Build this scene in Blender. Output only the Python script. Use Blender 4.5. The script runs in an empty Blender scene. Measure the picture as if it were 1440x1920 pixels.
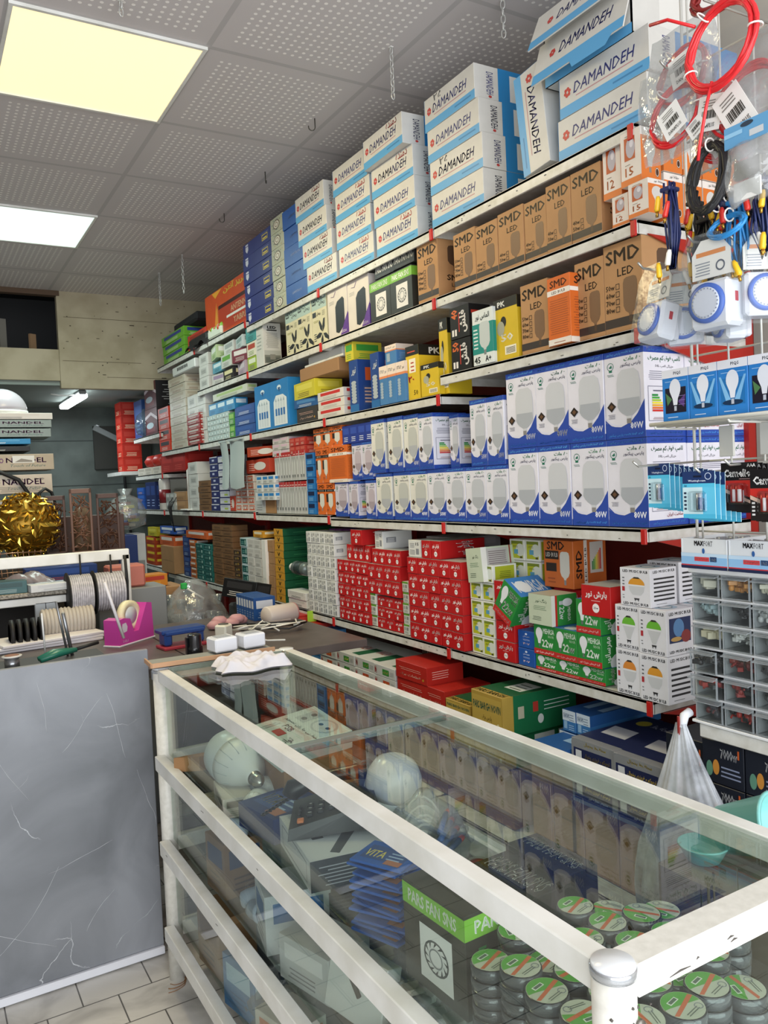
import bpy, math, random
from mathutils import Matrix, Vector
random.seed(7)
R = math.radians
C = bpy.context.scene.collection
SC = bpy.context.scene

# ---------------------------------------------------------------- camera, world, daylight, exposure
CAMH = 1.5
cd = bpy.data.cameras.new('camera'); cam = bpy.data.objects.new('camera', cd); C.objects.link(cam)
YAW, PITCH, ROLL = R(30.42), R(-2.07), R(-2.597)
cf = Vector((math.sin(YAW)*math.cos(PITCH), math.cos(YAW)*math.cos(PITCH), math.sin(PITCH)))
cr = Vector((math.cos(YAW), -math.sin(YAW), 0)); cu = cr.cross(cf)
r2 = cr*math.cos(ROLL)+cu*math.sin(ROLL); u2 = -cr*math.sin(ROLL)+cu*math.cos(ROLL)
m = Matrix((r2, u2, -cf)).transposed().to_4x4(); m.translation = Vector((0, 0, CAMH)); cam.matrix_world = m
cd.sensor_fit = 'VERTICAL'; cd.sensor_height = 24; cd.lens = 1514/1920*24; cd.clip_start = .05
SC.camera = cam
SC.view_settings.view_transform = 'Standard'; SC.view_settings.look = 'None'
SC.view_settings.gamma = 1; SC.view_settings.use_curve_mapping = False
SC.view_settings.exposure = 0.0
w = bpy.data.worlds.new('daylight'); SC.world = w; w.use_nodes = True
bg = w.node_tree.nodes['Background']; bg.inputs[0].default_value = (.88, .93, 1, 1); bg.inputs[1].default_value = 1.15
def area(name, loc, rot, sx, sy, power, col):
    l = bpy.data.lights.new(name, 'AREA'); l.shape = 'RECTANGLE'; l.size = sx; l.size_y = sy; l.energy = power; l.color = col
    o = bpy.data.objects.new(name, l); C.objects.link(o); o.location = loc; o.rotation_euler = rot; return o
# daylight entering through the open shop front behind the camera
area('shopfront_daylight', (-.1, -1.15, 1.55), (R(90), 0, 0), 3.9, 2.6, 124, (.95, .975, 1))

# ---------------------------------------------------------------- materials
MATS = {}
def lin(c):
    if isinstance(c, str):
        c = c.lstrip('#'); c = c if len(c) == 6 else ''.join(q*2 for q in c); c = [int(c[i:i+2], 16)/255 for i in (0, 2, 4)]
    return tuple(((x+.055)/1.055)**2.4 if x > .04045 else x/12.92 for x in c)+(1,)
def mat(name, col='#ffffff', rough=.5, metal=0, emit=0, noise=0, scale=20, bump=0, col2=None, alpha=None, spec=.5, coat=0):
    if name in MATS: return MATS[name]
    m = bpy.data.materials.new(name); m.use_nodes = True; nt = m.node_tree; p = nt.nodes['Principled BSDF']
    c = lin(col); p.inputs['Base Color'].default_value = c; p.inputs['Roughness'].default_value = rough
    p.inputs['Metallic'].default_value = metal; p.inputs['Specular IOR Level'].default_value = spec
    if coat: p.inputs['Coat Weight'].default_value = coat; p.inputs['Coat Roughness'].default_value = .12
    if emit: p.inputs['Emission Color'].default_value = c; p.inputs['Emission Strength'].default_value = emit
    if noise or bump:
        tc = nt.nodes.new('ShaderNodeTexCoord'); n = nt.nodes.new('ShaderNodeTexNoise'); n.inputs['Scale'].default_value = scale
        n.inputs['Detail'].default_value = 5; nt.links.new(tc.outputs['Object'], n.inputs['Vector'])
        if noise:
            r = nt.nodes.new('ShaderNodeValToRGB'); nt.links.new(n.outputs['Fac'], r.inputs[0])
            d = lin(col2) if col2 else tuple(x*(1-noise) for x in c[:3])+(1,)
            r.color_ramp.elements[0].color = d; r.color_ramp.elements[1].color = c
            r.color_ramp.elements[0].position = .35; r.color_ramp.elements[1].position = .62
            nt.links.new(r.outputs[0], p.inputs['Base Color'])
        if bump:
            b = nt.nodes.new('ShaderNodeBump'); b.inputs['Strength'].default_value = bump; b.inputs['Distance'].default_value = .01
            nt.links.new(n.outputs['Fac'], b.inputs['Height']); nt.links.new(b.outputs[0], p.inputs['Normal'])
    MATS[name] = m; return m
def clear(name, tint='#ffffff', gloss=.04, rough=.0, wr=0, thr=1.0, body=None, bodyfac=0):
    # thin clear sheet: straight-through light plus a fresnel reflection (bags, panes, blister packs)
    if name in MATS: return MATS[name]
    m = bpy.data.materials.new(name); m.use_nodes = True; nt = m.node_tree; nt.nodes.clear(); N = nt.nodes.new
    o = N('ShaderNodeOutputMaterial'); t = N('ShaderNodeBsdfTransparent'); t.inputs[0].default_value = lin(tint)
    g = N('ShaderNodeBsdfGlossy'); g.inputs['Roughness'].default_value = rough
    f0 = N('ShaderNodeLayerWeight'); f0.inputs[0].default_value = .5; f1 = N('ShaderNodeMath'); f1.operation = 'POWER'; f1.inputs[1].default_value = 4.2; nt.links.new(f0.outputs['Facing'], f1.inputs[0])
    f = N('ShaderNodeMath'); f.operation = 'MULTIPLY_ADD'; f.inputs[1].default_value = .62; f.inputs[2].default_value = .03; nt.links.new(f1.outputs[0], f.inputs[0])
    mx = N('ShaderNodeMixShader'); mu = N('ShaderNodeMath'); mu.operation = 'MULTIPLY_ADD'; mu.inputs[1].default_value = 1.5*thr; mu.inputs[2].default_value = gloss
    mu.use_clamp = True
    nt.links.new(f.outputs[0], mu.inputs[0]); nt.links.new(mu.outputs[0], mx.inputs[0])
    src = t.outputs[0]
    if body:
        d = N('ShaderNodeBsdfDiffuse'); d.inputs[0].default_value = lin(body); m2 = N('ShaderNodeMixShader'); m2.inputs[0].default_value = bodyfac
        nt.links.new(t.outputs[0], m2.inputs[1]); nt.links.new(d.outputs[0], m2.inputs[2]); src = m2.outputs[0]
        if wr:
            n = N('ShaderNodeTexNoise'); n.inputs['Scale'].default_value = 14; n.inputs['Detail'].default_value = 4
            mr = N('ShaderNodeMapRange'); mr.inputs[1].default_value = .35; mr.inputs[2].default_value = .75; mr.inputs[3].default_value = bodyfac*.5; mr.inputs[4].default_value = min(1, bodyfac*1.9)
            tc = N('ShaderNodeTexCoord'); nt.links.new(tc.outputs['Object'], n.inputs['Vector'])
            nt.links.new(n.outputs['Fac'], mr.inputs[0]); nt.links.new(mr.outputs[0], m2.inputs[0])
    nt.links.new(src, mx.inputs[1]); nt.links.new(g.outputs[0], mx.inputs[2]); nt.links.new(mx.outputs[0], o.inputs[0])
    if wr:
        tc = N('ShaderNodeTexCoord'); n = N('ShaderNodeTexNoise'); n.inputs['Scale'].default_value = 22; n.inputs['Detail'].default_value = 3
        b = N('ShaderNodeBump'); b.inputs['Strength'].default_value = wr; b.inputs['Distance'].default_value = .02
        nt.links.new(tc.outputs['Object'], n.inputs['Vector'])
        nt.links.new(n.outputs['Fac'], b.inputs['Height']); nt.links.new(b.outputs[0], g.inputs['Normal'])
    MATS[name] = m; return m
def flat(c, rough=.45, spec=.4): return mat('print_'+c.lstrip('#'), c, rough, spec=spec)
def MT(x): return x if not isinstance(x, str) else flat(x)

# ---------------------------------------------------------------- Persian shaping (presentation forms, right to left)
PF = {'ا': (0xFE8D, 0), 'آ': (0xFE81, 0), 'ب': (0xFE8F, 1), 'پ': (0xFB56, 1), 'ت': (0xFE95, 1), 'ث': (0xFE99, 1), 'ج': (0xFE9D, 1), 'چ': (0xFB7A, 1),
 'ح': (0xFEA1, 1), 'خ': (0xFEA5, 1), 'د': (0xFEA9, 0), 'ذ': (0xFEAB, 0), 'ر': (0xFEAD, 0), 'ز': (0xFEAF, 0), 'س': (0xFEB1, 1), 'ش': (0xFEB5, 1),
 'ص': (0xFEB9, 1), 'ض': (0xFEBD, 1), 'ط': (0xFEC1, 1), 'ع': (0xFEC9, 1), 'غ': (0xFECD, 1), 'ف': (0xFED1, 1), 'ق': (0xFED5, 1), 'ک': (0xFB8E, 1),
 'گ': (0xFB92, 1), 'ل': (0xFEDD, 1), 'م': (0xFEE1, 1), 'ن': (0xFEE5, 1), 'و': (0xFEED, 0), 'ه': (0xFEE9, 1), 'ی': (0xFBFC, 1)}
def shape(s):
    out = []
    for i, ch in enumerate(s):
        if ch not in PF: out.append(ch); continue
        base, dual = PF[ch]
        pj = i > 0 and s[i-1] in PF and PF[s[i-1]][1]; nj = dual and i+1 < len(s) and s[i+1] in PF
        out.append(chr(base+(3 if pj and nj else 2 if nj else 1 if pj else 0)))
    # digits keep their own left-to-right order
    res, dg = [], []
    for ch in reversed(out):
        if ch.isdigit(): dg.insert(0, ch)
        else: res += dg; dg = []; res.append(ch)
    return ''.join(res+dg)
GL = {}
def glyphs(s, bold=0, shear=0):
    k = (s, bold, shear)
    if k not in GL:
        t = shape(s) if any('\u0600' <= c <= '\u06ff' for c in s) else s
        cu_ = bpy.data.curves.new('t', 'FONT'); cu_.body = t; cu_.resolution_u = 1; cu_.shear = shear; cu_.fill_mode = 'FRONT'
        o = bpy.data.objects.new('t', cu_); C.objects.link(o); bpy.context.view_layer.update()
        me = bpy.data.meshes.new_from_object(o.evaluated_get(bpy.context.evaluated_depsgraph_get()))
        V = [(v.co.x, v.co.y) for v in me.vertices]; F = [tuple(p.vertices) for p in me.polygons]
        bpy.data.objects.remove(o); bpy.data.curves.remove(cu_); bpy.data.meshes.remove(me)
        if not V: V, F = [(0, 0), (1, 0), (1, 1)], [(0, 1, 2)]
        if bold:
            n = len(V); q = bold*1.1; V = [(a+dx, b+dy) for dx, dy in ((-q, q), (q, -q), (q, q)) for a, b in V]; F = [tuple(i+n*k for i in f_) for k in range(3) for f_ in F]
        x0 = min(v[0] for v in V); x1 = max(v[0] for v in V); y0 = min(v[1] for v in V); y1 = max(v[1] for v in V)
        GL[k] = ([((a-x0)/max(x1-x0, 1e-6), (b-y0)/max(y1-y0, 1e-6)) for a, b in V], F, (x1-x0)/max(y1-y0, 1e-6))
    return GL[k]

# ---------------------------------------------------------------- mesh builder
class MB:
    def __init__(s): s.v = []; s.f = []; s.mi = []; s.sm = []; s.mats = []; s.M = None
    def idx(s, m):
        m = MT(m)
        if m not in s.mats: s.mats.append(m)
        return s.mats.index(m)
    def add(s, V, F, m, smooth=False):
        b = len(s.v); i = s.idx(m)
        if s.M is not None: V = [s.M @ Vector(v) for v in V]
        s.v += [tuple(v) for v in V]; s.f += [tuple(b+k for k in f) for f in F]; s.mi += [i]*len(F); s.sm += [smooth]*len(F)
        return s
    def box(s, c, d, m, bev=0, rz=0):
        x, y, z = d[0]/2, d[1]/2, d[2]/2; b = min(bev, x*.45, y*.45, z*.45)
        if b <= 0:
            V = [(i*x, j*y, k*z) for i in (-1, 1) for j in (-1, 1) for k in (-1, 1)]
            F = [(0, 1, 3, 2), (4, 6, 7, 5), (0, 4, 5, 1), (2, 3, 7, 6), (0, 2, 6, 4), (1, 5, 7, 3)]
        else:
            V = []
            for i in (-1, 1):
                for j in (-1, 1):
                    for k in (-1, 1): V += [(i*x, j*(y-b), k*(z-b)), (i*(x-b), j*y, k*(z-b)), (i*(x-b), j*(y-b), k*z)]
            n = lambda i, j, k, a: ((i+1)//2*4+(j+1)//2*2+(k+1)//2)*3+a
            F = []
            for i in (-1, 1):
                q = [n(i, -1, -1, 0), n(i, 1, -1, 0), n(i, 1, 1, 0), n(i, -1, 1, 0)]; F.append(tuple(q if i > 0 else q[::-1]))
                q = [n(-1, i, -1, 1), n(-1, i, 1, 1), n(1, i, 1, 1), n(1, i, -1, 1)]; F.append(tuple(q if i > 0 else q[::-1]))
                q = [n(-1, -1, i, 2), n(1, -1, i, 2), n(1, 1, i, 2), n(-1, 1, i, 2)]; F.append(tuple(q if i > 0 else q[::-1]))
                for j in (-1, 1):
                    q = [n(i, j, -1, 0), n(i, j, -1, 1), n(i, j, 1, 1), n(i, j, 1, 0)]; F.append(tuple(q if i*j > 0 else q[::-1]))
                    q = [n(i, -1, j, 0), n(i, 1, j, 0), n(i, 1, j, 2), n(i, -1, j, 2)]; F.append(tuple(q if i*j > 0 else q[::-1]))
                    q = [n(-1, i, j, 1), n(-1, i, j, 2), n(1, i, j, 2), n(1, i, j, 1)]; F.append(tuple(q if i*j > 0 else q[::-1]))
                    for k in (-1, 1):
                        q = [n(i, j, k, 0), n(i, j, k, 1), n(i, j, k, 2)]; F.append(tuple(q if i*j*k > 0 else q[::-1]))
        cz, sz = math.cos(rz), math.sin(rz)
        return s.add([(c[0]+a*cz-b_*sz, c[1]+a*sz+b_*cz, c[2]+e) for a, b_, e in V], F, m)
    def tube(s, P, r, m, n=8, closed=False, cap=True):
        P = [Vector(p) for p in P]; L = len(P); V = []; F = []
        rr = r if isinstance(r, (list, tuple)) else [r]*L
        up = None
        for i, p in enumerate(P):
            a = P[(i-1) % L] if closed or i > 0 else p; b = P[(i+1) % L] if closed or i < L-1 else p
            t = (b-a); t = t.normalized() if t.length > 1e-9 else Vector((0, 0, 1))
            if up is None: up = Vector((0, 0, 1)) if abs(t.z) < .9 else Vector((1, 0, 0))
            x = t.cross(up); x = x.normalized() if x.length > 1e-6 else t.orthogonal().normalized(); up = x.cross(t).normalized()
            for k in range(n): an = 2*math.pi*k/n; V.append(p+(x*math.cos(an)+up*math.sin(an))*rr[i])
        for i in range(L if closed else L-1):
            j = (i+1) % L
            for k in range(n): F.append((i*n+k, i*n+(k+1) % n, j*n+(k+1) % n, j*n+k))
        if cap and not closed: F += [tuple(range(n))[::-1], tuple((L-1)*n+k for k in range(n))]
        return s.add(V, F, m, True)
    def lathe(s, prof, m, n=24, c=(0, 0, 0), smooth=True):
        V = []; F = []
        for r_, z in prof:
            for k in range(n): a = 2*math.pi*k/n; V.append((c[0]+r_*math.cos(a), c[1]+r_*math.sin(a), c[2]+z))
        for i in range(len(prof)-1):
            for k in range(n): F.append((i*n+k, i*n+(k+1) % n, (i+1)*n+(k+1) % n, (i+1)*n+k))
        F.append(tuple(range(n))[::-1]); F.append(tuple((len(prof)-1)*n+k for k in range(n)))
        return s.add(V, F, m, smooth)
    def prism(s, poly, z0, z1, m):
        n = len(poly); V = [(x, y, z0) for x, y in poly]+[(x, y, z1) for x, y in poly]
        return s.add(V, [tuple(range(n))[::-1], tuple(range(n, 2*n))]+[(k, (k+1) % n, (k+1) % n+n, k+n) for k in range(n)], m)
    def sheet(s, nx, ny, fn, m, thick=0):
        V = [fn(i/nx, j/ny) for j in range(ny+1) for i in range(nx+1)]
        F = [(j*(nx+1)+i, j*(nx+1)+i+1, (j+1)*(nx+1)+i+1, (j+1)*(nx+1)+i) for j in range(ny) for i in range(nx)]
        return s.add(V, F, m, True)
    # --- printing on a flat face: frame = origin (lower left), u, v directions and size
    def frame(s, o, u, v, w, h): s.o = Vector(o); s.u = Vector(u); s.vv = Vector(v); s.n = s.u.cross(s.vv); s.w = w; s.h = h; s.lay = 0; return s
    def uv(s, P, F, m):
        s.lay += 1; off = s.n*(.0002+.00006*s.lay)
        return s.add([s.o+s.u*(a*s.w)+s.vv*(b*s.h)+off for a, b in P], F, m)
    def rect(s, x0, y0, x1, y1, m): return s.uv([(x0, y0), (x1, y0), (x1, y1), (x0, y1)], [(0, 1, 2, 3)], m)
    def poly(s, P, m): return s.uv(P, [tuple(range(len(P)))], m)
    def ell(s, cx, cy, rx, ry, m, n=20, a0=0, a1=360):
        return s.uv([(cx+rx*math.cos(R(a0+(a1-a0)*k/n)), cy+ry*math.sin(R(a0+(a1-a0)*k/n))) for k in range(n)], [tuple(range(n))], m)
    def ring(s, cx, cy, rx, ry, m, t=.15, n=20):
        P = [(cx+rx*q*math.cos(2*math.pi*k/n), cy+ry*q*math.sin(2*math.pi*k/n)) for q in (1, 1-t) for k in range(n)]
        return s.uv(P, [(k, (k+1) % n, n+(k+1) % n, n+k) for k in range(n)], m)
    def frm(s, x0, y0, x1, y1, t, m):
        tx = t; ty = t*s.w/s.h
        for a in ((x0, y0, x1, y0+ty), (x0, y1-ty, x1, y1), (x0, y0, x0+tx, y1), (x1-tx, y0, x1, y1)): s.rect(*a, m)
        return s
    def text(s, t, x0, y0, x1, y1, m, bold=.012, shear=0, rot=0, fit=True):
        V, F, asp = glyphs(t, bold, shear)
        if not fit:   # keep the letters' own proportions inside the given box, centred
            W = (x1-x0)*s.w; H = (y1-y0)*s.h
            if rot in (90, -90): W, H = H, W
            k = min(W/asp, H); ww, hh = k*asp/W, k/H
            V = [(.5+(a-.5)*ww, .5+(b-.5)*hh) for a, b in V]
        if rot == 90: V = [(1-b, a) for a, b in V]
        if rot == -90: V = [(b, 1-a) for a, b in V]
        if rot == 180: V = [(1-a, 1-b) for a, b in V]
        return s.uv([(x0+a*(x1-x0), y0+b*(y1-y0)) for a, b in V], F, m)
    def lines(s, x0, y0, x1, y1, n, m, fill=.35, ragged=.25):
        V = []; F = []; h = (y1-y0)/n; rn = random.Random(n*7+int(x0*100))
        for k in range(n):
            a = x0+(x1-x0)*ragged*rn.random()*.5; b = x1-(x1-x0)*ragged*rn.random()*.5; y = y0+h*k; q = len(V)
            V += [(a, y), (b, y), (b, y+h*fill), (a, y+h*fill)]; F.append((q, q+1, q+2, q+3))
        return s.uv(V, F, m)
    def energy(s, x0, y0, x1, y1, bgm='#f4f4f4', vert=False):
        if bgm: s.rect(x0, y0, x1, y1, bgm)
        cols = ['#1d8a3c', '#43a63e', '#a8c93a', '#f0df3a', '#efb030', '#e5702a', '#cf2a24']; n = 7
        for k, c in enumerate(cols):
            L = .35+.5*k/6
            if vert: s.rect(x0+(x1-x0)*(.15+.1*k), y0+(y1-y0)*.1, x0+(x1-x0)*(.15+.1*k+.08), y0+(y1-y0)*(.1+L*.8), c)
            else: yy = y1-(y1-y0)*(.12+.11*k); s.rect(x0+(x1-x0)*.1, yy-(y1-y0)*.08, x0+(x1-x0)*(.1+L*.75), yy, c)
        return s
    def bulb(s, cx, cy, w, h, m='#dadada', base='#8d8d90', kind='T'):
        if kind == 'T': P = [(-.5, .05), (-.5, .38), (-.42, .47), (-.25, .5), (.25, .5), (.42, .47), (.5, .38), (.5, .05), (.5, -.12), (.36, -.24), (.14, -.3), (.1, -.36), (-.1, -.36), (-.14, -.3), (-.36, -.24), (-.5, -.12)]
        else: P = [(math.cos(R(a))*.5, .2+.3*math.sin(R(a))) for a in range(-35, 216, 18)]+[(-.24, -.12), (-.17, -.32), (.17, -.32), (.24, -.12)]
        s.poly([(cx+a*w, cy+b*h) for a, b in P], m)
        s.rect(cx-.11*w, cy-.5*h, cx+.11*w, cy-.35*h, base)
        return s
    def mesh(s, name):
        me = bpy.data.meshes.new(name); me.from_pydata(s.v, [], s.f)
        for m_ in s.mats: me.materials.append(m_)
        me.polygons.foreach_set('material_index', s.mi); me.polygons.foreach_set('use_smooth', s.sm)
        me.validate(); me.update(); return me
    def build(s, name, parent=None, loc=(0, 0, 0), rz=0, label=None, cat=None, group=None, kind=None):
        return place(s.mesh(name), name, loc, rz, label, cat, group, parent, kind)
def place(me, name, loc=(0, 0, 0), rz=0, label=None, cat=None, group=None, parent=None, kind=None, rot=None):
    o = bpy.data.objects.new(name, me); C.objects.link(o); o.location = loc; o.rotation_euler = rot if rot else (0, 0, rz)
    if parent: o.parent = parent
    if label: o['label'] = label
    if cat: o['category'] = cat
    if group: o['group'] = group
    if kind: o['kind'] = kind
    return o
def empty(name, loc, label, cat, group=None, rz=0, rot=None): return place(None, name, loc, rz, label, cat, group, rot=rot)
ORD = ['', 'first', 'second', 'third', 'fourth', 'fifth', 'sixth', 'seventh', 'eighth', 'ninth', 'tenth', 'eleventh', 'twelfth', 'thirteenth']

# ---------------------------------------------------------------- survey helpers: the shelf fronts stand on vertical planes x = X, running along y
def project(x, y, z):
    v = Vector((x, y, z-CAMH)); d = v.dot(cf); return 720+1514*v.dot(r2)/d, 960-1514*v.dot(u2)/d
def ypx(px, z, X=1.62):
    a, b = .3, 30.
    for _ in range(50):
        c_ = (a+b)/2
        if project(X, c_, z)[0] > px: a = c_
        else: b = c_
    return (a+b)/2
def zpx(py, y, X=1.62):
    a, b = 0., 3.2
    for _ in range(40):
        c_ = (a+b)/2
        if project(X, y, c_)[1] > py: a = c_
        else: b = c_
    return (a+b)/2
def hit(ax, val, px, py):
    d = cf+r2*((px-720)/1514)+u2*((960-py)/1514); o = Vector((0, 0, CAMH)); return o+d*((val-o[ax])/d[ax])

# ================================================================ THE SETTING
M_rail = mat('white_enamel', '#e4e4e0', .35, noise=.12, scale=9, col2='#d3d2ca')
M_rail2 = mat('worn_white_enamel', '#dcdad2', .4, noise=.3, scale=60, col2='#cfcdc4')
M_lip = mat('shelf_enamel', '#d9d8d3', .4, noise=.15, scale=30, col2='#c6c4bb')
M_red = mat('red_shelf_steel', '#a51f14', .4)
M_redclip = mat('red_plastic_clip', '#c01c16', .4)
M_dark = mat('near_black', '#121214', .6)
M_wall = mat('grey_block_wall', '#626a66', .85, noise=.4, scale=3, bump=.3)
M_plas = mat('cream_plaster', '#b3a88f', .8, noise=.35, scale=5, col2='#a1967c')
M_soff = mat('soffit_paint', '#8b958f', .8)
def tilemat():
    m = bpy.data.materials.new('perforated_ceiling_tile'); m.use_nodes = True; nt = m.node_tree; p = nt.nodes['Principled BSDF']; N = nt.nodes.new; L = nt.links.new
    tc = N('ShaderNodeTexCoord'); sep = N('ShaderNodeSeparateXYZ'); L(tc.outputs['Object'], sep.inputs[0])
    def mth(op, a, b=None, c=None):
        n = N('ShaderNodeMath'); n.operation = op
        for i, q in enumerate((a, b, c)):
            if q is None: continue
            if isinstance(q, (int, float)): n.inputs[i].default_value = q
            else: L(q, n.inputs[i])
        return n.outputs[0]
    def ax(o, off):
        t = mth('FRACT', mth('MULTIPLY_ADD', o, 1/.6, off)); s_ = mth('MULTIPLY', t, 21)
        c_ = mth('SUBTRACT', mth('FRACT', s_), .5)
        ins = mth('LESS_THAN', mth('ABSOLUTE', mth('SUBTRACT', t, .5)), 8.5/21)
        return t, c_, ins
    tx, cx, ix = ax(sep.outputs[0], -.335/.6+10); ty, cy, iy = ax(sep.outputs[1], -2.6/.6+10)
    d = mth('SQRT', mth('ADD', mth('MULTIPLY', cx, cx), mth('MULTIPLY', cy, cy)))
    dot = mth('MULTIPLY', mth('MULTIPLY', mth('LESS_THAN', d, .21), ix), iy)
    ex = mth('GREATER_THAN', mth('ABSOLUTE', mth('SUBTRACT', tx, .5)), .484); ey = mth('GREATER_THAN', mth('ABSOLUTE', mth('SUBTRACT', ty, .5)), .484)
    edge = mth('MAXIMUM', ex, ey)
    mx = N('ShaderNodeMix'); mx.data_type = 'RGBA'; L(dot, mx.inputs[0]); mx.inputs[6].default_value = lin('#c9c3c3'); mx.inputs[7].default_value = lin('#f6f2ee')
    m2 = N('ShaderNodeMix'); m2.data_type = 'RGBA'; L(edge, m2.inputs[0]); L(mx.outputs[2], m2.inputs[6]); m2.inputs[7].default_value = lin('#b5b1b1')
    L(m2.outputs[2], p.inputs['Base Color']); p.inputs['Roughness'].default_value = .55
    b = N('ShaderNodeBump'); b.inputs['Strength'].default_value = .5; b.inputs['Distance'].default_value = .004; L(dot, b.inputs['Height']); L(b.outputs[0], p.inputs['Normal'])
    return m
CZ = 2.96
def slab(name, x0, y0, z0, x1, y1, z1, m, kind='structure', parent=None, label=None, cat=None):
    return MB().box(((x0+x1)/2, (y0+y1)/2, (z0+z1)/2), (x1-x0, y1-y0, z1-z0), m).build(name, parent, kind=kind, label=label, cat=cat)
slab('ceiling', -2.3, -1.2, CZ, 2.3, 6.12, CZ+.1, tilemat())
# floor: marble tiles in running bond
def floormat():
    m = bpy.data.materials.new('marble_floor_tiles'); m.use_nodes = True; nt = m.node_tree; p = nt.nodes['Principled BSDF']; N = nt.nodes.new; L = nt.links.new
    tc = N('ShaderNodeTexCoord'); br = N('ShaderNodeTexBrick'); br.offset = .5; mp = N('ShaderNodeMapping'); L(tc.outputs['Object'], mp.inputs[0]); L(mp.outputs[0], br.inputs[0])
    mp.inputs['Location'].default_value = (.042, .065, 0)
    br.inputs['Scale'].default_value = 1; br.inputs['Brick Width'].default_value = .20; br.inputs['Row Height'].default_value = .15; br.inputs['Mortar Size'].default_value = .0022
    n = N('ShaderNodeTexNoise'); n.inputs['Scale'].default_value = 4; n.inputs['Detail'].default_value = 6; n.inputs['Distortion'].default_value = 1.5; L(tc.outputs['Object'], n.inputs[0])
    r = N('ShaderNodeValToRGB'); L(n.outputs['Fac'], r.inputs[0]); r.color_ramp.elements[0].color = lin('#a8a59f'); r.color_ramp.elements[1].color = lin('#cfccc5'); r.color_ramp.elements[0].position = .32; r.color_ramp.elements[1].position = .55
    mx = N('ShaderNodeMix'); mx.data_type = 'RGBA'; L(br.outputs['Fac'], mx.inputs[0]); L(r.outputs[0], mx.inputs[6]); mx.inputs[7].default_value = lin('#5d5a55')
    L(mx.outputs[2], p.inputs['Base Color']); p.inputs['Roughness'].default_value = .3
    return m
slab('floor', -2.3, -1.2, -.08, 2.3, 8.2, 0, floormat())
slab('wall_right', 2.14, -1.2, 0, 2.3, 8.2, 2.96, mat('right_wall_paint', '#b9b3a8', .8))
slab('wall_left', -2.3, -1.2, 0, -2.2, 8.2, 2.96, mat('left_wall_paint', '#9a978f', .8))
bk = MB().box((0, 7.72, 1.4), (4.6, .15, 2.96), M_wall)
for zz_ in (.4, .8, 1.2, 1.6, 2.0): bk.box((0, 7.644, zz_), (4.6, .004, .008), mat('wall_joint', '#3f4442', .9))
bk.build('wall_back', kind='structure')
slab('wall_back_panel', 1.47, 7.62, 1.74, 1.98, 7.645, 2.13, mat('dark_board', '#33332f', .8), label='dark square board on back wall')
# mezzanine front: plaster board, opening on its left with a low parapet
slab('floor_mezzanine', -2.3, 6.16, 2.30, 2.3, 7.7, 2.42, M_soff)
def plaster():
    b = MB().box((1.56, 6.14, 2.62), (1.16, .06, .69), M_plas)
    rn = random.Random(3)
    for k in range(46):
        x = 1.0+rn.random()*1.05; z = 2.3+rn.random()*.62; s_ = .003+rn.random()*.006
        b.box((x, 6.108, z), (s_*rn.choice((1, 1, 4)), .003, s_*.7), mat('plaster_chip', '#4c4234', .9))
    for z, x0, x1 in ((2.78, 1.02, 2.1), (2.47, 1.0, 1.55), (2.36, 1.3, 1.9)): b.box(((x0+x1)/2, 6.109, z), (x1-x0, .002, .003), mat('plaster_crack', '#6b604c', .9))
    return b
plaster().build('wall_mezzanine_front', kind='structure')
slab('wall_mezzanine_parapet', -2.3, 6.13, 2.33, .98, 6.2, 2.55, M_plas)
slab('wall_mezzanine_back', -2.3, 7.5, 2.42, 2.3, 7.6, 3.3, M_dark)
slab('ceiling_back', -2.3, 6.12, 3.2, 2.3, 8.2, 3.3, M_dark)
slab('trim_mezzanine_beam', -2.3, 6.1, 2.925, 1.0, 6.16, 2.96, mat('brown_beam', '#5a4636', .8))
# stored timber on the mezzanine
for k, (x, h, c) in enumerate(((.25, .34, '#6d6a64'), (.42, .46, '#8a867c'), (.66, .40, '#77736a'), (.86, .3, '#9a7a59'))):
    MB().box((0, 0, h/2), (.05, .02, h), mat('stored_board_%d' % k, c, .8)).build('wooden_plank', None, (x, 6.5, 2.42), R(10*k), 'narrow %s plank standing upright in the dark mezzanine opening' % ['grey', 'light grey', 'dark grey', 'brown'][k], 'plank')
MB().box((0, 0, .12), (.2, .12, .24), mat('red_dark', '#6d1a16', .6), .01).build('storage_box', None, (.42, 6.9, 2.42), .2, 'dark red box stored at the back of the mezzanine opening', 'box')

# ceiling light panels
def lightpanel(x, y, col, warm, power):
    n = 'warm yellow' if warm else 'cool white'
    t = empty('ceiling_light', (x, y, CZ), 'square %s LED panel set flush in the perforated ceiling' % n, 'light', 'LED ceiling panels')
    f = MB()
    for a in ((0, -.293, .6, .012), (0, .293, .6, .012), (-.293, 0, .012, .574), (.293, 0, .012, .574)): f.box((a[0], a[1], -.004), (a[2], a[3], .012), M_rail)
    f.build('frame', t)
    MB().box((0, 0, -.003), (.575, .575, .006), mat('lit_panel_'+n.replace(' ', '_'), col, .5, emit=.98 if warm else 1.05)).build('diffuser', t)
    area('ceiling_light_glow', (x, y, CZ-.02), (0, 0, 0), .56, .56, power, lin(col)[:3])
lightpanel(.635, 2.90, '#ffebb6', True, 24)
lightpanel(.635, 4.70, '#e6fdf4', False, 20)
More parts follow.
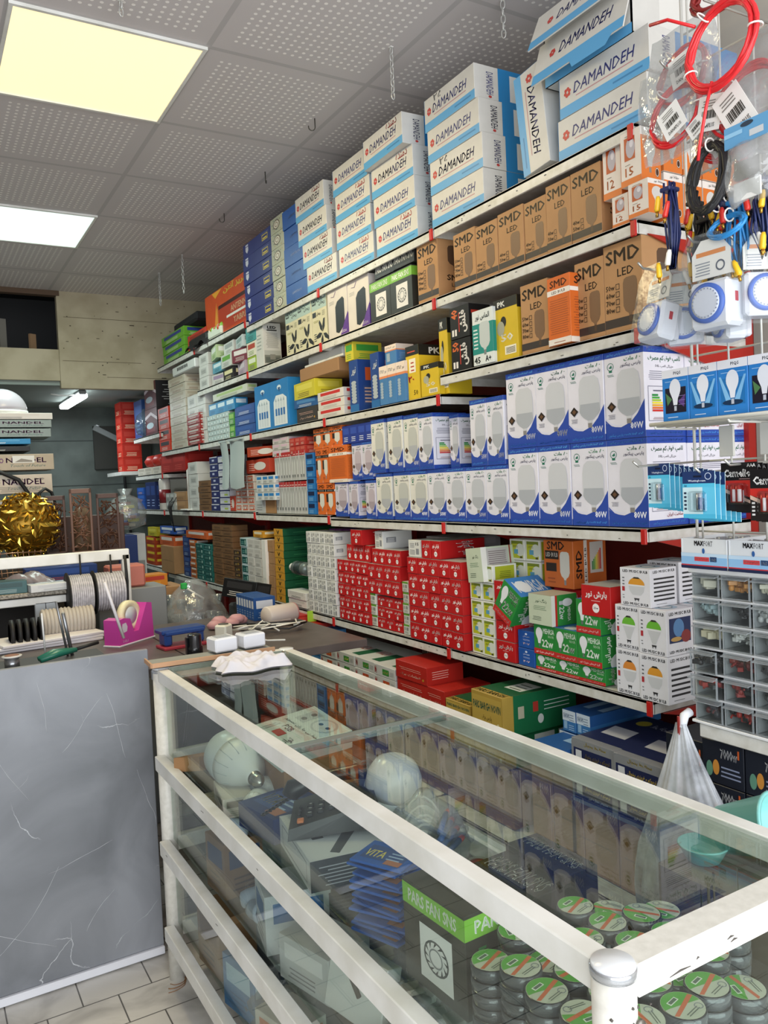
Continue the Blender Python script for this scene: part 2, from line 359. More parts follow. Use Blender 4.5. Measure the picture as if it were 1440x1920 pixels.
# back fluorescent fixture under the mezzanine, plus a dim glowing copy imitating its reflection
def fluo(loc, rz, label, e, L=1):
    t = empty('fluorescent_light', loc, label, 'light', rz=rz)
    MB().box((0, 0, -.02), (.05, .42*L, .03), mat('fixture_grey', '#8a8f8f', .5), .004).build('housing', t)
    for s_ in (-.105*L, .105*L): MB().box((0, s_, -.042), (.075, .19*L, .04), mat('lit_tube%s' % e, '#f3fbff', .4, emit=e), .01).build('diffuser', t)
    return t
fluo((1.17, 6.8, 2.30), R(0), 'lit twin tube fluorescent lamp under the mezzanine', 7, 2.1)
l = bpy.data.lights.new('fluorescent_glow', 'AREA'); l.size = .1; l.size_y = .9; l.shape = 'RECTANGLE'; l.energy = 9; l.color = (.85, .97, 1)
o = bpy.data.objects.new('fluorescent_glow', l); C.objects.link(o); o.location = (1.17, 6.8, 2.21)
t = fluo((1.66, 7.6, 2.02), R(75), 'small dim white reflection-like copy of the tube lamp on the back wall board', .25); t.rotation_euler = (R(90), R(-62), 0)  # faintly emissive copy standing in for the lamp's reflection in the board
MB().tube([(1.72, 7.55, 2.3), (1.72, 7.6, 1.6), (1.78, 7.6, .6)], .012, M_dark).build('wall_cable', label='black cable running down the grey back wall', cat='cable')
MB().tube([(.98, 6.6, 2.29), (1.04, 6.62, 2.285), (1.09, 6.6, 2.28), (1.14, 6.57, 2.285), (1.18, 6.56, 2.285)], .006, M_rail).build('lamp_cable', label='white cable clipped to the soffit feeding the fluorescent lamp', cat='cable')

# ceiling chains and hooks
def chain(px, py, n, label, L=.027):
    p = hit(2, CZ, px, py); b = MB(); r = L*.24
    for k in range(n):
        P = [(r*math.cos(a) if k % 2 else 0, 0 if k % 2 else r*math.cos(a), -k*L*.78-L*.5+L*.5*math.sin(a)) for a in [2*math.pi*q/10 for q in range(10)]]
        b.tube(P, .0021, mat('chain_steel', '#c4c4c0', .4, .5), 5, closed=True)
    b.box((0, 0, .0), (.012, .012, .004), M_rail)
    b.build('hanging_chain', None, tuple(p), random.random(), label, 'chain', 'short chains hanging from the ceiling')
chain(226, 0, 2, 'short steel chain hanging beside the warm ceiling panel')
chain(733, 88, 8, 'long steel chain hanging in front of the blue and white fan boxes')
chain(942, 0, 5, 'steel chain hanging from the ceiling nearest the open top box', .028)
chain(341, 478, 11, 'thin chain hanging from the ceiling above the red antenna box')
chain(298, 512, 10, 'thin chain hanging in front of the cream mezzanine board')
def hook(px, py, rz, label):
    p = hit(2, CZ, px, py); P = [(0, 0, 0), (0, 0, -.035)]+[(.013-.013*math.cos(R(a)), 0, -.035-.013*math.sin(R(a))) for a in range(20, 181, 20)]+[(.026, 0, -.03)]
    MB().tube(P, .0022, mat('hook_steel', '#55524c', .4, .8), 6).build('ceiling_hook', None, tuple(p), rz, label, 'hook', 'hooks in the ceiling')
hook(590, 222, R(160), 'bent wire hook in the ceiling nearest the fan box stack')
hook(497, 322, R(60), 'narrow bent hook in the ceiling, middle of three')
hook(420, 400, R(170), 'small bent hook in the ceiling farthest back')

# ================================================================ SHELVING along the right wall
UY = [1.434+.9*k for k in range(7)]     # bay boundaries
XF, XB = 1.62, 2.06
LIP = .036
BAYS = {  # bay: list of lip-bottom heights
 1: [2.34, 2.10, 1.83, 1.317, .871], 2: [2.34, 2.10, 1.766, 1.317, .871], 3: [2.34, 2.10, 1.766, 1.33, .871],
 4: [2.374, 2.10, 1.766, 1.338, .88], 5: [2.374, 1.766, 1.338, .88], 6: [1.912, 1.61, 1.338, .90]}
WALLTOP = 2.6
BNAME = {1: 'nearest', 2: 'second', 3: 'third', 4: 'fourth', 5: 'fifth', 6: 'farthest'}
M_back = mat('shelf_back_red', '#6e1a12', .6)
for b_, zs in BAYS.items():
    y0 = UY[b_-1]; y1 = UY[b_] if b_ < 6 else 6.76
    t = empty('shelving_unit', (0, 0, 0), '%s bay of white and red steel wall shelving counted from the camera' % BNAME[b_], 'shelving', 'bays of steel wall shelving')
    MB().box((XB+.01, (y0+y1)/2, 1.25), (.02, y1-y0-.01, 2.4 if b_ < 6 else 1.6), M_back).build('back_panel', t)
    for yy_ in (y0+.012, y1-.012): MB().box((XB-.005, yy_, 1.28 if b_ < 6 else 1.1), (.03, .022, 2.5 if b_ < 6 else 2.0), M_red).build('upright', t)
    for z in zs+[.36]:
        xf = XF if z > .4 else 1.50
        m_ = M_lip
        s_ = MB()
        s_.box(((xf+XB)/2, (y0+y1)/2, z+LIP-.006), (XB-xf, y1-y0-.006, .008), m_)
        s_.box((xf+.004, (y0+y1)/2, z+LIP/2-.001), (.008, y1-y0-.006, LIP-.002), m_, .001)
        rn = random.Random(int(z*1000)+b_)
        for _ in range(7): s_.box((xf-.0006, y0+rn.random()*.85+.02, z+rn.random()*LIP*.8+.003), (.0015, .002+rn.random()*.01, .002), mat('lip_scuff', '#6a675f', .8))
        for yy_ in (y0+.005, y1-.005): s_.box(((xf+XB)/2, yy_, z+LIP/2-.001), (XB-xf-.01, .004, LIP-.002), m_)
        so = s_.build('shelf', t)
        for yy_ in ((y0-.0035,) if b_ == 1 else (y0+.0035,)):
            bb = MB(); x0_ = xf+.03 if b_ == 1 else xf+.15; P = [(x0_, z), (XB-.01, z), (XB-.01, z-.085), (XB-.06, z-.085)]
            bb.add([(x, yy_+k*.003, zz) for k in (-1, 1) for x, zz in P], [(3, 2, 1, 0), (4, 5, 6, 7), (0, 1, 5, 4), (1, 2, 6, 5), (2, 3, 7, 6), (3, 0, 4, 7)], M_red).build('bracket', so)
        MB().box((xf-.002, y0+.012, z+LIP/2-.004), (.008, .017, LIP+.004), M_redclip, .002).build('clip', so, label='red plastic clip')

# ================================================================ GLASS COUNTER
M_glass = clear('counter_glass', '#f4f9f6', .0, thr=.8)
M_glassedge = mat('glass_edge', '#7f938a', .2)
t = empty('glass_display_counter', (.84, 1.55, 0), 'long white steel display counter with clear glass top, front and shelves', 'counter')
gx0, gx1, gy0, gy1 = .634, 1.05, .63, 2.47
def cpart(name, b): b.M = Matrix.Translation((-.84, -1.55, 0)); return b
def cbox(name, c, d, m, bev=.002, label=None):
    b = MB(); b.M = Matrix.Translation((-.84, -1.55, 0)); b.box(c, d, m, bev); return b.build(name, t, label=label)
for k, (x, y) in enumerate(((gx0, gy0), (gx1, gy0), (gx0, gy1), (gx1, gy1))):
    b = MB(); b.M = Matrix.Translation((-.84, -1.55, 0)); b.lathe([(.0245, 0), (.0245, .955)], M_rail2, 28, (x, y, 0)); p_ = b.build('post', t)
    b = MB(); b.M = Matrix.Translation((-.84, -1.55, 0)); b.lathe([(.0255, .953), (.0262, .957), (.0262, .961), (.0255, .964)], mat('chrome_cap', '#c3c7cc', .15, .8), 32, (x, y, 0)); b.lathe([(.0252, .9635), (.0235, .967), (.001, .9675)], mat('cap_white', '#dcdfe2', .25), 32, (x, y, 0)); b.build('cap', p_, label='round white cap with chrome edge')
    if y == gy0: b = MB(); b.M = Matrix.Translation((-.84, -1.55, 0)); b.tube([(x+.012, y-.0245, .905), (x+.012, y-.0275, .905)], .006, mat('bolt', '#77736c', .4, .7), 12); b.build('bolt', p_)
for z in (.947, .683, .421, .155):
    th = .038 if z > .9 else .044
    for x in (gx0-.022, gx1):
        cbox('rail', (x+(.022 if z > .9 and x < 1 else 0), (gy0+gy1)/2, z), (.03, gy1-gy0-.035, th), M_rail)
    for y in (gy0, gy1): cbox('rail', ((gx0+gx1)/2, y, z), (gx1-gx0-.035, .026 if y == gy1 else .04, th), M_rail2)
cbox('glass_top', ((gx0+gx1)/2+.005, (gy0+1.53)/2, .962), (gx1-gx0-.035, 1.53-gy0-.03, .006), M_glass, 0)
cbox('glass_top', ((gx0+gx1)/2+.005, (gy1+1.53)/2, .962), (gx1-gx0-.035, gy1-1.53-.03, .006), M_glass, 0)
cbox('joint_strip', ((gx0+gx1)/2, 1.537, .955), (gx1-gx0-.02, .028, .014), mat('joint_alu', '#8d9793', .25, .4))
for z in (.665, .403, .137): cbox('glass_shelf', ((gx0+gx1)/2+.006, (gy0+gy1)/2, z), (gx1-gx0-.05, gy1-gy0-.05, .008), M_glass, 0)
for z0, z1 in ((.705, .925), (.443, .66), (.18, .398)):
    cbox('glass_front', (gx0+.006, (gy0+gy1)/2, (z0+z1)/2), (.004, gy1-gy0-.05, z1-z0), M_glass, 0)
    cbox('glass_end', ((gx0+gx1)/2, gy0, (z0+z1)/2), (gx1-gx0-.05, .004, z1-z0), M_glass, 0)
    cbox('glass_back', (gx1-.004, (gy0+gy1)/2, (z0+z1)/2), (.004, gy1-gy0-.05, z1-z0), M_glass, 0)
    cbox('glass_end', ((gx0+gx1)/2, gy1, (z0+z1)/2), (gx1-gx0-.05, .004, z1-z0), M_glass, 0)
sc_ = MB(); rn = random.Random(5); Ms = mat('paint_chip', '#4a4540', .7)
for k in range(16): a = rn.uniform(-2.6, -.9); z = .93-.0055*k-rn.random()*.004; sc_.tube([(.634+.0247*math.cos(a)-.84, .63+.0247*math.sin(a)-1.55, z), (.634+.0247*math.cos(a+.1)-.84, .63+.0247*math.sin(a+.1)-1.55, z-.002)], .0006+.0012*rn.random(), Ms, 5)
for x0, x1, z in ((.70, .735, .935), (.745, .75, .94), (.80, .812, .945), (.806, .818, .94), (.88, .90, .95), (.667, .670, .915), (.96, .985, .948)): sc_.tube([(x0-.84, .6098-1.55, z), ((x0+x1)/2-.84, .6098-1.55, z+.002), (x1-.84, .6098-1.55, z+.001)], [.0004, .0014, .0004], Ms, 5)
for k in range(22): y = rn.uniform(.75, 2.4); zz_ = rn.choice((.963, .95, .94, .69, .43)); sc_.tube([((.6268 if zz_ > .9 else .5968)-.84, y-1.55, zz_-.004), ((.6268 if zz_ > .9 else .5968)-.84, y+.006+.01*rn.random()-1.55, zz_-.004+rn.uniform(-.002, .002))], .0007, Ms, 4)
sc_.build('paint_wear', t, label='dark chips in the white paint')
rb = MB(); rn = random.Random(3); Mr = mat('rust', '#8f6a4a', .9)
for k in range(3):
    rr = .030+.008*k; P0 = [(.628-.012*k+rr*math.cos(R(q))*(1+.1*math.sin(q*.1)), 2.46-.006*k+rr*math.sin(R(q)), .0012) for q in range(-150+20*k, 60-30*k, 10)]
    rb.tube(P0, .0012+.0005*(k == 1), Mr, 5)
rb.build('rust_stain', label='brown rust rings on the marble floor around the counter foot', cat='stain')

# ================================================================ CASH DESK with the grey marble front
def marble():
    m = bpy.data.materials.new('grey_marble_panel'); m.use_nodes = True; nt = m.node_tree; p = nt.nodes['Principled BSDF']; N = nt.nodes.new; L = nt.links.new
    tc = N('ShaderNodeTexCoord'); n = N('ShaderNodeTexNoise'); n.inputs['Scale'].default_value = 3; n.inputs['Detail'].default_value = 8; n.inputs['Distortion'].default_value = .8; L(tc.outputs['Object'], n.inputs[0])
    r = N('ShaderNodeValToRGB'); L(n.outputs['Fac'], r.inputs[0]); r.color_ramp.elements[0].color = lin('#696c71'); r.color_ramp.elements[1].color = lin('#8e9197'); r.color_ramp.elements[0].position = .3; r.color_ramp.elements[1].position = .7
    v = N('ShaderNodeTexVoronoi'); v.feature = 'DISTANCE_TO_EDGE'; v.inputs['Scale'].default_value = 3.2; n2 = N('ShaderNodeTexNoise'); n2.inputs['Scale'].default_value = 2.2; n2.inputs['Detail'].default_value = 7
    mx = N('ShaderNodeMix'); mx.data_type = 'RGBA'; mx.inputs[0].default_value = .3; L(tc.outputs['Object'], n2.inputs[0]); L(tc.outputs['Object'], mx.inputs[6]); L(n2.outputs['Color'], mx.inputs[7]); L(mx.outputs[2], v.inputs['Vector'])
    mr = N('ShaderNodeMapRange'); L(v.outputs['Distance'], mr.inputs[0]); mr.inputs[1].default_value = 0; mr.inputs[2].default_value = .0035; mr.inputs[3].default_value = 1; mr.inputs[4].default_value = 0
    n3 = N('ShaderNodeTexNoise'); n3.inputs['Scale'].default_value = 5; L(tc.outputs['Object'], n3.inputs[0])
    mr2 = N('ShaderNodeMapRange'); L(n3.outputs['Fac'], mr2.inputs[0]); mr2.inputs[1].default_value = .5; mr2.inputs[2].default_value = .62
    mu = N('ShaderNodeMath'); mu.operation = 'MULTIPLY'; L(mr.outputs[0], mu.inputs[0]); L(mr2.outputs[0], mu.inputs[1])
    m2 = N('ShaderNodeMix'); m2.data_type = 'RGBA'; L(mu.outputs[0], m2.inputs[0]); L(r.outputs[0], m2.inputs[6]); m2.inputs[7].default_value = lin('#c9ccd0')
    L(m2.outputs[2], p.inputs['Base Color']); p.inputs['Roughness'].default_value = .28; return m
M_marb = marble()
t = empty('cash_desk', (.0, 2.62, 0), 'cash desk with a grey marble-look front panel and dark worktop', 'desk')
def dbox(name, c, d, m, bev=.002, label=None): return MB().box((c[0], c[1]-2.62, c[2]), d, m, bev).build(name, t, label=label)
b = MB().box((-.47, .01, .515), (2.21, .018, .97), M_marb, .002); rn = random.Random(21); Mv = mat('marble_vein', '#c9cbd0', .35)
for x0, z0, an, L_ in ((.12, .86, -62, .3), (.36, .72, 48, .2), (.5, .88, -70, .22), (.3, .36, 12, .2), (-.05, .3, -20, .4), (.1, .12, 28, .35), (.4, .15, 60, .14), (-.3, .6, 40, .4), (.58, .62, -80, .2), (-.6, .4, 60, .5), (.3, .95, -75, .16)):
    P = [(x0, z0)]
    for q in range(9): an += rn.uniform(-7, 7); P.append((P[-1][0]+L_/9*math.cos(R(an)), P[-1][1]+L_/9*math.sin(R(an))))
    b.tube([(min(.63, x), .0008, max(.05, min(.98, z))) for x, z in P], [.0002]+[.0007*rn.uniform(.3, 1) for _ in range(8)]+[.0002], Mv, 4)
b.build('front_panel', t, label='grey marble-look panel with thin white veins')
dbox('base_trim', (-.47, 2.618, .017), (2.21, .014, .025), mat('white_trim', '#dfe0e6', .4))
dbox('worktop', (.05, 3.08, .915), (1.5, .86, .03), mat('dark_desktop', '#5b524e', .4, noise=.25, scale=12), .002, 'brown grey worktop')
dbox('worktop', (1.115, 3.05, .915), (.62, .92, .03), mat('dark_desktop', '#5b524e', .4), .002)
dbox('side_panel', (.62, 3.07, .45), (.02, .86, .88), mat('panel_grey', '#55575c', .5))
dbox('side_panel', (-1.4, 3.07, .45), (.02, .86, .88), mat('panel_grey', '#55575c', .5))
dbox('edge_trim', (.86, 2.565, .925), (.46, .02, .03), mat('panel_grey2', '#7b8085', .5))

# ================================================================ PRODUCT BOXES
# a box has its base centre at the origin, width along x, front at -y; placed on the shelves it is turned so that the front faces -x
def FR(b, w, d, h, side):
    a = {'F': ((-w/2, -d/2, 0), (1, 0, 0), (0, 0, 1), w, h), 'B': ((w/2, d/2, 0), (-1, 0, 0), (0, 0, 1), w, h), 'R': ((w/2, -d/2, 0), (0, 1, 0), (0, 0, 1), d, h),
         'L': ((-w/2, d/2, 0), (0, -1, 0), (0, 0, 1), d, h), 'T': ((-w/2, -d/2, h), (1, 0, 0), (0, 1, 0), w, d), 'D': ((-w/2, d/2, 0), (1, 0, 0), (0, -1, 0), w, d)}[side]
    return b.frame(*a)
WH, NAVY, BLU, GRN, REDC, BLK = '#ecebee', '#28336f', '#2b479f', '#2f8a3a', '#c21f22', '#1b1b1d'
def k_damandeh(b, w, d, h, f, v):
    f('F').rect(0, 0, 1, .26, '#5eaade').text('DAMANDEH', .17, .46, .86, .72, '#2f3573', .008, .25).lines(.2, .37, .84, .42, 1, '#c08d94', .5, 0)
    b.lines(.62, .12, .93, .19, 1, '#3d86bd', .6, 0)
    for k in range(6): a = R(60*k+15); b.ell(.10+.026*math.cos(a), .57+.08*math.sin(a), .018, .045, '#c5423f', 8)
    if v == 1: b.text('دمنده', .62, .78, .88, .97, '#a33534', .004)
    if v == 2: b.text('۲۵', .2, .78, .38, .97, '#6f6f72', .002)
    f('R').rect(.28, 0, 1, 1, '#2b86c4').rect(.42, .1, .66, .86, '#e5e6e2').energy(.50, .12, .64, .55, None, True).text('DAMANDEH', .14, .18, .22, .82, '#3c3f78', .004, 0, -90)
    b.ell(.18, .12, .02, .04, '#b9433f', 8)
    f('L').rect(.28, 0, 1, 1, '#2b86c4')
    f('T').lines(0, .48, 1, .5, 1, '#a5a39b', .5, 0); f('D').lines(0, .48, 1, .5, 1, '#a5a39b', .5, 0)
def k_pars(W):
    def k(b, w, d, h, f, v):
        tint = {'80': '#e9e7f0', '50': '#e6e5ee', '40': '#e4e3dc', '30': '#d9d5e3'}[W]; g = {'80': '#cfd1d5', '50': '#c3c7ce', '40': '#c0c3bf', '30': '#bdb3be'}[W]
        f('F').rect(0, .93, 1, 1, '#2a4ba6').rect(0, 0, 1, .075, '#2a4ba6')
        b.text('Pars Peik Noor پارس پیکنور', .07, .945, .93, .985, '#63b4ea', .005)
        P = [(0, .075), (0, .2)]+[(0+.8*math.sin(R(a))*1.0+.0, .2-.12*math.sin(R(a))*1) for a in ()]+[(.15, .145), (.4, .13), (.65, .18), (.82, .27), (1, .42), (1, .075)]
        b.poly(P, '#2f4da8')
        for q, c in ((0, '#dfe0f2'), (.03, '#2f4da8')):
            b.poly([(0, .255-q), (.15, .185-q), (.32, .158-q), (.45, .162-q), (.3, .148-q), (.15, .17-q), (0, .235-q)], c)
        b.text('Pars Peik Noor پارس پیکنور', .08, .02, .95, .058, '#4f9fe2', .005)
        b.text(W+'W', .64, .10, .95, .175, '#eef0fa', .02)
        b.ring(.17, .83, .085, .045, '#27745a', .14).rect(.13, .765, .21, .79, '#27745a').poly([(.13, .82), (.2, .85), (.21, .815), (.16, .81)], '#27745a').lines(.08, .72, .26, .75, 2, '#57806f')
        b.text({'80': '۸۰', '50': '۵۰', '40': '۴۰', '30': '۳۰'}[W]+' وات', .52, .855, .93, .915, '#2d7d4a', .012).text('پارس پیکنور', .42, .80, .93, .85, '#3a3a5c', .008)
        b.poly([(.32, .36), (.32, .63), (.36, .73), (.46, .775), (.76, .775), (.86, .73), (.9, .63), (.9, .36), (.85, .32), (.72, .265), (.67, .25), (.67, .18), (.55, .18), (.55, .25), (.44, .285), (.37, .32)], g)
        b.poly([(.33, .36), (.35, .45), (.88, .45), (.9, .36), (.85, .32), (.72, .265), (.67, .25), (.55, .25), (.44, .285), (.37, .32)], '#b0b4ba' if W != '30' else '#a79ba6')
        b.rect(.555, .165, .665, .22, '#8d8986')
        b.poly([(.06, .37), (.17, .43), (.29, .37), (.17, .31)], '#2c221e').poly([(.11, .37), (.17, .4), (.23, .37), (.17, .34)], '#6b4d35').lines(.08, .235, .28, .29, 4, '#7a7a88')
        for s_ in 'RL':
            f(s_).rect(0, .93, 1, 1, '#2a4ba6').rect(0, 0, 1, .075, '#2a4ba6').text('Pars Peik Noor پارس پیکنور', .1, .945, .92, .98, '#4f9fe2', .005).text('Pars Peik Noor پارس پیکنور', .1, .02, .92, .058, '#4f9fe2', .005)
            b.text('لامپ فوق کم مصرف', .1, .82, .9, .9, '#1f6a45', .015).text('ویژگی لامپ LED', .28, .76, .72, .8, '#3a3a4c', .004).lines(.1, .63, .9, .74, 5, '#7c7c8c')
            b.frm(.08, .17, .72, .56, .012, '#8b8b9b').lines(.15, .5, .65, .54, 1, '#6a6a7c').energy(.12, .24, .68, .5, None).lines(.15, .19, .65, .22, 2, '#8b5a5a')
            for q in range(4): b.ring(.84, .24+.075*q, .06, .026, '#34343c', .2, 4)
            b.text('ساخت ایران', .45, .10, .85, .15, '#b53a3a', .006)
        f('T').rect(0, 0, 1, 1, '#2a4ba6').lines(.1, .45, .9, .6, 2, '#4f9fe2')
    return k
def k_smd(b, w, d, h, f, v):
    DK = '#3a2c22'
    f('F').text('SMD', .06, .77, .94, .93, DK, .02).text('LED', .36, .62, .78, .71, DK, .01).rect(0, .06, 1, .16, '#3b3330' if v != 2 else '#c39a6c')
    b.bulb(.68, .34, .36, .5, '#7d5f45', '#4e3c2e')
    for k, t_ in enumerate((['50w', '60w', '70w', '80w'] if v != 1 else ['40w', '50w'])): y = .52-.085*k if v != 1 else .30-.085*k; b.text(t_, .05, y-.035, .28, y+.025, DK, .012).frm(.31, y-.04, .41, y+.025, .013, DK)
    for s_ in 'RL': f(s_).bulb(.5, .68, .42, .42, '#5d4635', '#4e3c2e').text('SMD', .25, .30, .75, .40, DK, .02).text('LED', .38, .2, .64, .26, DK, .01)
    f('T').lines(.02, .485, .98, .5, 1, '#7a5c3d', .6, 0)
def k_smdo(b, w, d, h, f, v):
    DK = '#3c2a20'
    f('F').text('SMD', .12, .84, .88, .95, DK if v != 1 else '#5b2a14', .02).rect(0, .73, 1, .81, '#ece4da' if v else '#2c2522').text('LED BULB', .2, .75, .8, .79, '#5a3a28' if v else '#eeeae2', .01)
    if v: b.lines(.08, .16, .92, .68, 16, '#a8552a', .3, .15).rect(0, 0, 1, .09, '#e9dfd3').lines(.2, .03, .8, .06, 1, '#9a5a3a')
    else: b.bulb(.55, .4, .55, .55, '#d9d8cf').rect(.05, .4, .3, .66, '#33251d').lines(.07, .12, .3, .2, 2, '#7a4426')
    for s_ in 'RL':
        f(s_).text('SMD', .15, .84, .85, .96, DK, .02).rect(0, .74, 1, .8, '#efe8df').lines(.1, .16, .9, .68, 14, '#a8552a', .35, .2).rect(0, .0, 1, .08, '#eadfd2')
def k_smdo_wide(b, w, d, h, f, v):
    f('F').text('SMD', .12, .8, .72, .98, '#3a2b24', .02).rect(.05, .6, .52, .78, '#2a2220').text('LED BULB', .08, .65, .49, .74, '#eeeae2', .01).rect(.08, .34, .44, .52, '#2c2421').bulb(.72, .42, .32, .7, '#d9d8cf').lines(.12, .1, .4, .25, 2, '#a04f22')
    f('R').text('SMD', .08, .2, .26, .8, '#3a2b24', .02, 0, 90).rect(.32, 0, .42, 1, '#e9e2d8').text('LED BULB', .34, .15, .40, .85, '#4a3a30', .01, 0, 90).energy(.5, .3, .9, .95, '#d7d2ca', True)
def k_win15(b, w, d, h, f, v):
    f('F').rect(0, 0, 1, .12, '#dd7a33').rect(.2, .46, .72, .88, '#b9552a').ell(.5, .68, .22, .19, '#b6b1bb').ell(.55, .75, .09, .07, '#dcd8e0').text(['15', '12', '15'][v], .22, .17, .62, .33, '#cc7036', .01).lines(.2, .37, .5, .41, 1, '#9a8f88').lines(.2, .9, .7, .94, 1, '#8f8780')
    for s_ in 'RL': f(s_).rect(0, .0, 1, .84, '#d8752f').bulb(.45, .48, .55, .62, '#cfcbc4', '#8f7f70', 'A').ell(.8, .2, .1, .09, '#4b2d1a').ring(.8, .2, .09, .08, '#e8e2da').text('حفاظ نور', .3, .88, .8, .96, '#555', .005)
def k_pk(b, w, d, h, f, v):
    f('F').rect(0, .84, 1, 1, '#1c1b18').text('PK', .18, .87, .5, .96, '#f4f4f0', .03).ell(.42, .62, .12, .09, '#1c1b18').ell(.3, .52, .16, .12, '#a8a894').text('50', .3, .3, .8, .42, '#f2efdc', .02).rect(.45, .08, .92, .22, '#f0ead2').lines(.5, .1, .88, .2, 6, '#222', .5, 0)
    f('R').rect(0, .8, 1, 1, '#1c1b18').text('PK', .3, .84, .65, .95, '#f4f4f0', .03).rect(.2, .45, .5, .76, '#e9e4cf').text('۲۰', .3, .2, .8, .4, '#b02a20', .02)
    b.lines(.2, .48, .5, .74, 5, '#b03a2c')
def k_pk2(b, w, d, h, f, v):
    f('F').rect(0, .82, 1, 1, '#1c1b18').lines(.1, .88, .8, .94, 1, '#c8503a').rect(.25, .5, .75, .76, '#efe9d4').lines(.35, .53, .65, .74, 3, '#b03a2c').text('۲۰', .15, .32, .6, .44, '#b02a20', .03).text('50', .55, .08, .85, .17, '#4a3a10', .01)
    f('R').rect(0, .8, 1, 1, '#1c1b18').text('PK', .3, .83, .62, .95, '#f4f4f0', .03).lines(.2, .1, .8, .5, 6, '#a88a1a')
def k_black50(b, w, d, h, f, v):
    f('F').text(['50', '40'][v % 2], .08, .62, .4, .92, '#e8763a', .03, 0, 90).text('فلش', .5, .15, .92, .85, '#eeeae6', .03, 0, 90).rect(.46, .2, .5, .8, '#c23a2a')
    b.rect(.1, .1, .2, .3, '#e6e2de').rect(.25, .1, .35, .3, '#e6e2de')
    f('R').rect(.1, .7, .9, .8, '#c23a2a').lines(.2, .2, .8, .6, 5, '#8a8a8a')
def k_teal45(b, w, d, h, f, v):
    f('F').rect(0, .2, 1, .75, '#1f8a80').text('الماس نور', .15, .8, .85, .93, '#2c3b3a', .02).bulb(.6, .47, .5, .6, '#c3cbc9', '#7e8583').text('45', .06, .03, .36, .15, '#262b2b', .02).text('A+', .6, .04, .88, .15, '#262b2b', .02)
    b.lines(.05, .3, .28, .7, 6, '#d9e6e3', .4); f('R').rect(0, .2, 1, .75, '#1f8a80')
def k_parsfan(b, w, d, h, f, v):
    f('F').rect(0, .76, 1, .97, '#7cb83c').text('PARS FAN SNS', .1, .8, .88, .93, '#f3f6ee', .02).rect(.28, .12, .80, .66, '#e3e1df').ring(.54, .39, .2, .17, '#55585a', .12)
    for k in range(12): a = R(30*k); b.poly([(.54+.18*math.cos(a+.1), .39+.15*math.sin(a+.1)), (.54+.18*math.cos(a-.1), .39+.15*math.sin(a-.1)), (.54+.12*math.cos(a+.3), .39+.1*math.sin(a+.3))], '#3d4043')
    b.ring(.54, .39, .11, .095, '#86898b', .15)
    f('R').rect(0, .76, 1, .97, '#7cb83c').text('PARS', .2, .8, .8, .93, '#f3f6ee', .02).energy(.2, .35, .8, .7, None)
    f('L').rect(0, .76, 1, .97, '#7cb83c')
    f('T').text('PARS FAN SNS', .1, .6, .9, .9, '#4a4f46', .01)
def k_parsflat(b, w, d, h, f, v):
    f('F').text('PARS FAN SNS', .06, .3, .94, .75, '#e4e4e0', .012).lines(.1, .05, .9, .2, 2, '#55585a')
    f('T').text('PARS FAN SNS', .08, .4, .92, .75, '#e4e4e0', .012)
def k_router(b, w, d, h, f, v):
    f('F').poly([(.4, .1), (.4, .62), (.5, .72), (.78, .78), (.86, .72), (.86, .2), (.55, .06)], '#17161b').poly([(.62, 0), (1, 0), (1, .42), (.88, .3)], '#5a2a8c').text('ES26', .68, .05, .93, .1, '#efe9f4', .01)
    b.lines(.08, .7, .35, .78, 3, '#9a9894').tube([s_ for s_ in ((-w*.3, -d/2-.001, h*.86), (-w*.15, -d/2-.001, h*.84), (-w*.05, -d/2-.001, h*.94))], .001, '#7b5f98', 4)
    f('R').poly([(0, 0), (.4, 0), (0, .45)], '#5a2a8c')
def k_fan(b, w, d, h, f, v):
    f('F').rect(0, .7, 1, 1, '#a9c1bb').text('LED', .05, .8, .35, .95, '#262a2a', .03).ring(.48, .88, .1, .045, '#262a2a', .35).text('ریحان', .5, .76, .92, .86, '#262a2a', .02).lines(.6, .88, .95, .94, 2, '#3d4444')
    b.rect(.05, .56, .3, .66, '#26282a').text('ریحان', .34, .57, .6, .65, '#26282a', .02).lines(.7, .55, .9, .66, 4, '#8a8a72').lines(.1, .45, .5, .5, 2, '#9c9c52')
    for a in (75, 120, 190, 255, 330): c_, s_ = math.cos(R(a)), math.sin(R(a)); ax = .13; q = w/h; b.poly([(.72+.04*c_, .2+.04*s_*q), (.72+.2*c_-ax*s_*.6, .2+(.2*s_+ax*c_*.6)*q), (.72+.42*c_-ax*s_*.4, .2+(.42*s_+ax*c_*.4)*q), (.72+.46*c_+ax*s_*.3, .2+(.46*s_-ax*c_*.3)*q), (.72+.2*c_+ax*s_*.6, .2+(.2*s_-ax*c_*.6)*q)], '#1d1e20')
    b.lines(.12, .08, .3, .25, 4, '#3d3d3a')
def k_ledpaper(b, w, d, h, f, v):
    f('R').text('LED', .25, .86, .75, .93, '#222', .04).rect(.22, .815, .78, .845, '#33322f').lines(.15, .42, .88, .79, 17, '#8a8984').rect(.04, .06, .96, .36, '#7d8078').rect(.04, .25, .96, .36, '#b8bab4').rect(.1, .08, .9, .2, '#5f645f').rect(.35, .15, .65, .27, '#8d8c84').lines(.3, .02, .7, .04, 1, '#777')
    f('F').lines(.2, .4, .8, .8, 5, '#9aa29c').rect(.0, .9, 1, .96, '#7e9b86')
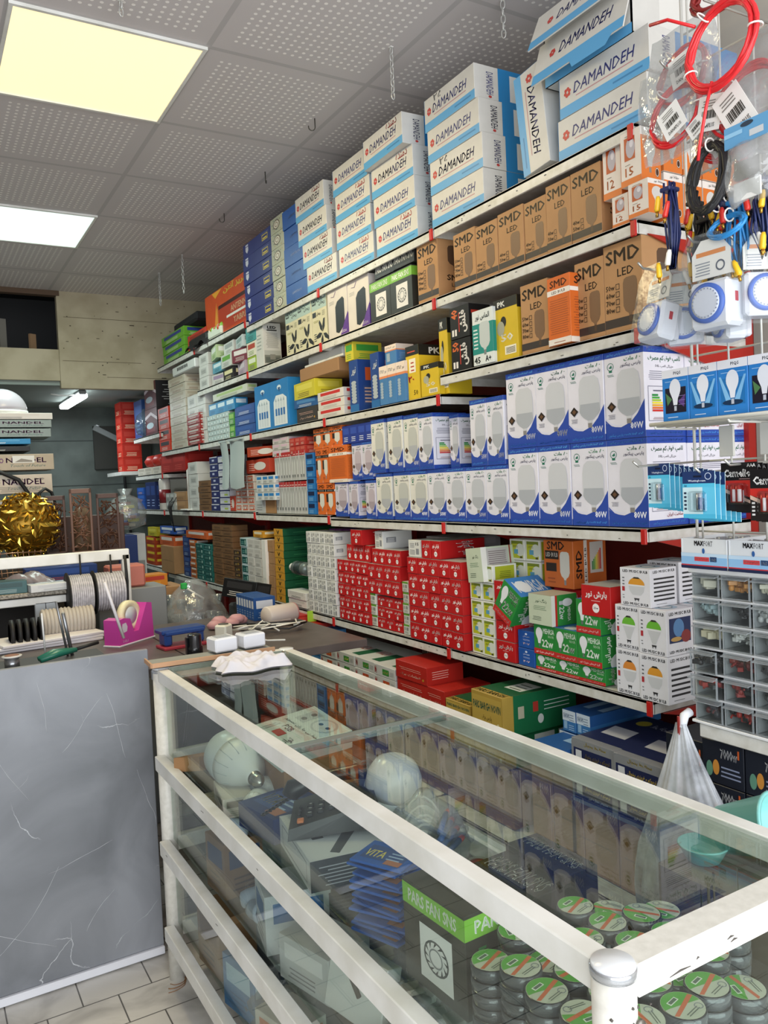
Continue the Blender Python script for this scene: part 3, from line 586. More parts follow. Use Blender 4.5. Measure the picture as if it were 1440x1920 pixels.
def k_baresh(b, w, d, h, f, v):
    f('F').text('بارش نور', .14, .58, .88, .84, '#f6eeee', .03).ell(.5, .28, .15*h/w, .15, '#f3eeee').text('15w' if v != 3 else '25w', .42, .25, .58, .32, '#333', .02).lines(.35, .5, .65, .54, 1, '#e5a8a8', .6, 0)
    f('R').text('بارش نور', .35, .1, .75, .9, '#f1d9d9', .03, 0, 90); f('L').text('بارش نور', .3, .1, .8, .9, '#f6eeee', .03, 0, 90)
    f('T').rect(0, 0, 1, 1, '#b8b7b4' if v != 1 else '#c21f22')
def k_white_small(b, w, d, h, f, v):
    f('F').lines(.1, .12, .55, .45, 5, '#55585c').text(['15', '12', '18'][v % 3], .6, .68, .85, .86, '#33363b', .02).lines(.1, .55, .5, .85, 4, '#7c8085').rect(.62, .15, .85, .5, '#8b8f95')
    f('R').rect(.12, .35, .45, .65, '#8a8d92').lines(.15, .38, .42, .62, 4, '#e6e6e6')
def k_whitegreen(b, w, d, h, f, v):
    f('F').rect(0, .82, 1, 1, '#5f9a34').rect(.1, .4, .42, .72, '#a3a8a1').rect(.5, .4, .85, .72, '#8c918c').lines(.1, .1, .85, .35, 4, '#777c78')
def k_greenwin(b, w, d, h, f, v):
    f('F').rect(.12, .1, .9, .92, '#b9bf2e').rect(.12, .78, .9, .92, '#76862a').ell(.72, .5, .3, .3, '#d9ded2').rect(.3, .3, .58, .52, '#5a9fc0').rect(.7, .1, .86, .2, '#4a4a20').lines(.2, .62, .6, .74, 2, '#5c6a1e')
    f('R').rect(.1, .08, .9, .92, '#a9b12b').lines(.25, .3, .8, .7, 4, '#6a741e')
def k_mehrsa(b, w, d, h, f, v):
    f('F').rect(0, 0, 1, .19, '#c0302b').text('آتیا فروش ویژه نور', .08, .05, .92, .14, '#f5dede', .015).bulb(.26, .58, .32, .66, '#e4e6ea', '#6b6d70', 'A').text('MEHRSA', .45, .72, .96, .9, '#eaf3ea', .02).text('NOOR', .68, .60, .94, .69, '#cfe6cf', .01).text('22w', .38, .27, .9, .53, '#f4faf4', .02)
    f('R').rect(.75, 0, 1, 1, '#2d66b0').rect(.8, .35, 1, .95, '#c0302b').text('22w', .84, .4, .96, .9, '#eee', .02, 0, 90).text('مهرسانور', .12, .1, .4, .95, '#eaf3ea', .02, 0, 90).ell(.72, .12, .4, .3, '#dfe5ea')
    f('T').rect(0, 0, 1, 1, '#3f7fc4').text('MEHRSA', .2, .1, .8, .9, '#e8eef5', .02, 0, 90); b.ell(.5, .3, .3, .2, '#dfe5ea')
def k_music(b, w, d, h, f, v):
    c = ['#dd9a35', '#6cb53a', '#d98a3a'][v % 3]
    f('F').text('LED MUSIC BULB', .1, .88, .92, .95, '#1e1e20', .025).text('LED MUSIC BULB', .1, .03, .92, .1, '#1e1e20', .025)
    if v % 3 == 1: b.poly([(.3, .56), (.42, .36), (.48, .24), (.62, .24), (.68, .36), (.82, .56)], '#c9cbce')
    else: b.poly([(.28, .56), (.32, .4), (.42, .3), (.68, .3), (.78, .4), (.82, .56)], '#cdcfd3')
    b.poly([(.28, .54)]+[(.55+.27*math.cos(R(a)), .56+.2*math.sin(R(a))) for a in range(180, -1, -20)]+[(.82, .54)], c).rect(.28, .53, .82, .57, '#e4e5e8').poly([(.42, .73), (.48, .77), (.62, .77), (.68, .73)], '#33302c')
    b.poly([(.46, .22), (.64, .22), (.6, .13), (.58, .18), (.52, .18), (.5, .13)], '#3a3a3d').rect(.07, .38, .16, .5, '#b03038').lines(.08, .55, .16, .8, 3, '#5c5c60').lines(.08, .2, .15, .33, 2, '#8c8c90')
    f('R').text('LED MUSIC BULB', .1, .88, .92, .95, '#1e1e20', .025)
    if v % 3 == 1: b.rect(.1, .28, .9, .82, '#27355e').ell(.45, .6, .2, .2, '#5c87b8').ell(.72, .4, .18, .14, '#8a3a3a').ell(.35, .36, .2, .05, '#c09a5a').text('LED MUSIC BULB', .1, .06, .92, .12, '#1e1e20', .025)
    else:
        for k in range(6): b.rect(.12, .16+.11*k, .9, .205+.11*k, '#2f2f33')
        b.lines(.15, .07, .6, .1, 1, '#666')
    f('T').ell(.5, .5, .32, .32, '#a8c2d2').ell(.5, .5, .16, .16, '#dfe3e6').ring(.5, .5, .2, .2, '#55606a', .2)
def k_bluepiece(b, w, d, h, f, v):
    f('F').text('مهرسان', .3, .62, .7, .74, '#d3ddf3', .01).text('۴۰۷', .3, .2, .7, .32, '#e6cbd0', .02).lines(.28, .45, .72, .55, 2, '#aebfe8').ell(.5, .82, .07, .06, '#d3ddf3')
def k_piqs(b, w, d, h, f, v):
    f('F').rect(0, .84, 1, 1, '#e4e4ea').text('PIQS', .45, .88, .72, .95, '#30405f', .02).lines(.08, .76, .92, .79, 1, '#9cc3ea', .4, .1)
    if v: b.rect(.12, .18, .9, .66, '#1f6fae').poly([(.05, .7), (.12, .7), (.45, .25), (.3, .2)], '#7fb8e2').poly([(.95, .7), (.88, .7), (.55, .25), (.7, .2)], '#7fb8e2').ell(.5, .22, .34, .05, '#0f2f4f')
    else: b.rect(.12, .15, .9, .64, '#191527').poly([(.14, .55), (.38, .42), (.2, .3)], '#4f7a4c').poly([(.88, .5), (.6, .36), (.82, .25)], '#5a3a7c').lines(.6, .3, .88, .55, 3, '#8a7ab0', .1)
    b.bulb(.5, .5, .42, .62, '#dfe2ea', '#b7bcc9', 'A').lines(.15, .06, .6, .1, 1, '#d8e6f5')
def k_maxfort(b, w, d, h, f, v):
    f('F').rect(0, 0, 1, .1, '#20284a').rect(0, .1, 1, .14, '#c33a44').rect(0, .14, 1, .4, '#8dbbe4').rect(0, .4, 1, .52, '#bfd8ee').text('MAX', .3, .76, .5, .93, '#26242a', .04).text('FORT', .51, .76, .70, .93, '#3a3a40', .0).ell(.5, .6, .03, .09, '#2f5fa0').rect(.3, .26, .62, .4, '#cf4149').text('Extra Heavy Duty', .32, .29, .6, .37, '#f5e6e6', .005).rect(.64, .26, .78, .42, '#26426c').text('10x2', .66, .29, .76, .38, '#e6edf5', .01)
def k_gold(b, w, d, h, f, v):
    f('F').rect(.03, .1, .97, .9, '#bfa14c').text('PARS BARGH NOVIN', .06, .56, .94, .76, '#1d5a4c', .03).text('پارس برق', .35, .3, .65, .45, '#5c4512', .01).ell(.85, .25, .04, .07, '#e6d9a8')
    f('T').rect(0, .12, 1, 1, '#1f5d3a').rect(.35, .3, .85, .6, '#dfe2dc').lines(.4, .33, .8, .57, 3, '#6b7a6c').text('PARS BARGH', .05, .02, .95, .1, '#1d5a4c', .01)
    f('R').rect(.14, 0, 1, 1, '#1c6a42')
    if v: b.rect(.4, .3, .68, .85, '#ccd2cc').rect(.74, .3, .95, .85, '#ccd2cc').ell(.2, .6, .04, .1, '#b53a30')
    else: b.rect(.2, .4, .28, .7, '#b9b59c').rect(.4, .5, .47, .75, '#b53a30').lines(.55, .5, .9, .8, 3, '#dfe6df', .2, 0).ell(.5, .3, .04, .12, '#d5dad5')
def k_grey(b, w, d, h, f, v):
    f('F').poly([(0, 0), (0, .9), (.1, 1), (1, 1), (1, 0)], '#8a8c90').rect(.05, .12, .92, .72, '#20274f').text('ترموکم و فریزری یخچال', .3, .42, .88, .6, '#d3b640', .01).text('مخصوص یخچال و فریزر', .38, .2, .82, .33, '#dfe0ea', .005).text('محافظ یخچال', .3, .8, .8, .95, '#c7b13c', .02).rect(.1, .3, .24, .66, '#d6d8de')
    f('T').rect(0, .1, 1, 1, '#232b52').poly([(.15, .3), (.7, .3), (.6, .55), (.05, .55)], '#c7c9cf').ell(.3, .8, .14, .08, '#cabb3a').text('محافظ', .5, .75, .9, .85, '#c9cde0', .01)
    f('R').rect(0, 0, .2, 1, '#86898c').rect(.03, .3, .18, .7, '#5d8f75').rect(.2, 0, 1, 1, '#232b52').rect(.22, 0, .26, 1, '#c07a3c').rect(.45, .15, .85, .75, '#c9cbd2')
def k_7000(b, w, d, h, f, v):
    f('F').text('7000w', .45, .62, .85, .85, '#e8e8ec', .02).ell(.18, .32, .08, .18, '#5f8f78').ell(.34, .38, .08, .18, '#c98a3a').lines(.45, .2, .95, .5, 3, '#8a93ae').rect(.86, .7, .9, .9, '#d0602c')
    f('R').text('7000w', .2, .55, .7, .8, '#e8e8ec', .02)
def k_khayam(b, w, d, h, f, v):
    f('F').rect(0, .5, 1, 1, '#cfdce8').text('KHAYAM', .08, .62, .5, .85, '#1d4a7a', .02).rect(.1, .12, .35, .48, '#8fb6d8').lines(.5, .55, .9, .9, 3, '#7a8ea6').lines(.45, .1, .9, .4, 3, '#a9c9e6')
    f('T').rect(0, 0, 1, 1, '#2a5c9c').text('KHAYAM', .1, .6, .5, .8, '#dfe9f4', .02).rect(.45, .2, .9, .5, '#9cc0e2')
    f('R').rect(0, .5, 1, 1, '#2a5c9c')
def k_switch(b, w, d, h, f, v):
    c = ['#3b8a3c', '#c04a2c'][v % 2]
    f('F').frm(.05, .2, .15, .8, .01, '#a03a36').text('B', .06, .3, .14, .7, '#a8302c', .03).rect(.42, .2, .72, .72, c).text('ایران', .46, .34, .68, .6, '#e9d36a', .02).lines(.76, .3, .95, .7, 3, '#9a9c9c')
    f('T').rect(.6, .1, 1, .6, '#1f5b3c').text('BARIZAN', .05, .4, .55, .6, '#c05a4c', .01)
def k_redswitch(b, w, d, h, f, v):
    f('F').lines(.1, .55, .9, .75, 2, '#e3b3a6', .2).text('قطعات برق', .15, .2, .8, .38, '#ecc9b8', .01).ell(.88, .25, .03, .07, '#b8862c'); f('R').lines(.1, .3, .6, .8, 4, '#e5a59a')
def k_redblack(b, w, d, h, f, v):
    f('F').text('لامپ حرارتی', .2, .3, .9, .7, '#efe9d0', .02); f('R').lines(.1, .2, .9, .8, 4, '#b9b0a0', .2)
def k_zebriz(b, w, d, h, f, v):
    f('F').rect(.32, .08, 1, .6, '#a8361f').rect(.32, .56, 1, .64, '#3a1712').text('ANTENNA', .6, .38, .98, .5, '#e0b48c', .02).text('TABRIZ', .65, .12, .98, .24, '#e0b48c', .02).rect(.5, .29, 1, .34, '#d8d4cc').text('تبریز آنتن', .45, .82, .98, .98, '#d8b23c', .03)
    b.poly([(.18, .98), (.42, .98), (.26, .84)], '#d9982e').poly([(0, 0), (.06, .3), (.1, 0)], '#dd9a30').poly([(.2, .1), (.28, .75), (.3, .1)], '#d38b33').rect(.29, .08, .31, .6, '#c8783a')
def k_maroon(b, w, d, h, f, v):
    f('F').poly([(0, .6), (.5, .75), (1, .5), (1, .62), (.5, .87), (0, .72)], '#d4c6cc').rect(.1, .1, .8, .3, '#7b3038').ell(.4, .35, .3, .12, '#b9cdd6')
    f('R').rect(0, 0, 1, 1, '#141315').lines(.15, .1, .85, .9, 9, '#a8a8a8', .25, .6)
def k_shield(b, w, d, h, f, v):
    f('F').poly([(.1, .9), (.1, .45), (.15, .25), (.2, .45), (.2, .9)], '#cfd0da').rect(.1, .72, .2, .78, '#5b4a8c').frm(.7, .3, .9, .72, .012, '#cbb84a').rect(.73, .4, .87, .5, '#d9c44a').lines(.66, .78, .94, .86, 1, '#7c86b8')
def k_pattern(b, w, d, h, f, v):
    f('F'); rn = random.Random(4)
    for _ in range(14): x, y = rn.random()*.85+.05, rn.random()*.8+.08; b.rect(x, y, x+.08, y+.05, rn.choice(['#7c8a78', '#b1a46c', '#6c7f83']))
    b.ell(.5, .5, .26, .3, '#d8d8c8').ring(.5, .5, .26, .3, '#6f5f50', .2).ring(.5, .5, .13, .16, '#8a6c58', .3)
def k_bluebox(b, w, d, h, f, v): f('F').text('LAMPTRON', .3, .45, .72, .58, '#c5d2ec', .005, .2)
def k_tubes(b, w, d, h, f, v):
    f('F').ell(.5, .84, .12, .05, '#d6e6f0').poly([(.42, .84), (.5, .74), (.58, .84)], '#214f80').poly([(.15, .05), (.15, .55), (.3, .68), (.7, .68), (.9, .6), (.9, .05)], '#dfe6ea')
    for k in range(4): x = .24+.15*k; b.rect(x, .08, x+.1, .55, '#cfd8de').rect(x, .25, x+.1, .4, '#2b6cae').poly([(x, .55), (x+.05, .63), (x+.1, .55)], '#9fb0ba')
def k_cfl(b, w, d, h, f, v):
    f('F').rect(0, .0, 1, .14, '#2c6aa8')
    for k in range(7): b.ell(.5, .2+.06*k, .3, .038, '#aab4bd', 10)
    b.text('نور', .3, .7, .8, .86, '#dfe6ee', .02, .2)
    f('R').rect(.3, .6, .55, .85, '#cf5a2c').rect(.2, .12, .8, .5, '#2f4b86')
    for k in range(5): b.rect(.25, .17+.065*k, .75, .2+.065*k, '#c4a59a')
def k_orangeblue(b, w, d, h, f, v):
    f('F').rect(0, .72, 1, 1, '#ead9cc').rect(0, .68, 1, .74, '#dd8a5c').text('نور PLITE', .1, .8, .9, .9, '#6b7685', .01)
    for k in range(6): b.ell(.3, .2+.07*k, .18, .04, '#9fb0c0', 8)
    f('R').rect(0, .72, 1, 1, '#e6d6ca').rect(0, .68, 1, .74, '#dd8a5c').lines(.1, .2, .9, .6, 7, '#8fb0d4', .3)
def k_vblister(b, w, d, h, f, v):
    f('F').rect(0, .84, 1, 1, '#b02a28').lines(.1, .88, .9, .95, 1, '#e6c5c0').rect(.2, .1, .8, .8, '#9a9c9c').poly([(.3, .12), (.3, .6), (.5, .78), (.7, .6), (.7, .12)], '#d0d2d0').rect(.3, .12, .7, .2, '#77797a')
def k_orangewin(b, w, d, h, f, v): f('F').frm(.1, .15, .9, .85, .06, '#d0603a').rect(.3, .25, .75, .6, '#a8452c').ell(.5, .45, .16, .14, '#d9cfc8').lines(.2, .7, .8, .8, 1, '#8a7f78')
def k_redwin(b, w, d, h, f, v): f('F').ell(.6, .5, .25, .3, '#d6d2cc').lines(.1, .2, .4, .8, 4, '#e5b2a6')
def k_navywhite(b, w, d, h, f, v): f('F').rect(0, 0, .42, .85, '#262d63').rect(.14, .3, .26, .6, '#b9bdd8').rect(.42, .85, 1, 1, '#262d63').rect(.42, 0, .48, .85, '#262d63').rect(.7, .2, .88, .45, '#a9b94a').lines(.52, .55, .9, .75, 2, '#8d92a8')
def k_teal(b, w, d, h, f, v): f('F').rect(.06, .12, .94, .88, '#174f4c').lines(.15, .3, .6, .7, 2, '#6fa39c').rect(.7, .25, .85, .75, '#9fc4b9')
def k_kraftsmall(b, w, d, h, f, v): f('F').lines(.15, .25, .85, .7, 2, '#4f3723', .5, .3).rect(.0, .96, 1, 1, '#3b2a1c')
def k_darkkraft(b, w, d, h, f, v): f('F').rect(.1, .2, .9, .8, '#2a2019').ell(.6, .5, .15, .2, '#8a6a2c').lines(.2, .3, .45, .7, 2, '#c5a56a')
def k_greenlong(b, w, d, h, f, v):
    f('F').rect(0, 0, 1, 1, '#c8922f').text('۷', .3, .2, .6, .8, '#2a2a1c', .03).lines(.1, .1, .9, .2, 1, '#1f5a3a')
    f('R').lines(.15, .4, .5, .6, 1, '#3f8a5a').lines(.6, .45, .9, .6, 1, '#9a8c2c')
def k_nandel(b, w, d, h, f, v):
    f('F').rect(0, 0, .5, .5, '#6f7f7c' if v != 2 else '#c9c0b2').text('NANDEL', .56, .46, .93, .78, '#6b3a68', .02).text('Touch of Future', .6, .2, .92, .36, '#33605a', .0, .3)
    if v == 2: b.lines(.5, .1, .9, .4, 4, '#8a847a').text('LCD . PLASMA . LCD , SLCD', .45, .7, .93, .8, '#4a443e', .01)
    if v == 1: b.rect(.62, .45, .82, .9, '#dcd9d2').poly([(.64, .5), (.7, .72), (.8, .6), (.8, .5)], '#8b8378')
    b.ring(.52, .6, .02, .16, '#6b3a68', .4, 6)
def k_generic(b, w, d, h, f, v):
    c1, c2 = v
    for s_ in 'FR': f(s_).rect(.12, .52, .88, .86, c1).lines(.15, .12, .8, .42, 3, c2)
def k_grid(b, w, d, h, f, v): f('F').rect(.1, .2, .9, .85, '#9fb7b6').ell(.5, .5, .2, .25, '#dde4e2').lines(.1, .05, .9, .15, 1, '#3c6a78')
def k_label(b, w, d, h, f, v): f('F').rect(.2, .25, .8, .75, '#b9b9b5').lines(.25, .35, .75, .65, 3, '#6f6f6c')
def k_ctn(b, w, d, h, f, v): f('F').lines(.1, .45, .9, .5, 1, '#8a6a48', .4, 0); f('R').rect(.6, .3, .85, .6, '#8f6c4a')
def k_lucas(b, w, d, h, f, v): f('F').rect(0, .5, 1, 1, '#8f9aa3').text('LUCAS', .12, .55, .7, .85, '#e8ecee', .01).rect(0, 0, 1, .5, '#cf8a2c'); f('R').rect(0, 0, 1, 1, '#a3281f')
KB = dict(damandeh=(k_damandeh, '#d9d7d1'), w80=(k_pars('80'), '#e9e7f0'), w50=(k_pars('50'), '#e6e5ee'), w40=(k_pars('40'), '#e4e3dc'), w30=(k_pars('30'), '#d9d5e3'),
 smd=(k_smd, '#b98d61'), smdo=(k_smdo, '#d86c2c'), smdw=(k_smdo_wide, '#cc6c31'), win=(k_win15, '#ece3da'), pk=(k_pk, '#d8b92c'), pk2=(k_pk2, '#dcbc2e'), black50=(k_black50, '#1e1c1c'), teal45=(k_teal45, '#dfe5e2'),
 parsfan=(k_parsfan, '#33342f'), parsflat=(k_parsflat, '#232323'), router=(k_router, '#ddd5ce'), fan=(k_fan, '#d7d2b2'), ledpaper=(k_ledpaper, '#d6d5cf'), baresh=(k_baresh, '#bd1f21'), whs=(k_white_small, '#dfe0dd'),
 whg=(k_whitegreen, '#dde0d8'), grw=(k_greenwin, '#e3e5dc'), mehrsa=(k_mehrsa, '#2f8a3e'), music=(k_music, '#e6e6ec'), bluep=(k_bluepiece, '#2457a8'), piqs=(k_piqs, '#2f7fca'), maxfort=(k_maxfort, '#dfe2e6'),
 gold=(k_gold, '#b59645'), grey=(k_grey, '#8a8c90'), b7000=(k_7000, '#1d212c'), khayam=(k_khayam, '#3d78b4'), switch=(k_switch, '#cfd0ce'), redsw=(k_redswitch, '#b52a22'), redblack=(k_redblack, '#3a1c18'), zebriz=(k_zebriz, '#c04a22'),
 maroon=(k_maroon, '#5c1c24'), shield=(k_shield, '#2a3478'), pattern=(k_pattern, '#b5b9a4'), bluebox=(k_bluebox, '#2458a8'), tubes=(k_tubes, '#2b7fc0'), cfl=(k_cfl, '#28488c'), orb=(k_orangeblue, '#4b7fb4'),
 vbl=(k_vblister, '#b9bab8'), orw=(k_orangewin, '#d5ccc4'), redwin=(k_redwin, '#b8422e'), navyw=(k_navywhite, '#c9cad2'), teal=(k_teal, '#2a6e68'), kraft=(k_kraftsmall, '#775638'), dkraft=(k_darkkraft, '#5c442e'),
 greenlong=(k_greenlong, '#1c5a3c'), nandel=(k_nandel, '#8b9794'), grid=(k_grid, '#c3cdc9'), lab=(k_label, '#d3d2cd'), ctn=(k_ctn, '#a37c55'), lucas=(k_lucas, '#a3281f'))
MC = {}
def boxmesh(kind, w, d, h, v=0, col=None):
    k = (kind, round(w, 3), round(d, 3), round(h, 3), str(v), col)
    if k not in MC:
        fn, base = KB[kind] if kind in KB else (k_generic, kind); b = MB(); rn = random.Random(str(k)); rough = .62 if kind in ('smd', 'kraft', 'dkraft', 'ctn') else .42
        base_m = mat('card_'+(col or base).lstrip('#'), col or base, rough, noise=.07, scale=14, spec=.3)
        b.box((0, 0, h/2), (w, d, h), base_m, .0012)
        fn(b, w, d, h, lambda s_: FR(b, w, d, h, s_), v); MC[k] = b.mesh(kind if kind in KB else 'carton')
    return MC[k]
NZ = random.Random(11)
def K(kind, desc, xl, xr, zb, yt, cols=1, rows=1, d=.12, X=XF+.012, v=0, name='product_box', cat='box', group=None, skip=(), jit=.0025, gap=.001, col=None, rz=0, hh=None, tag='', lean=0, ww=None):
    yL = ypx(xl, zb, X); yR = ypx(xr, zb, X)
    if ww: yR = yL-ww*cols
    zt = zb+hh*rows if hh else zpx(yt, yL, X)
    W = (yL-yR)/cols; H = (zt-zb)/rows; out = []
    for r in range(rows):
        for c in range(cols):
            if (r, c) in skip: continue
            vv = v[(r*cols+c) % len(v)] if isinstance(v, list) else v
            me = boxmesh(kind, W-gap, d, H-.0014, vv, col)
            if rows > 1 and cols > 1: pos = ', %s row up, %s from the left' % (ORD[r+1], ORD[c+1])
            elif rows > 1: pos = ', %s up in its stack' % ORD[r+1]
            elif cols > 1: pos = ', %s from the left' % ORD[c+1]
            else: pos = ''
            o = place(me, name, (X+d/2+NZ.random()*jit*2, yL-W*(c+.5)+NZ.uniform(-jit, jit)*.3+lean*r, zb+H*r+.0012), R(-90)+rz+NZ.uniform(-jit, jit)*4, desc+pos, cat, group or (desc+' group' if rows*cols > 1 else None))
            out.append(o)
    return zt

# ================================================================ STOCK ON THE SHELVES
T = {b_: [z+LIP for z in zs] for b_, zs in BAYS.items()}
# ---- top shelf, nearest two bays: fan boxes
Z1 = T[1][0]; DW, DH = .296, .1125
def fanbox(px, row, desc, v=0, X=XF+.012, dd=.34, zb=Z1, rz=0, ww=DW):
    z = zb+DH*row; yL = ypx(px, z, X)
    return place(boxmesh('damandeh', ww-.003, dd, DH-.0018, v), 'fan_box', (X+dd/2, yL-ww/2, z+.002), R(-90)+rz, desc, 'box', 'blue and white fan boxes on the top shelf')
for r, (px, v, rz) in enumerate(((811, 0, 0), (808, 2, .01), (803, 0, 0), (797, 2, -.015))): fanbox(px, r, 'blue and white fan box in the four-high stack under the ceiling, %s up' % ORD[r+1], v, rz=rz)
for r, (px, v, rz) in enumerate(((707, 1, 0), (702, 0, 0), (698, 1, .01), (682, 1, -.02))): fanbox(px, r, 'marked fan box in the stack left of the four-high near stack, %s up' % ORD[r+1], v, rz=rz, X=XF+.008 if r < 3 else XF-.02)
for r, (px, v) in enumerate(((637, 1), (632, 1), (630, 1), (625, 0))): fanbox(px, r, 'fan box in the third stack from the camera side, %s up' % ORD[r+1], v, zb=Z1+.004)
for r, (px, v) in enumerate(((577, 1), (569, 1), (560, 0), (555, 1))): fanbox(px, r, 'fan box in the farthest fan box stack, %s up' % ORD[r+1], v, zb=Z1+.006, dd=.2)
for r, px in enumerate((1048, 1050)): fanbox(px, r, 'large fan box under the open one at the near shelf end, %s up' % ORD[r+1], 0, ww=.32)
# open box on top with its lid flaps hanging forward
def openbox():
    z = Z1+2*DH; t = empty('open_fan_box', (XF+.18, 1.60, z), 'open blue and white fan box with its printed lid hanging down in front', 'box', 'blue and white fan boxes on the top shelf')
    c_ = mat('card_d9d7d1', '#d9d7d1', .45, noise=.07, scale=14)
    b = MB()
    for c, s_ in (((0, 0, .002), (.32, .34, .004)), ((-.158, 0, .1), (.004, .34, .2)), ((.158, 0, .1), (.004, .34, .2)), ((0, .168, .1), (.32, .004, .2)), ((0, -.168, .1), (.32, .004, .2))): b.box(c, s_, c_)
    b.frame((-.16, -.170, 0), (1, 0, 0), (0, 0, 1), .32, .16).rect(0, 0, 1, .16, '#5eaade')
    b.frame((.16, -.17, 0), (0, 1, 0), (0, 0, 1), .34, .16).rect(.3, 0, 1, 1, '#e2e0da')
    o = b.build('carton', t); o.rotation_euler = (0, 0, R(-90))
    for nm, ang, L, zz_, off in (('lid_flap', 198, .125, .118, -.174), ('lid_flap', 204, .115, .2, -.174)):
        b = MB(); b.M = Matrix.Rotation(R(180-ang), 4, 'X')
        b.box((0, 0, -L/2), (.34, .004, L), c_)
        b.frame((-.17, -.0022, -L), (1, 0, 0), (0, 0, 1), .34, L).rect(0, 0, 1, .25, '#5eaade').text('DAMANDEH', .28, .45, .85, .72, '#2f3573', .008, .25)
        for k in range(6): a = R(60*k); b.ell(.2+.02*math.cos(a), .57+.06*math.sin(a), .015, .04, '#c5423f', 8)
        if ang == 198: b.poly([(.45, 0), (.5, -.2), (.85, -.2), (.9, 0)], '#5eaade')
        o = b.build(nm, t, loc=(0, 0, zz_)); o.rotation_euler = (0, 0, R(-90)); o.location = (off, 0, zz_)
openbox()
o = place(boxmesh('damandeh', .30, .30, .115, 0), 'fan_box', (XF+.16, 1.995, Z1+.152), 0, 'fan box standing on its end and leaning between two stacks', 'box', 'blue and white fan boxes on the top shelf')
o.matrix_world = Matrix.Translation((XF+.165, ypx(1003, Z1+.1)+.07, Z1+.012)) @ Matrix.Rotation(R(-6), 4, 'X') @ Matrix.Rotation(R(-90), 4, 'Z') @ Matrix.Rotation(R(90), 4, 'Y') @ Matrix.Translation((-.15, 0, 0))
G = 'lighting stock on the top shelf'
Z = T[3][0]
K('bluebox', 'plain blue lamp box', 537, 578, Z, 400, 1, 5, .25, name='lamp_box', v=0)
K('pattern', 'cream patterned lamp box with round emblem', 514, 537, Z, 415, 1, 6, .25, name='lamp_box')
K('shield', 'navy lamp box with white shield', 461, 514, Z, 462, 1, 6, .25, name='lamp_box')
Z = T[4][0]
K('zebriz', 'large orange red antenna box with a torn yellow corner', 388, 470, Z, 560, 1, 1, .3, name='antenna_box', X=XF+.02)
z_ = K('#6aa832', 'green lamp box on the far top shelf', 306, 346, Z+.003, 636, 1, 3, .2, v=('#2c3f8a', '#d8e6c0'), name='lamp_box')
MB().box((0, 0, .03), (.2, .5, .06), mat('black_cloth', '#17171a', .9, bump=.5, scale=9), .03).build('folded_black_bag', None, (XF+.14, ypx(335, z_), z_+.002), 0, 'black bag lying folded on top of the green lamp boxes', 'bag')
K('#b8392a', 'low red carton lying beside the green lamp boxes', 352, 386, Z, 632, 1, 1, .2, v=('#8a2a20', '#d98a7a'), name='lamp_box')
b = MB(); b.sheet(14, 6, lambda u, v_: ((v_-.5)*.14, (u-.5)*.42, .07+.03*math.sin(u*9)-.13*abs(v_-.5)-.06*abs(u-.5)), mat('black_bag', '#1b1a1c', .6)); b.box((0, 0, .035), (.1, .36, .07), mat('black_bag', '#1b1a1c', .6), .03)
b.build('black_pouch', None, (XF-.02+.07, ypx(370, Z), Z), 0, 'slumped black pouch in front of the low red carton', 'bag')
b = MB(); rn = random.Random(2); b.box((0, 0, .03), (.05, .24, .06), mat('fruit_packet', '#d8dccb', .5), .02)
for k in range(9): b.lathe([(.001, -.02), (.018, -.008), (.022, .006), (.012, .02), (.001, .024)], mat('fruit_print_%d' % (k % 3), ['#7fb33a', '#c9503a', '#dfe0d0'][k % 3], .4), 10, (-.012+rn.random()*.01, -.1+.025*k, .045+.01*rn.random()))
b.build('printed_packet', None, (XF+.03, ypx(400, Z), Z), 0, 'small green and red patterned packet at the shelf edge by the antenna box', 'packet')

# ---- second shelf
Z = T[1][1]
for k, (a, c, yt) in enumerate(((853, 893, 443), (894, 935, 428), (936, 984, 404), (984, 1026, 383), (1026, 1071, 352), (1071, 1127, 328))):
    K('smd', 'brown %s bulb carton on the upper brown row, %s from the left' % (['small', 'small', 'squat', 'narrow', 'tall', 'tallest'][k], ORD[k+1]), a, c, Z, yt, d=.15 if k < 5 else .13, v=[0, 1][k > 0], name='bulb_carton', cat='box', group='brown bulb cartons on the second shelf')
zb = K('win', 'white and orange 12 watt bulb box, lower', 1148, 1180, Z, 372, v=1, d=.07, name='bulb_box')
K('win', 'white and orange 12 watt bulb box tilted on the upper level', 1130, 1164, zb, 276, v=1, d=.07, name='bulb_box')
zb = K('win', 'white and orange 15 watt bulb box at the shelf corner, lower', 1178, 1216, Z, 348, v=2, d=.07, name='bulb_box', X=XF-.01)
K('win', 'white and orange 15 watt bulb box, upper', 1164, 1203, zb, 254, v=0, d=.07, name='bulb_box', X=XF-.004)
for r in range(2):
    for c in range(4): place(boxmesh('win', .068, .07, .123, 0), 'bulb_box', (XF+.12+.075*c, ypx(1204, Z)+.034, Z+.126*r+.001), R(-90), 'orange bulb box behind the 15 watt boxes, %s level, %s back' % (['lower', 'upper'][r], ORD[c+1]), 'box', 'orange bulb boxes behind the front ones')
Z = T[2][1]
K('router', 'white and purple router box with a black router picture', 617, 693, Z, 549, 2, 1, .12, name='router_box')
zb = K('parsfan', 'small green and black wall fan box on the second shelf', 694, 773, Z, 532, 2, 1, .14, name='fan_carton', v=0)
K('parsflat', 'flat black fan box lying on the green fan boxes', 701, 776, zb+.002, 494, 2, 1, .14, name='fan_carton', v=0)
K('smd', 'brown bulb carton at the near end of the second bay', 785, 823, Z, 463, 1, 1, .15, name='bulb_carton', v=0)
Z = T[3][1]
K('fan', 'cream and teal lamp box with a black propeller', 537, 613, Z, 583, 3, 1, .12, name='lamp_box')
K('ledpaper', 'white lamp box printed with a grey room picture', 480, 495, Z, 612, 1, 1, .1, name='lamp_box')
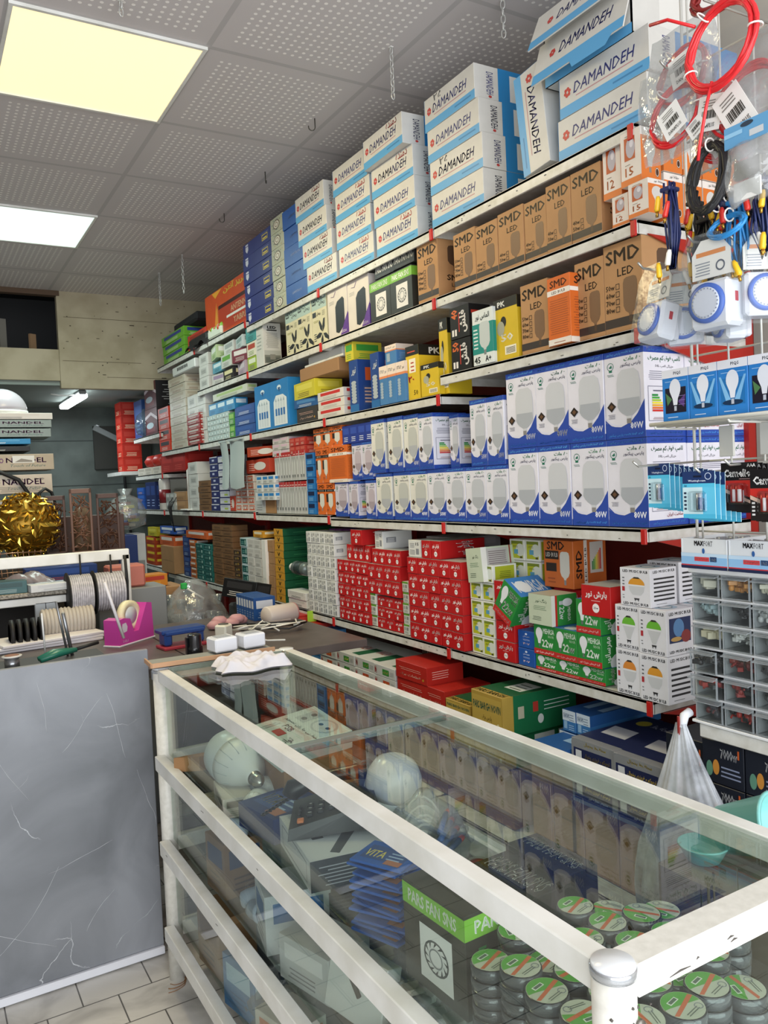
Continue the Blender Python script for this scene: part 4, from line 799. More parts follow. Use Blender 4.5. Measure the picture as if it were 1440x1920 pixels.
zb = K('#9ab43c', 'small green and white lamp box on the third bay', 464, 481, Z, 672, 1, 1, .08, v=('#dfe6cc', '#6a3c8a'), name='lamp_box')
zb = K('#e0dcc8', 'small cream lamp box with a red seal', 463, 480, zb, 645, 1, 1, .08, v=('#b04a3c', '#5f8a3c'), name='lamp_box')
K('#4f9a9a', 'small teal lamp box on top of the cream one', 461, 480, zb, 617, 1, 1, .08, v=('#5fa8a8', '#2c5a5c'), name='lamp_box')
Z = T[4][1]
K('lab', 'plain white box in the far corner stack', 375, 392, Z, 668, 1, 3, .2, name='switch_box')
def jumble(cx0, cx1, z, X, items, name, cat, group, desc, dd=.12, hmax=.2, seed=1):
    # loosely heaped small boxes: each lies on the shelf or on the level below
    rn = random.Random(seed); y0 = ypx(cx0, z, X); y1 = ypx(cx1, z, X); n = len(items); levels = {}
    per = max(1, math.ceil(n/3))
    for i, (kind, v, cdesc) in enumerate(items):
        lv = i//per; q = i % per; W = (y0-y1)/per; h = min(hmax/3, .09)*rn.uniform(.75, 1)
        zb = z if lv == 0 else levels.get(lv-1, z)
        place(boxmesh(kind, W*.9, dd, h, v), name, (X+dd/2+rn.random()*.02, y0-W*(q+.5), zb+.001), R(-90)+rn.uniform(-.18, .18) if W > .03 else R(-90), cdesc, cat, group)
        levels[lv] = max(levels.get(lv, 0), zb+h)
jumble(394, 462, Z, XF+.01, [('#c9c6c0', ('#9a86a0', '#6f6f6f'), 'flat grey lilac carton at the left of the heaped packs'), ('#232325', ('#d9cfa0', '#d9cfa0'), 'black and cream carton low in the heaped packs'), ('#b7a4b4', ('#cfc6cc', '#77707a'), 'flat lilac carton low in the heaped packs'),
  ('#5f9fb4', ('#cfe0e4', '#2c5a6c'), 'pale blue carton in the middle of the heap'), ('#c7cac2', ('#6aa04c', '#7c7c7c'), 'grey green carton in the middle of the heap'), ('#7a3c48', ('#dcd6d2', '#cfc9c2'), 'maroon carton in the middle of the heap'),
  ('#b5c99a', ('#e2e6dc', '#5d8a3c'), 'light green carton on top of the heap'), ('#cfd0cc', ('#9aa0a0', '#77797a'), 'long grey carton on top of the heap'), ('#c4cfcf', ('#88a0a0', '#5a6c6c'), 'small pale carton tilted on top of the heap')],
  'small_carton', 'box', 'heaped cartons on the fourth bay', '', hmax=.24)
# ---- third shelf, nearest bay
Z = T[1][2]
K('black50', 'black lamp box with orange numerals', 846, 882, Z, 580, 1, 2, .09, v=[0, 1], name='lamp_box')
K('teal45', 'white and teal 45 watt lamp box', 888, 926, Z, 586, 1, 1, .09, name='lamp_box', X=XF+.002)
K('pk', 'yellow and black 50 watt lamp box', 927, 972, Z, 566, 1, 1, .09, name='lamp_box')
K('smd', 'brown bulb carton between the yellow box and the orange one', 978, 1029, Z, 538, d=.15, v=0, name='bulb_carton')
K('smdo', 'tall orange bulb box standing proud of the shelf with raised lid', 1029, 1072, Z, 524, d=.11, v=1, name='bulb_box', X=XF-.018)
MB().box((0, 0, .0), (.085, .002, .05), flat('#d86c2c')).build('lid_flap', None)
o = C.objects[-1]; par = [q for q in C.objects if q.get('label', '').startswith('tall orange')][0]; o.parent = par; o.location = (0, .05, .19); o.rotation_euler = (R(-25), 0, 0)
K('smd', 'brown bulb carton with four wattage boxes beside the orange box', 1080, 1134, Z, 497, d=.17, v=0, name='bulb_carton')
K('smd', 'largest brown bulb carton behind the hanging timer switches', 1134, 1206, Z, 465, d=.19, v=0, name='bulb_carton')
Z = T[2][2]
zb = K('cfl', 'blue spiral lamp box, left of two', 656, 672, Z, 678, d=.12, name='lamp_box')
K('#cfc23a', 'yellow and green box standing on the left blue lamp box', 646, 661, zb, 645, d=.14, name='lamp_box', v=('#3f9a3c', '#3f9a3c'))
K('cfl', 'blue spiral lamp box, right of two', 696, 712, Z, 664, d=.1, name='lamp_box', v=1)
zb = K('orb', 'blue lamp box with white and orange top', 712, 760, Z, 689, 3, 1, .08, name='lamp_box', X=XF-.002)
K('orb', 'orange and white lamp box standing on the blue ones', 722, 743, zb+.001, 650, d=.08, name='lamp_box', v=3)
K('pk2', 'tall yellow and black lamp box at the second bay', 763, 788, Z, 652, d=.15, name='lamp_box')
K('pk', 'short yellow and black lamp box at the second bay corner', 789, 822, Z, 686, d=.11, name='lamp_box', X=XF+.004)
K('pk', 'yellow lamp box standing in the dark behind the black ones', 826, 842, Z, 600, d=.1, name='lamp_box', X=XF+.03, v=7)
Z = T[3][2]
K('tubes', 'light blue lamp tube box with picture of four tubes', 480, 543, Z, 727, 2, 1, .12, name='tube_lamp_box', v=0)
z1 = K('redsw', 'small black and silver battery box low in the heap', 556, 594, Z, 768, d=.14, name='small_carton', col='#3a3634', X=XF+.01)
z2 = K('#2f5c94', 'flat dark blue carton under the yellow one', 552, 592, z1, 752, d=.14, name='small_carton', v=('#4a80b4', '#cfd8e2'), X=XF+.01, rz=.06)
z3 = K('#c9bf35', 'yellow and blue carton in the third bay heap', 549, 592, z2, 722, d=.14, name='small_carton', v=('#d8cf52', '#6a5a1c'), X=XF+.008, rz=-.05)
zz_ = K('#d8d4cf', 'white and red carton', 596, 645, Z, 738, 1, 3, .14, name='small_carton', v=('#c4302c', '#a8a29c'))
zt = max(z3, zz_)+.004
MB().box((0, 0, .03), (.22, .40, .06), mat('card_ctn', '#9a744e', .7), .004).build('flat_carton', None, (XF+.13, (ypx(548, Z)+ypx(645, Z))/2, zt), 0, 'long flat brown carton lying over the heap in the third bay', 'box')
b = MB(); b.box((0, 0, .03), (.2, .36, .05), mat('white_plastic', '#dcdedb', .35), .015); b.box((0, 0, .006), (.22, .39, .012), mat('white_plastic', '#dcdedb', .35), .003)
b.build('ceiling_lamp', None, (XF+.14, (ypx(556, Z)+ypx(648, Z))/2, zt+.061), 0, 'white plastic lamp tray on the long brown carton', 'lamp')
Z = T[4][2]
K('grid', 'tiny pale blue striped box', 390, 430, Z, 782, 7, 5, .06, name='fuse_box', group='tiny pale boxes on the fourth bay')
K('#4a8f3a', 'green packet beside the tiny pale boxes', 430, 440, Z, 775, 1, 2, .08, name='packet', v=('#8fbf5a', '#dfe6d0'))
K('#274f94', 'dark blue carton with white script', 441, 478, Z, 765, 1, 3, .12, name='small_carton', v=('#2b579f', '#d6dff0'))
zt = zpx(782, ypx(390, Z))
K('#2f86b8', 'blue and white carton above the tiny boxes', 391, 440, zt+.003, 760, 3, 1, .08, name='small_carton', v=('#cfe2ec', '#1c5a86'))
K('#ccd0c0', 'long pale green carton on the blue cartons', 398, 462, zt+.082, 741, 1, 1, .06, name='small_carton', v=('#a8c080', '#7c8a60'))
K('lab', 'white switch box', 355, 388, Z, 745, 2, 4, .12, name='switch_box')
Z = T[5][1]
zt = K('#c7bfae', 'cream flat carton', 322, 352, Z, 714, 1, 9, .12, name='flat_carton', v=('#b5a894', '#8a5a44'))
b = MB(); b.box((0, 0, .03), (.3, .5, .06), mat('white_plastic', '#dcdedb', .35), .006)
for k in range(8): b.box((-.151, .12-.03*k, .035), (.003, .012, .02), M_dark)
b.build('recorder_unit', None, (XF+.15, (ypx(318, zt)+ypx(372, zt))/2, zt+.002), 0, 'white plastic unit with dark vents lying on the cream cartons', 'appliance')
K('#c93a20', 'orange red carton with black target label', 299, 319, Z, 768, 1, 4, .12, name='small_carton', v=('#26242a', '#e6dcd6'))
K('#9a2a26', 'red and grey carton beside the cream ones', 352, 376, Z, 780, 1, 6, .06, name='small_carton', v=('#bdb5ad', '#d8cfc8'), X=XF-.01)
# bay 6 and the far end
Z = T[6][0]
K('maroon', 'maroon and black appliance box', 274, 296, Z, 723, 1, 2, .28, name='appliance_box')
K('#2c4f8c', 'slim dark blue box at the far shelf end', 254, 268, Z, 755, 1, 1, .2, name='appliance_box', v=('#3a64a4', '#8aa6d0'))
b = MB(); b.lathe([(.02, 0), (.09, .02), (.11, .09), (.09, .17), (.05, .2), (.045, .22)], clear('clear_plastic', '#dfe8ee', .06, .05, .6, body='#9fb4c0', bodyfac=.25), 20)
b.build('glass_jar', None, (XF-.06+.12, ypx(266, Z), Z), 0, 'shiny clear round jar wrapped in film at the far shelf end', 'jar')
Z = T[6][1]
K('#c7c0b2', 'cream ribbed basket', 258, 300, Z, 880, 3, 1, .2, name='basket', cat='basket', v=('#a8a294', '#8a8578'))
zt = zpx(880, ypx(258, Z))
for k in range(3): b = MB(); b.lathe([(.001, 0), (.06, .01), (.075, .05), (.05, .09), (.001, .1)], mat('red_plastic', '#a82a20', .4), 16); b.build('red_bowl', None, (XF+.09, ypx(268+14*k, zt), zt+.002), 0, 'small red plastic bowl on the cream baskets, %s from the left' % ORD[k+1], 'bowl', 'red bowls on the baskets')
K('#a3221c', 'large glossy red bag-like carton', 302, 348, Z+.0, 855, 2, 1, .2, name='red_carton', v=('#b52a22', '#c94a40'), X=XF+.02)
yb_ = ypx(236, 1.35)
q1 = hit(1, 7.1, 222, 886); q2 = hit(1, 7.1, 257, 886)
for k in range(5): place(boxmesh('#b82a1c', .2, q2.x-q1.x, .115, ('#c0392a', '#e6c9a8')), 'lamp_box', ((q1.x+q2.x)/2, 7.0, q1.z+.116*k+.001), R(-90), 'red lamp box in the tall stack by the back wall, %s up' % ORD[k+1], 'box', 'tall red stack by the back wall')
slab('trim_far_ledge', q1.x-.03, 6.86, q1.z-.03, XF+.3, 7.4, q1.z, M_rail)
# ---- fourth shelf (long, almost level)
Z = T[1][3]
K('w80', 'large 80 watt bulb box', 957, 1216, Z, 703, 4, 2, .152, name='bulb_box', group='80 watt bulb boxes', gap=.002)
y_ = ypx(1216, Z)
for r in range(2):
    for c in range(2):
        W = (ypx(957, Z)-y_)/4; H = (zpx(703, ypx(957, Z))-Z)/2
        place(boxmesh('w80', W-.002, .152, H-.0014, 0), 'bulb_box', (XF+.008+.155*(c+1)+.08, y_+W/2+.006+.012*c, Z+H*r+.0012), R(-90), '80 watt bulb box %s behind the near corner, %s row' % (['directly', 'two places'][c], ['lower', 'upper'][r]), 'box', '80 watt bulb boxes')
Zb = T[2][3]
z50 = K('w50', '50 watt bulb box on the lower row', 803, 955, Zb, 881, 4, 1, .12, name='bulb_box', group='50 watt bulb boxes', gap=.002)
z40 = K('w40', '40 watt lower bulb box beside the 50 watt ones', 740, 802, Zb, 886, 2, 1, .11, name='bulb_box', group='40 watt bulb boxes')
K('w40', '40 watt bulb box on the lower row, leftmost with a gap beside it', 707, 736, Zb, 889, 1, 1, .11, name='bulb_box', group='40 watt bulb boxes')
z30 = K('w30', 'small 30 watt bulb box on the lower row, far left', 630, 653, T[3][3]-.006, 903, 1, 1, .1, name='bulb_box', group='30 watt bulb boxes')
K('w30', 'small 30 watt bulb box with its energy label side showing', 655, 672, Zb, 903, 1, 1, .1, name='bulb_box', group='30 watt bulb boxes')
K('w30', 'small 30 watt bulb box beside the 40 watt ones', 688, 706, Zb, 901, 1, 1, .1, name='bulb_box', group='30 watt bulb boxes')
K('w50', '50 watt upper bulb box beside the 80 watt stack', 884, 948, z50, 752, 2, 1, .12, name='bulb_box', group='50 watt bulb boxes')
K('w50', '50 watt bulb box on the upper row showing its printed side', 787, 814, z50, 778, 1, 1, .15, name='bulb_box', group='50 watt bulb boxes')
K('w50', '50 watt bulb box set back in the gap of the upper row', 845, 862, z50, 778, 1, 1, .12, name='bulb_box', group='50 watt bulb boxes', X=XF+.06)
K('w40', '40 watt bulb box on the upper row, rightmost of three', 758, 785, z40, 780, 1, 1, .11, name='bulb_box', group='40 watt bulb boxes')
K('w40', '40 watt bulb box on the upper row, middle of three', 730, 757, z40, 784, 1, 1, .11, name='bulb_box', group='40 watt bulb boxes')
K('w40', '40 watt bulb box on the upper row, leftmost of three', 699, 724, z40, 789, 1, 1, .11, name='bulb_box', group='40 watt bulb boxes')
zt = K('w30', 'pinkish 30 watt bulb box on the upper row', 661, 699, z30, 832, 2, 1, .1, name='bulb_box', group='30 watt bulb boxes')
K('#2a3f94', 'navy box lying above the small bulb boxes', 642, 700, zt, 800, 4, 1, .1, name='bulb_box', v=('#3450ac', '#dfe4f4'))
Z = T[3][3]
z_ = K('smdo', 'lower narrow orange bulb box', 597, 628, Z, 907, 2, 1, .07, name='bulb_box', v=0)
zt = K('smdo', 'upper orange bulb box with printed side', 594, 618, z_, 843, 2, 1, .12, name='bulb_box', v=0)
K('smdo', 'orange bulb box with its back turned on the upper level', 618, 652, z_, 838, 1, 1, .06, name='bulb_box', v=1, X=XF+.004)
K('smdo', 'orange bulb box lying topmost under the shelf', 588, 640, zt, 806, 3, 1, .1, name='bulb_box', v=0)
K('#2a74b8', 'blue slim box with a dark window', 577, 592, Z, 850, 1, 5, .1, name='bulb_box', v=('#12244a', '#8ac0e6'))
K('vbl', 'clear tester pack with red header', 518, 577, Z, 905, 11, 1, .06, name='tester_pack', cat='pack', group='tester packs in two rows', tag='')
zt = zpx(905, ypx(518, Z))
K('vbl', 'clear tester pack with red header on the upper row', 516, 573, zt+.004, 851, 11, 1, .06, name='tester_pack', cat='pack', group='tester packs in two rows')
zt2 = zpx(858, ypx(516, zt))
K('#c9c4c0', 'white and pink small box', 511, 541, zt2+.004, 823, 2, 3, .1, name='small_carton', v=('#d8b8c8', '#55585c'))
K('#b0352c', 'red wrapped pack above the testers', 543, 572, zt2+.004, 823, 3, 2, .1, name='small_carton', v=('#c25a4c', '#e0c0b4'))
zq = K('ctn', 'kraft box at the shelf edge', 497, 516, Z, 938, 1, 1, .12, name='small_carton')
K('#cfd2d0', 'small white and blue box', 482, 515, zq, 893, 3, 3, .06, name='small_carton', v=('#2f7fc0', '#55585c'), X=XF-.012)
K('#b9bab8', 'grey box with bulb picture', 478, 497, Z, 918, 1, 1, .1, name='small_carton', v=('#dadada', '#8a8a8a'))
K('orw', 'white and orange window box', 442, 478, T[4][3], 893, 3, 5, .08, name='bulb_box')
K('redwin', 'orange red bulb box on the window boxes', 462, 506, zpx(893, ypx(442, Z))+.006, 864, 1, 1, .1, name='bulb_box')
K('redwin', 'tilted red bulb box at the top of the third bay', 472, 506, zpx(864, ypx(462, Z))+.012, 840, 1, 1, .1, name='bulb_box', rz=.3, col='#a8452e')
Z = T[4][3]
K('redwin', 'orange bulb box at the shelf edge in the fourth bay', 432, 441, Z, 930, 1, 1, .08, name='bulb_box', v=1)
K('navyw', 'navy box with a white end label', 397, 432, Z, 858, 1, 8, .12, name='relay_box')
K('kraft', 'small brown carton in the fourth bay', 374, 396, Z, 902, 1, 5, .1, name='small_carton')
K('lab', 'white carton standing in a column', 356, 373, Z, 868, 1, 4, .1, name='switch_box')
for k, (a, c, rz) in enumerate(((417, 431, .2), (433, 461, -.05))):
    y0 = ypx(a, T[4][2]); y1 = ypx(c, T[4][2]); z0 = T[4][2]-.02
    b = MB(); b.sheet(6, 10, lambda u, v_: (-.012+.008*math.sin(v_*4+k)+.006*math.cos(u*5), y0+(y1-y0)*u-.02*v_, z0-.27*v_-.01*math.sin(u*3)), mat('grey_tag', '#a9b4b4', .7))
    b.box((-.012, (y0+y1)/2, z0), (.008, abs(y0-y1)*.9, .012), mat('grey_tag', '#a9b4b4', .7))
    b.build('paper_tag', None, (XF-.012, 0, 0), 0, ['narrow pale grey sheet', 'wide pale grey sheet'][k]+' hanging from the shelf edge in the fourth bay', 'paper')
Z = T[5][2]
K('#a8805a', 'brown carton beside the spray can', 328, 350, Z, 922, 1, 2, .14, name='small_carton', v=('#b58c62', '#7c5a38'), X=XF+.03)
K('#9a9c98', 'grey small pack between the can and brown cartons', 312, 327, Z, 925, 2, 2, .1, name='small_carton', v=('#c4c6c2', '#5f625f'))
b = MB(); b.lathe([(.03, 0), (.034, .004), (.034, .17), (.028, .19)], mat('spray_white', '#cfcac4', .35), 20); b.lathe([(.0345, .04), (.0345, .12)], mat('spray_red', '#7b1f24', .35), 20); b.lathe([(.028, .188), (.03, .2), (.02, .208), (.012, .21)], mat('spray_red', '#7b1f24', .35), 16); b.lathe([(.011, .208), (.011, .225), (.006, .232)], mat('spray_cap', '#e6e6e6', .4), 12)
o = b.build('spray_can', None, (XF+.04, ypx(301, Z), Z), 0, 'white spray can with dark red band on the far shelf', 'can'); o.scale = (1.25, 1.25, 1.25)
K('#1e2c5c', 'dark navy box behind the spray can', 274, 293, Z, 905, 2, 1, .1, name='small_carton', v=('#27407c', '#8a9cc8'))
Z = T[6][2]
K('#2450a0', 'bright blue box in the far stack', 258, 271, Z, 915, 1, 3, .12, name='small_carton', v=('#2f62b4', '#c9a08a'))
b = MB(); b.tube([(0, 0, 0), (0, 0, .27), (.01, -.02, .29), (0, -.1, .02)], .008, M_rail, 8); b.box((0, 0, .005), (.08, .16, .01), M_rail, .003)
b.build('wall_bracket', None, (XF+.02, ypx(350, T[5][2]), T[5][2]), 0, 'white bent bracket standing by the brown cartons', 'bracket')
b = MB()
for k in range(5): b.tube([(0, .08-.03*k, .07+.02*math.sin(k*2)), (-.02, .07-.03*k, .06), (-.035, .05-.02*k, .02), (-.03, .03-.012*k, -.03), (-.02, .02-.006*k, -.09), (-.01, .01*k-.02, -.15)], .003, mat('black_cable', '#141416', .5), 6)
b.build('cable_bunch', None, (XF-.02, ypx(334, T[5][2]), T[5][2]), 0, 'bunch of black cables hanging over the shelf edge', 'cable')

# ---- fifth shelf
Z = T[1][4]; ZB2 = T[2][4]; ZB3 = T[3][4]
def roll_(kind, desc, px, pyc, X, w, h, d, ang, name, v=0, cat='box', group=None, col=None, yaw=0):
    # a box lying tilted in the heap, turned about its long axis
    y = ypx(px, 1.05, X); z = zpx(pyc, y, X)
    o = place(boxmesh(kind, w, d, h, v, col), name, (0, 0, 0), 0, desc, cat, group)
    o.matrix_world = Matrix.Translation((X+d/2, y, z)) @ Matrix.Rotation(R(yaw), 4, 'Z') @ Matrix.Rotation(R(ang), 4, 'X') @ Matrix.Rotation(R(-90), 4, 'Z') @ Matrix.Translation((0, 0, -h/2))
    return o
def k_mlying(b, w, d, h, f, v):
    f('F').text('زنگ نور', .3, .72, .8, .86, '#4f6b4c', .01).lines(.2, .5, .8, .66, 3, '#7c9478').lines(.15, .15, .6, .3, 3, '#5c6c58')
    f('R').rect(0, 0, .14, 1, '#dcdcd2').rect(.14, 0, .22, 1, '#c0302b').rect(.22, 0, 1, 1, '#2f8a3e').ell(.62, .74, .2, .13, '#e4e6ea').rect(.3, .68, .45, .8, '#bcbfc2').text('22w', .3, .2, .5, .62, '#f4faf4', .02, 0, -90).text('MEHRSA', .62, .12, .74, .58, '#eaf3ea', .02, 0, -90)
    f('T').rect(0, 0, 1, 1, '#bdb6a4')
KB['mlying'] = (k_mlying, '#c5d0b8')
def k_zang(b, w, d, h, f, v):
    f('F').text('زنگ نور', .4, .68, .8, .8, '#4f6b4c', .01).lines(.2, .45, .8, .6, 3, '#7c9478').lines(.15, .15, .6, .3, 3, '#5c6c58')
    f('R').rect(0, 0, .16, 1, '#e3e2da').rect(.16, .45, .8, .95, '#b9b7b3').lines(.2, .5, .76, .9, 7, '#7c6c70', .4, .1).rect(.16, .05, .8, .42, '#2e7a3c').energy(.25, .1, .5, .4, '#d8e6d8', True).rect(.62, .12, .76, .36, '#d5d5d0').rect(.84, 0, .88, 1, '#9a3a34')
    f('T').rect(0, 0, 1, 1, '#d0cfc4')
KB['zang'] = (k_zang, '#c5d0b8')
G22 = 'green 22 watt bulb boxes'
z1 = K('mehrsa', 'green 22 watt bulb box in the bottom row', 1004, 1136, Z, 1224, 3, 1, .10, name='bulb_box', group=G22)
z2 = K('mehrsa', 'green 22 watt bulb box in the middle row', 1000, 1129, z1, 1169, 3, 1, .10, name='bulb_box', group=G22, X=XF+.004)
K('mehrsa', 'green 22 watt bulb box upright on top of the middle row', 1079, 1125, z2, 1122, 1, 1, .12, name='bulb_box', group=G22, X=XF+.001)
K('mlying', 'pale green ended 22 watt bulb box lying on its side', 990, 1034, z2, 1112, 1, 1, .10, name='bulb_box', group=G22, X=XF-.004)
K('bluep', 'blue bulb box beside the green 22 watt boxes', 972, 1003, Z, 1180, 1, 2, .10, name='bulb_box')
zr = K('baresh', 'red 18 watt bulb box in the right red column', 931, 966, ZB2, 1088, 1, 4, .12, name='bulb_box', X=XF+.006)
K('grw', 'white bulb box with a green window picture', 885, 929, ZB2, 1056, 2, 5, .10, name='bulb_box', group='green window bulb boxes')
roll_('zang', 'pale green box with printed side lying across the column tops', 893, 1060, XF-.005, .085, .115, .14, -6, 'bulb_box')
roll_('mehrsa', 'green 22 watt bulb box tilted on one corner', 951, 1131, XF-.01, .095, .12, .14, 32, 'bulb_box', group=G22)
roll_('black50', 'black 20 watt lamp box wedged under the tilted green one', 949, 1172, XF+.03, .045, .1, .1, 35, 'lamp_box', v=1)
for r in range(3):
    for c in range(3): place(boxmesh('baresh', .075, .1, .078, 1), 'bulb_box', (XF+.18, ypx(1000, Z)-.076*c, Z+.079*r+.0012), R(-90), 'red bulb box behind the green ones, %s row up, %s from the left' % (ORD[r+1], ORD[c+1]), 'box', 'red boxes stacked behind')
zb = Z+.24
K('smdw', 'orange bulb box with white bulb picture under the white shelf', 1021, 1076, zb, 1012, 1, 1, .14, name='bulb_box', X=XF+.11)
K('grw', 'green window bulb box set far back', 958, 1014, zb, 1010, 2, 2, .06, name='bulb_box', X=XF+.13)
K('baresh', 'large red 25 watt bulb box on top of the green ones', 1089, 1144, z2+.052, 1063, 1, 1, .13, v=3, name='bulb_box', X=XF-.002, hh=.088)
zm = Z
for r, (xs, yt, vs) in enumerate((((1158, 1205, 1259), 1213, (2, 0)), ((1156, 1203, 1256), 1132, (1, 1)))):
    z_top = zpx(yt, ypx(xs[0], zm)); h_ = z_top-zm
    for c in range(2):
        yL, yR = ypx(xs[c], zm), ypx(xs[c+1], zm)
        place(boxmesh('music', yL-yR-.002, .1, h_-.001, vs[c]), 'music_bulb_box', (XF-.002-.006*c+.05, (yL+yR)/2, zm+.0012), R(-90), 'white music bulb box with %s bulb, %s row, %s' % (['orange', 'green'][r], ['bottom', 'middle'][r], ['left', 'right'][c]), 'box', 'white music bulb boxes')
        place(boxmesh('music', yL-yR-.002, .1, h_-.001, vs[c]), 'music_bulb_box', (XF+.155, (yL+yR)/2, zm+.0012), R(-90), 'white music bulb box behind the %s row, %s' % (['bottom', 'middle'][r], ['left', 'right'][c]), 'box', 'white music bulb boxes')
    zm = z_top
K('music', 'white music bulb box with an orange bulb on top', 1162, 1219, zm, 1063, 1, 1, .1, v=0, name='music_bulb_box', group='white music bulb boxes', X=XF-.006)
K('music', 'white music bulb box at the back beside the drawer cabinet', 1215, 1275, zm, 1050, 1, 1, .1, v=0, name='music_bulb_box', group='white music bulb boxes', X=XF+.11)
# the red walls
zA = K('baresh', 'small red bulb box of the left red wall', 637, 693, ZB3, 1048, 5, 5, .10, name='bulb_box', group='left wall of small red bulb boxes', X=XF+.002)
zA2 = K('baresh', 'small red bulb box on top of the left red wall', 650, 693, zA, 1020, 4, 1, .10, name='bulb_box', group='left wall of small red bulb boxes')
K('baresh', 'single open red bulb box topmost on the left wall', 656, 677, zA2, 993, 1, 1, .16, name='bulb_box', X=XF-.004)
K('whs', 'white open carton topmost in the gap by the red boxes', 703, 718, zA2-.01, 996, 1, 1, .14, name='bulb_box', v=1, X=XF+.02)
zs = K('whg', 'white and green bulb box in the narrow column', 694, 707, ZB2+.002, 1111, 1, 3, .1, name='bulb_box')
zB = K('baresh', 'small red bulb box of the middle red wall', 708, 755, ZB2, 1116, 3, 3, .10, name='bulb_box', group='middle wall of small red bulb boxes')
zB = max(zB, zs)+.001
zB2 = K('baresh', 'small red bulb box of the upper middle wall', 690, 750, zB, 1056, 4, 2, .10, name='bulb_box', group='middle wall of small red bulb boxes', X=XF+.004)
K('baresh', 'small red bulb box topmost on the middle wall', 697, 752, zB2, 1028, 4, 1, .10, name='bulb_box', group='middle wall of small red bulb boxes')
K('whg', 'white and green bulb box in the second narrow column', 757, 768, ZB2, 1090, 1, 5, .1, name='bulb_box', X=XF+.012)
zC = K('baresh', 'red bulb box of the right red wall', 769, 871, ZB2, 1044, 5, 5, .10, name='bulb_box', group='right wall of small red bulb boxes', X=XF-.008)
K('baresh', 'red bulb box topmost on the right wall', 790, 824, zC, 1013, 2, 1, .2, name='bulb_box', X=XF-.006, v=0)
K('whs', 'white bulb box topmost on the right red wall', 766, 789, zC, 1012, 1, 1, .1, name='bulb_box', v=0, X=XF+.004)
K('#a8a6a8', 'long grey carton lying at the back above the red wall', 800, 860, zC, 1005, 1, 1, .2, name='carton', v=('#b5b3b5', '#8a888a'), X=XF+.14)
# white wall with numbers
K('whs', 'small white bulb box of the white wall', 580, 632, ZB3, 996, 6, 7, .10, name='bulb_box', group='wall of small white bulb boxes', v=[0, 1, 2], X=XF-.004)
for r in range(7): pass
K('#7d3f86', 'purple bulb box behind the white wall', 617, 640, T[3][4]+.35, 991, 2, 1, .08, name='bulb_box', v=('#a070aa', '#cfc0d6'), X=XF+.11)
MB().box((0, 0, .17), (.08, .1, .34), mat('card_ctn', '#9a744e', .7)).build('carton', None, (XF+.16, ypx(628, ZB3+.3), ZB3+.001), 0, 'tall brown carton hidden behind the white bulb box wall', 'box')
K('greenlong', 'long green lamp box with an orange end', 519, 536, ZB3, 991, 1, 10, .30, name='lamp_box', X=XF+.012)
K('#e3e1da', 'white carton with black numerals at the shelf edge', 540, 574, ZB3, 1105, 1, 2, .08, name='small_carton', v=('#cfcdc6', '#2c2c2c'), X=XF-.045+.045)
b = MB(); b.M = Matrix.Rotation(R(90), 4, 'X'); b.lathe([(.03, -.09), (.034, -.08), (.034, .05), (.02, .07)], mat('can_grey', '#6f7a78', .3, .3), 18); b.lathe([(.033, .05), (.018, .075), (.012, .09), (.02, .1), (.008, .12)], mat('nozzle_white', '#e3e3df', .4), 14); b.lathe([(.0345, -.05), (.0345, .02)], flat('#2c3a38'), 18)
b.build('glue_bottle', None, (XF+.03, ypx(552, ZB3+.12)-.02, ZB3+.19), R(180), 'grey bottle with white nozzle lying on the numeral carton', 'bottle')
K('ctn', 'kraft box in the column beside the green boxes', 501, 517, T[3][4], 1012, 1, 5, .12, name='carton')
K('#e8e6e0', 'white foam upright panel at the shelf edge', 494, 501, T[3][4], 1012, 1, 1, .06, name='foam_panel', cat='panel', v=('#e4e2dc', '#d8d6d0'), X=XF-.004)
K('#cfccc6', 'grey white socket box in the column', 467, 493, T[4][4], 1010, 2, 6, .10, name='switch_box', v=('#c3c0ba', '#77746f'))
K('teal', 'teal and white slim box', 455, 467, T[4][4], 1008, 1, 6, .10, name='small_carton', col='#b9cdd0')
K('dkraft', 'dark brown printed carton beside the teal column', 440, 455, T[4][4], 1030, 1, 7, .10, name='small_carton')
K('kraft', 'brown kraft carton in the dim fourth bay', 402, 440, T[4][4], 983, 2, 11, .10, name='small_carton')
K('#c98f2c', 'orange carton topmost beside the white socket boxes', 475, 493, zpx(1008, ypx(467, T[4][4]))+.003, 995, 1, 1, .1, name='small_carton', v=('#e0d6b8', '#5a4a1c'))
K('teal', 'dark teal carton with white edge', 369, 399, T[5][3], 1018, 2, 7, .10, name='small_carton')
K('#b5622f', 'orange brown carton beside the teal ones', 358, 369, T[5][3], 1012, 1, 7, .10, name='small_carton', v=('#d9cfc6', '#7a3a1c'))
K('#c9602f', 'flat orange carton lying over the teal stacks', 349, 388, zpx(1010, ypx(358, T[5][3]))+.004, 994, 1, 1, .1, name='small_carton', v=('#d8d0cc', '#8a3a1c'))
K('#24386c', 'navy packet in the dim fifth bay', 345, 357, T[5][3], 1005, 1, 4, .10, name='packet', v=('#32508c', '#9ab0d0'))
K('ctn', 'open brown carton in the far dim bay', 303, 327, T[5][3], 1022, 1, 1, .2, name='carton', X=XF-.02)
K('#c05a2c', 'orange carton standing on the open brown one', 300, 326, zpx(1022, ypx(303, T[5][3]))+.003, 1003, 1, 1, .1, name='small_carton', v=('#dcd2c8', '#8a3a1c'))
K('#2450a0', 'blue lamp carton topmost in the far dim bay', 300, 326, zpx(1001, ypx(303, T[5][3]))+.003, 986, 1, 1, .1, name='small_carton', v=('#dde3ea', '#c9d6e6'))
K('#a8401f', 'orange red carton at the far end of the lower shelf', 275, 292, T[6][3], 1005, 1, 4, .1, name='small_carton', v=('#d8b830', '#6a2a18'))
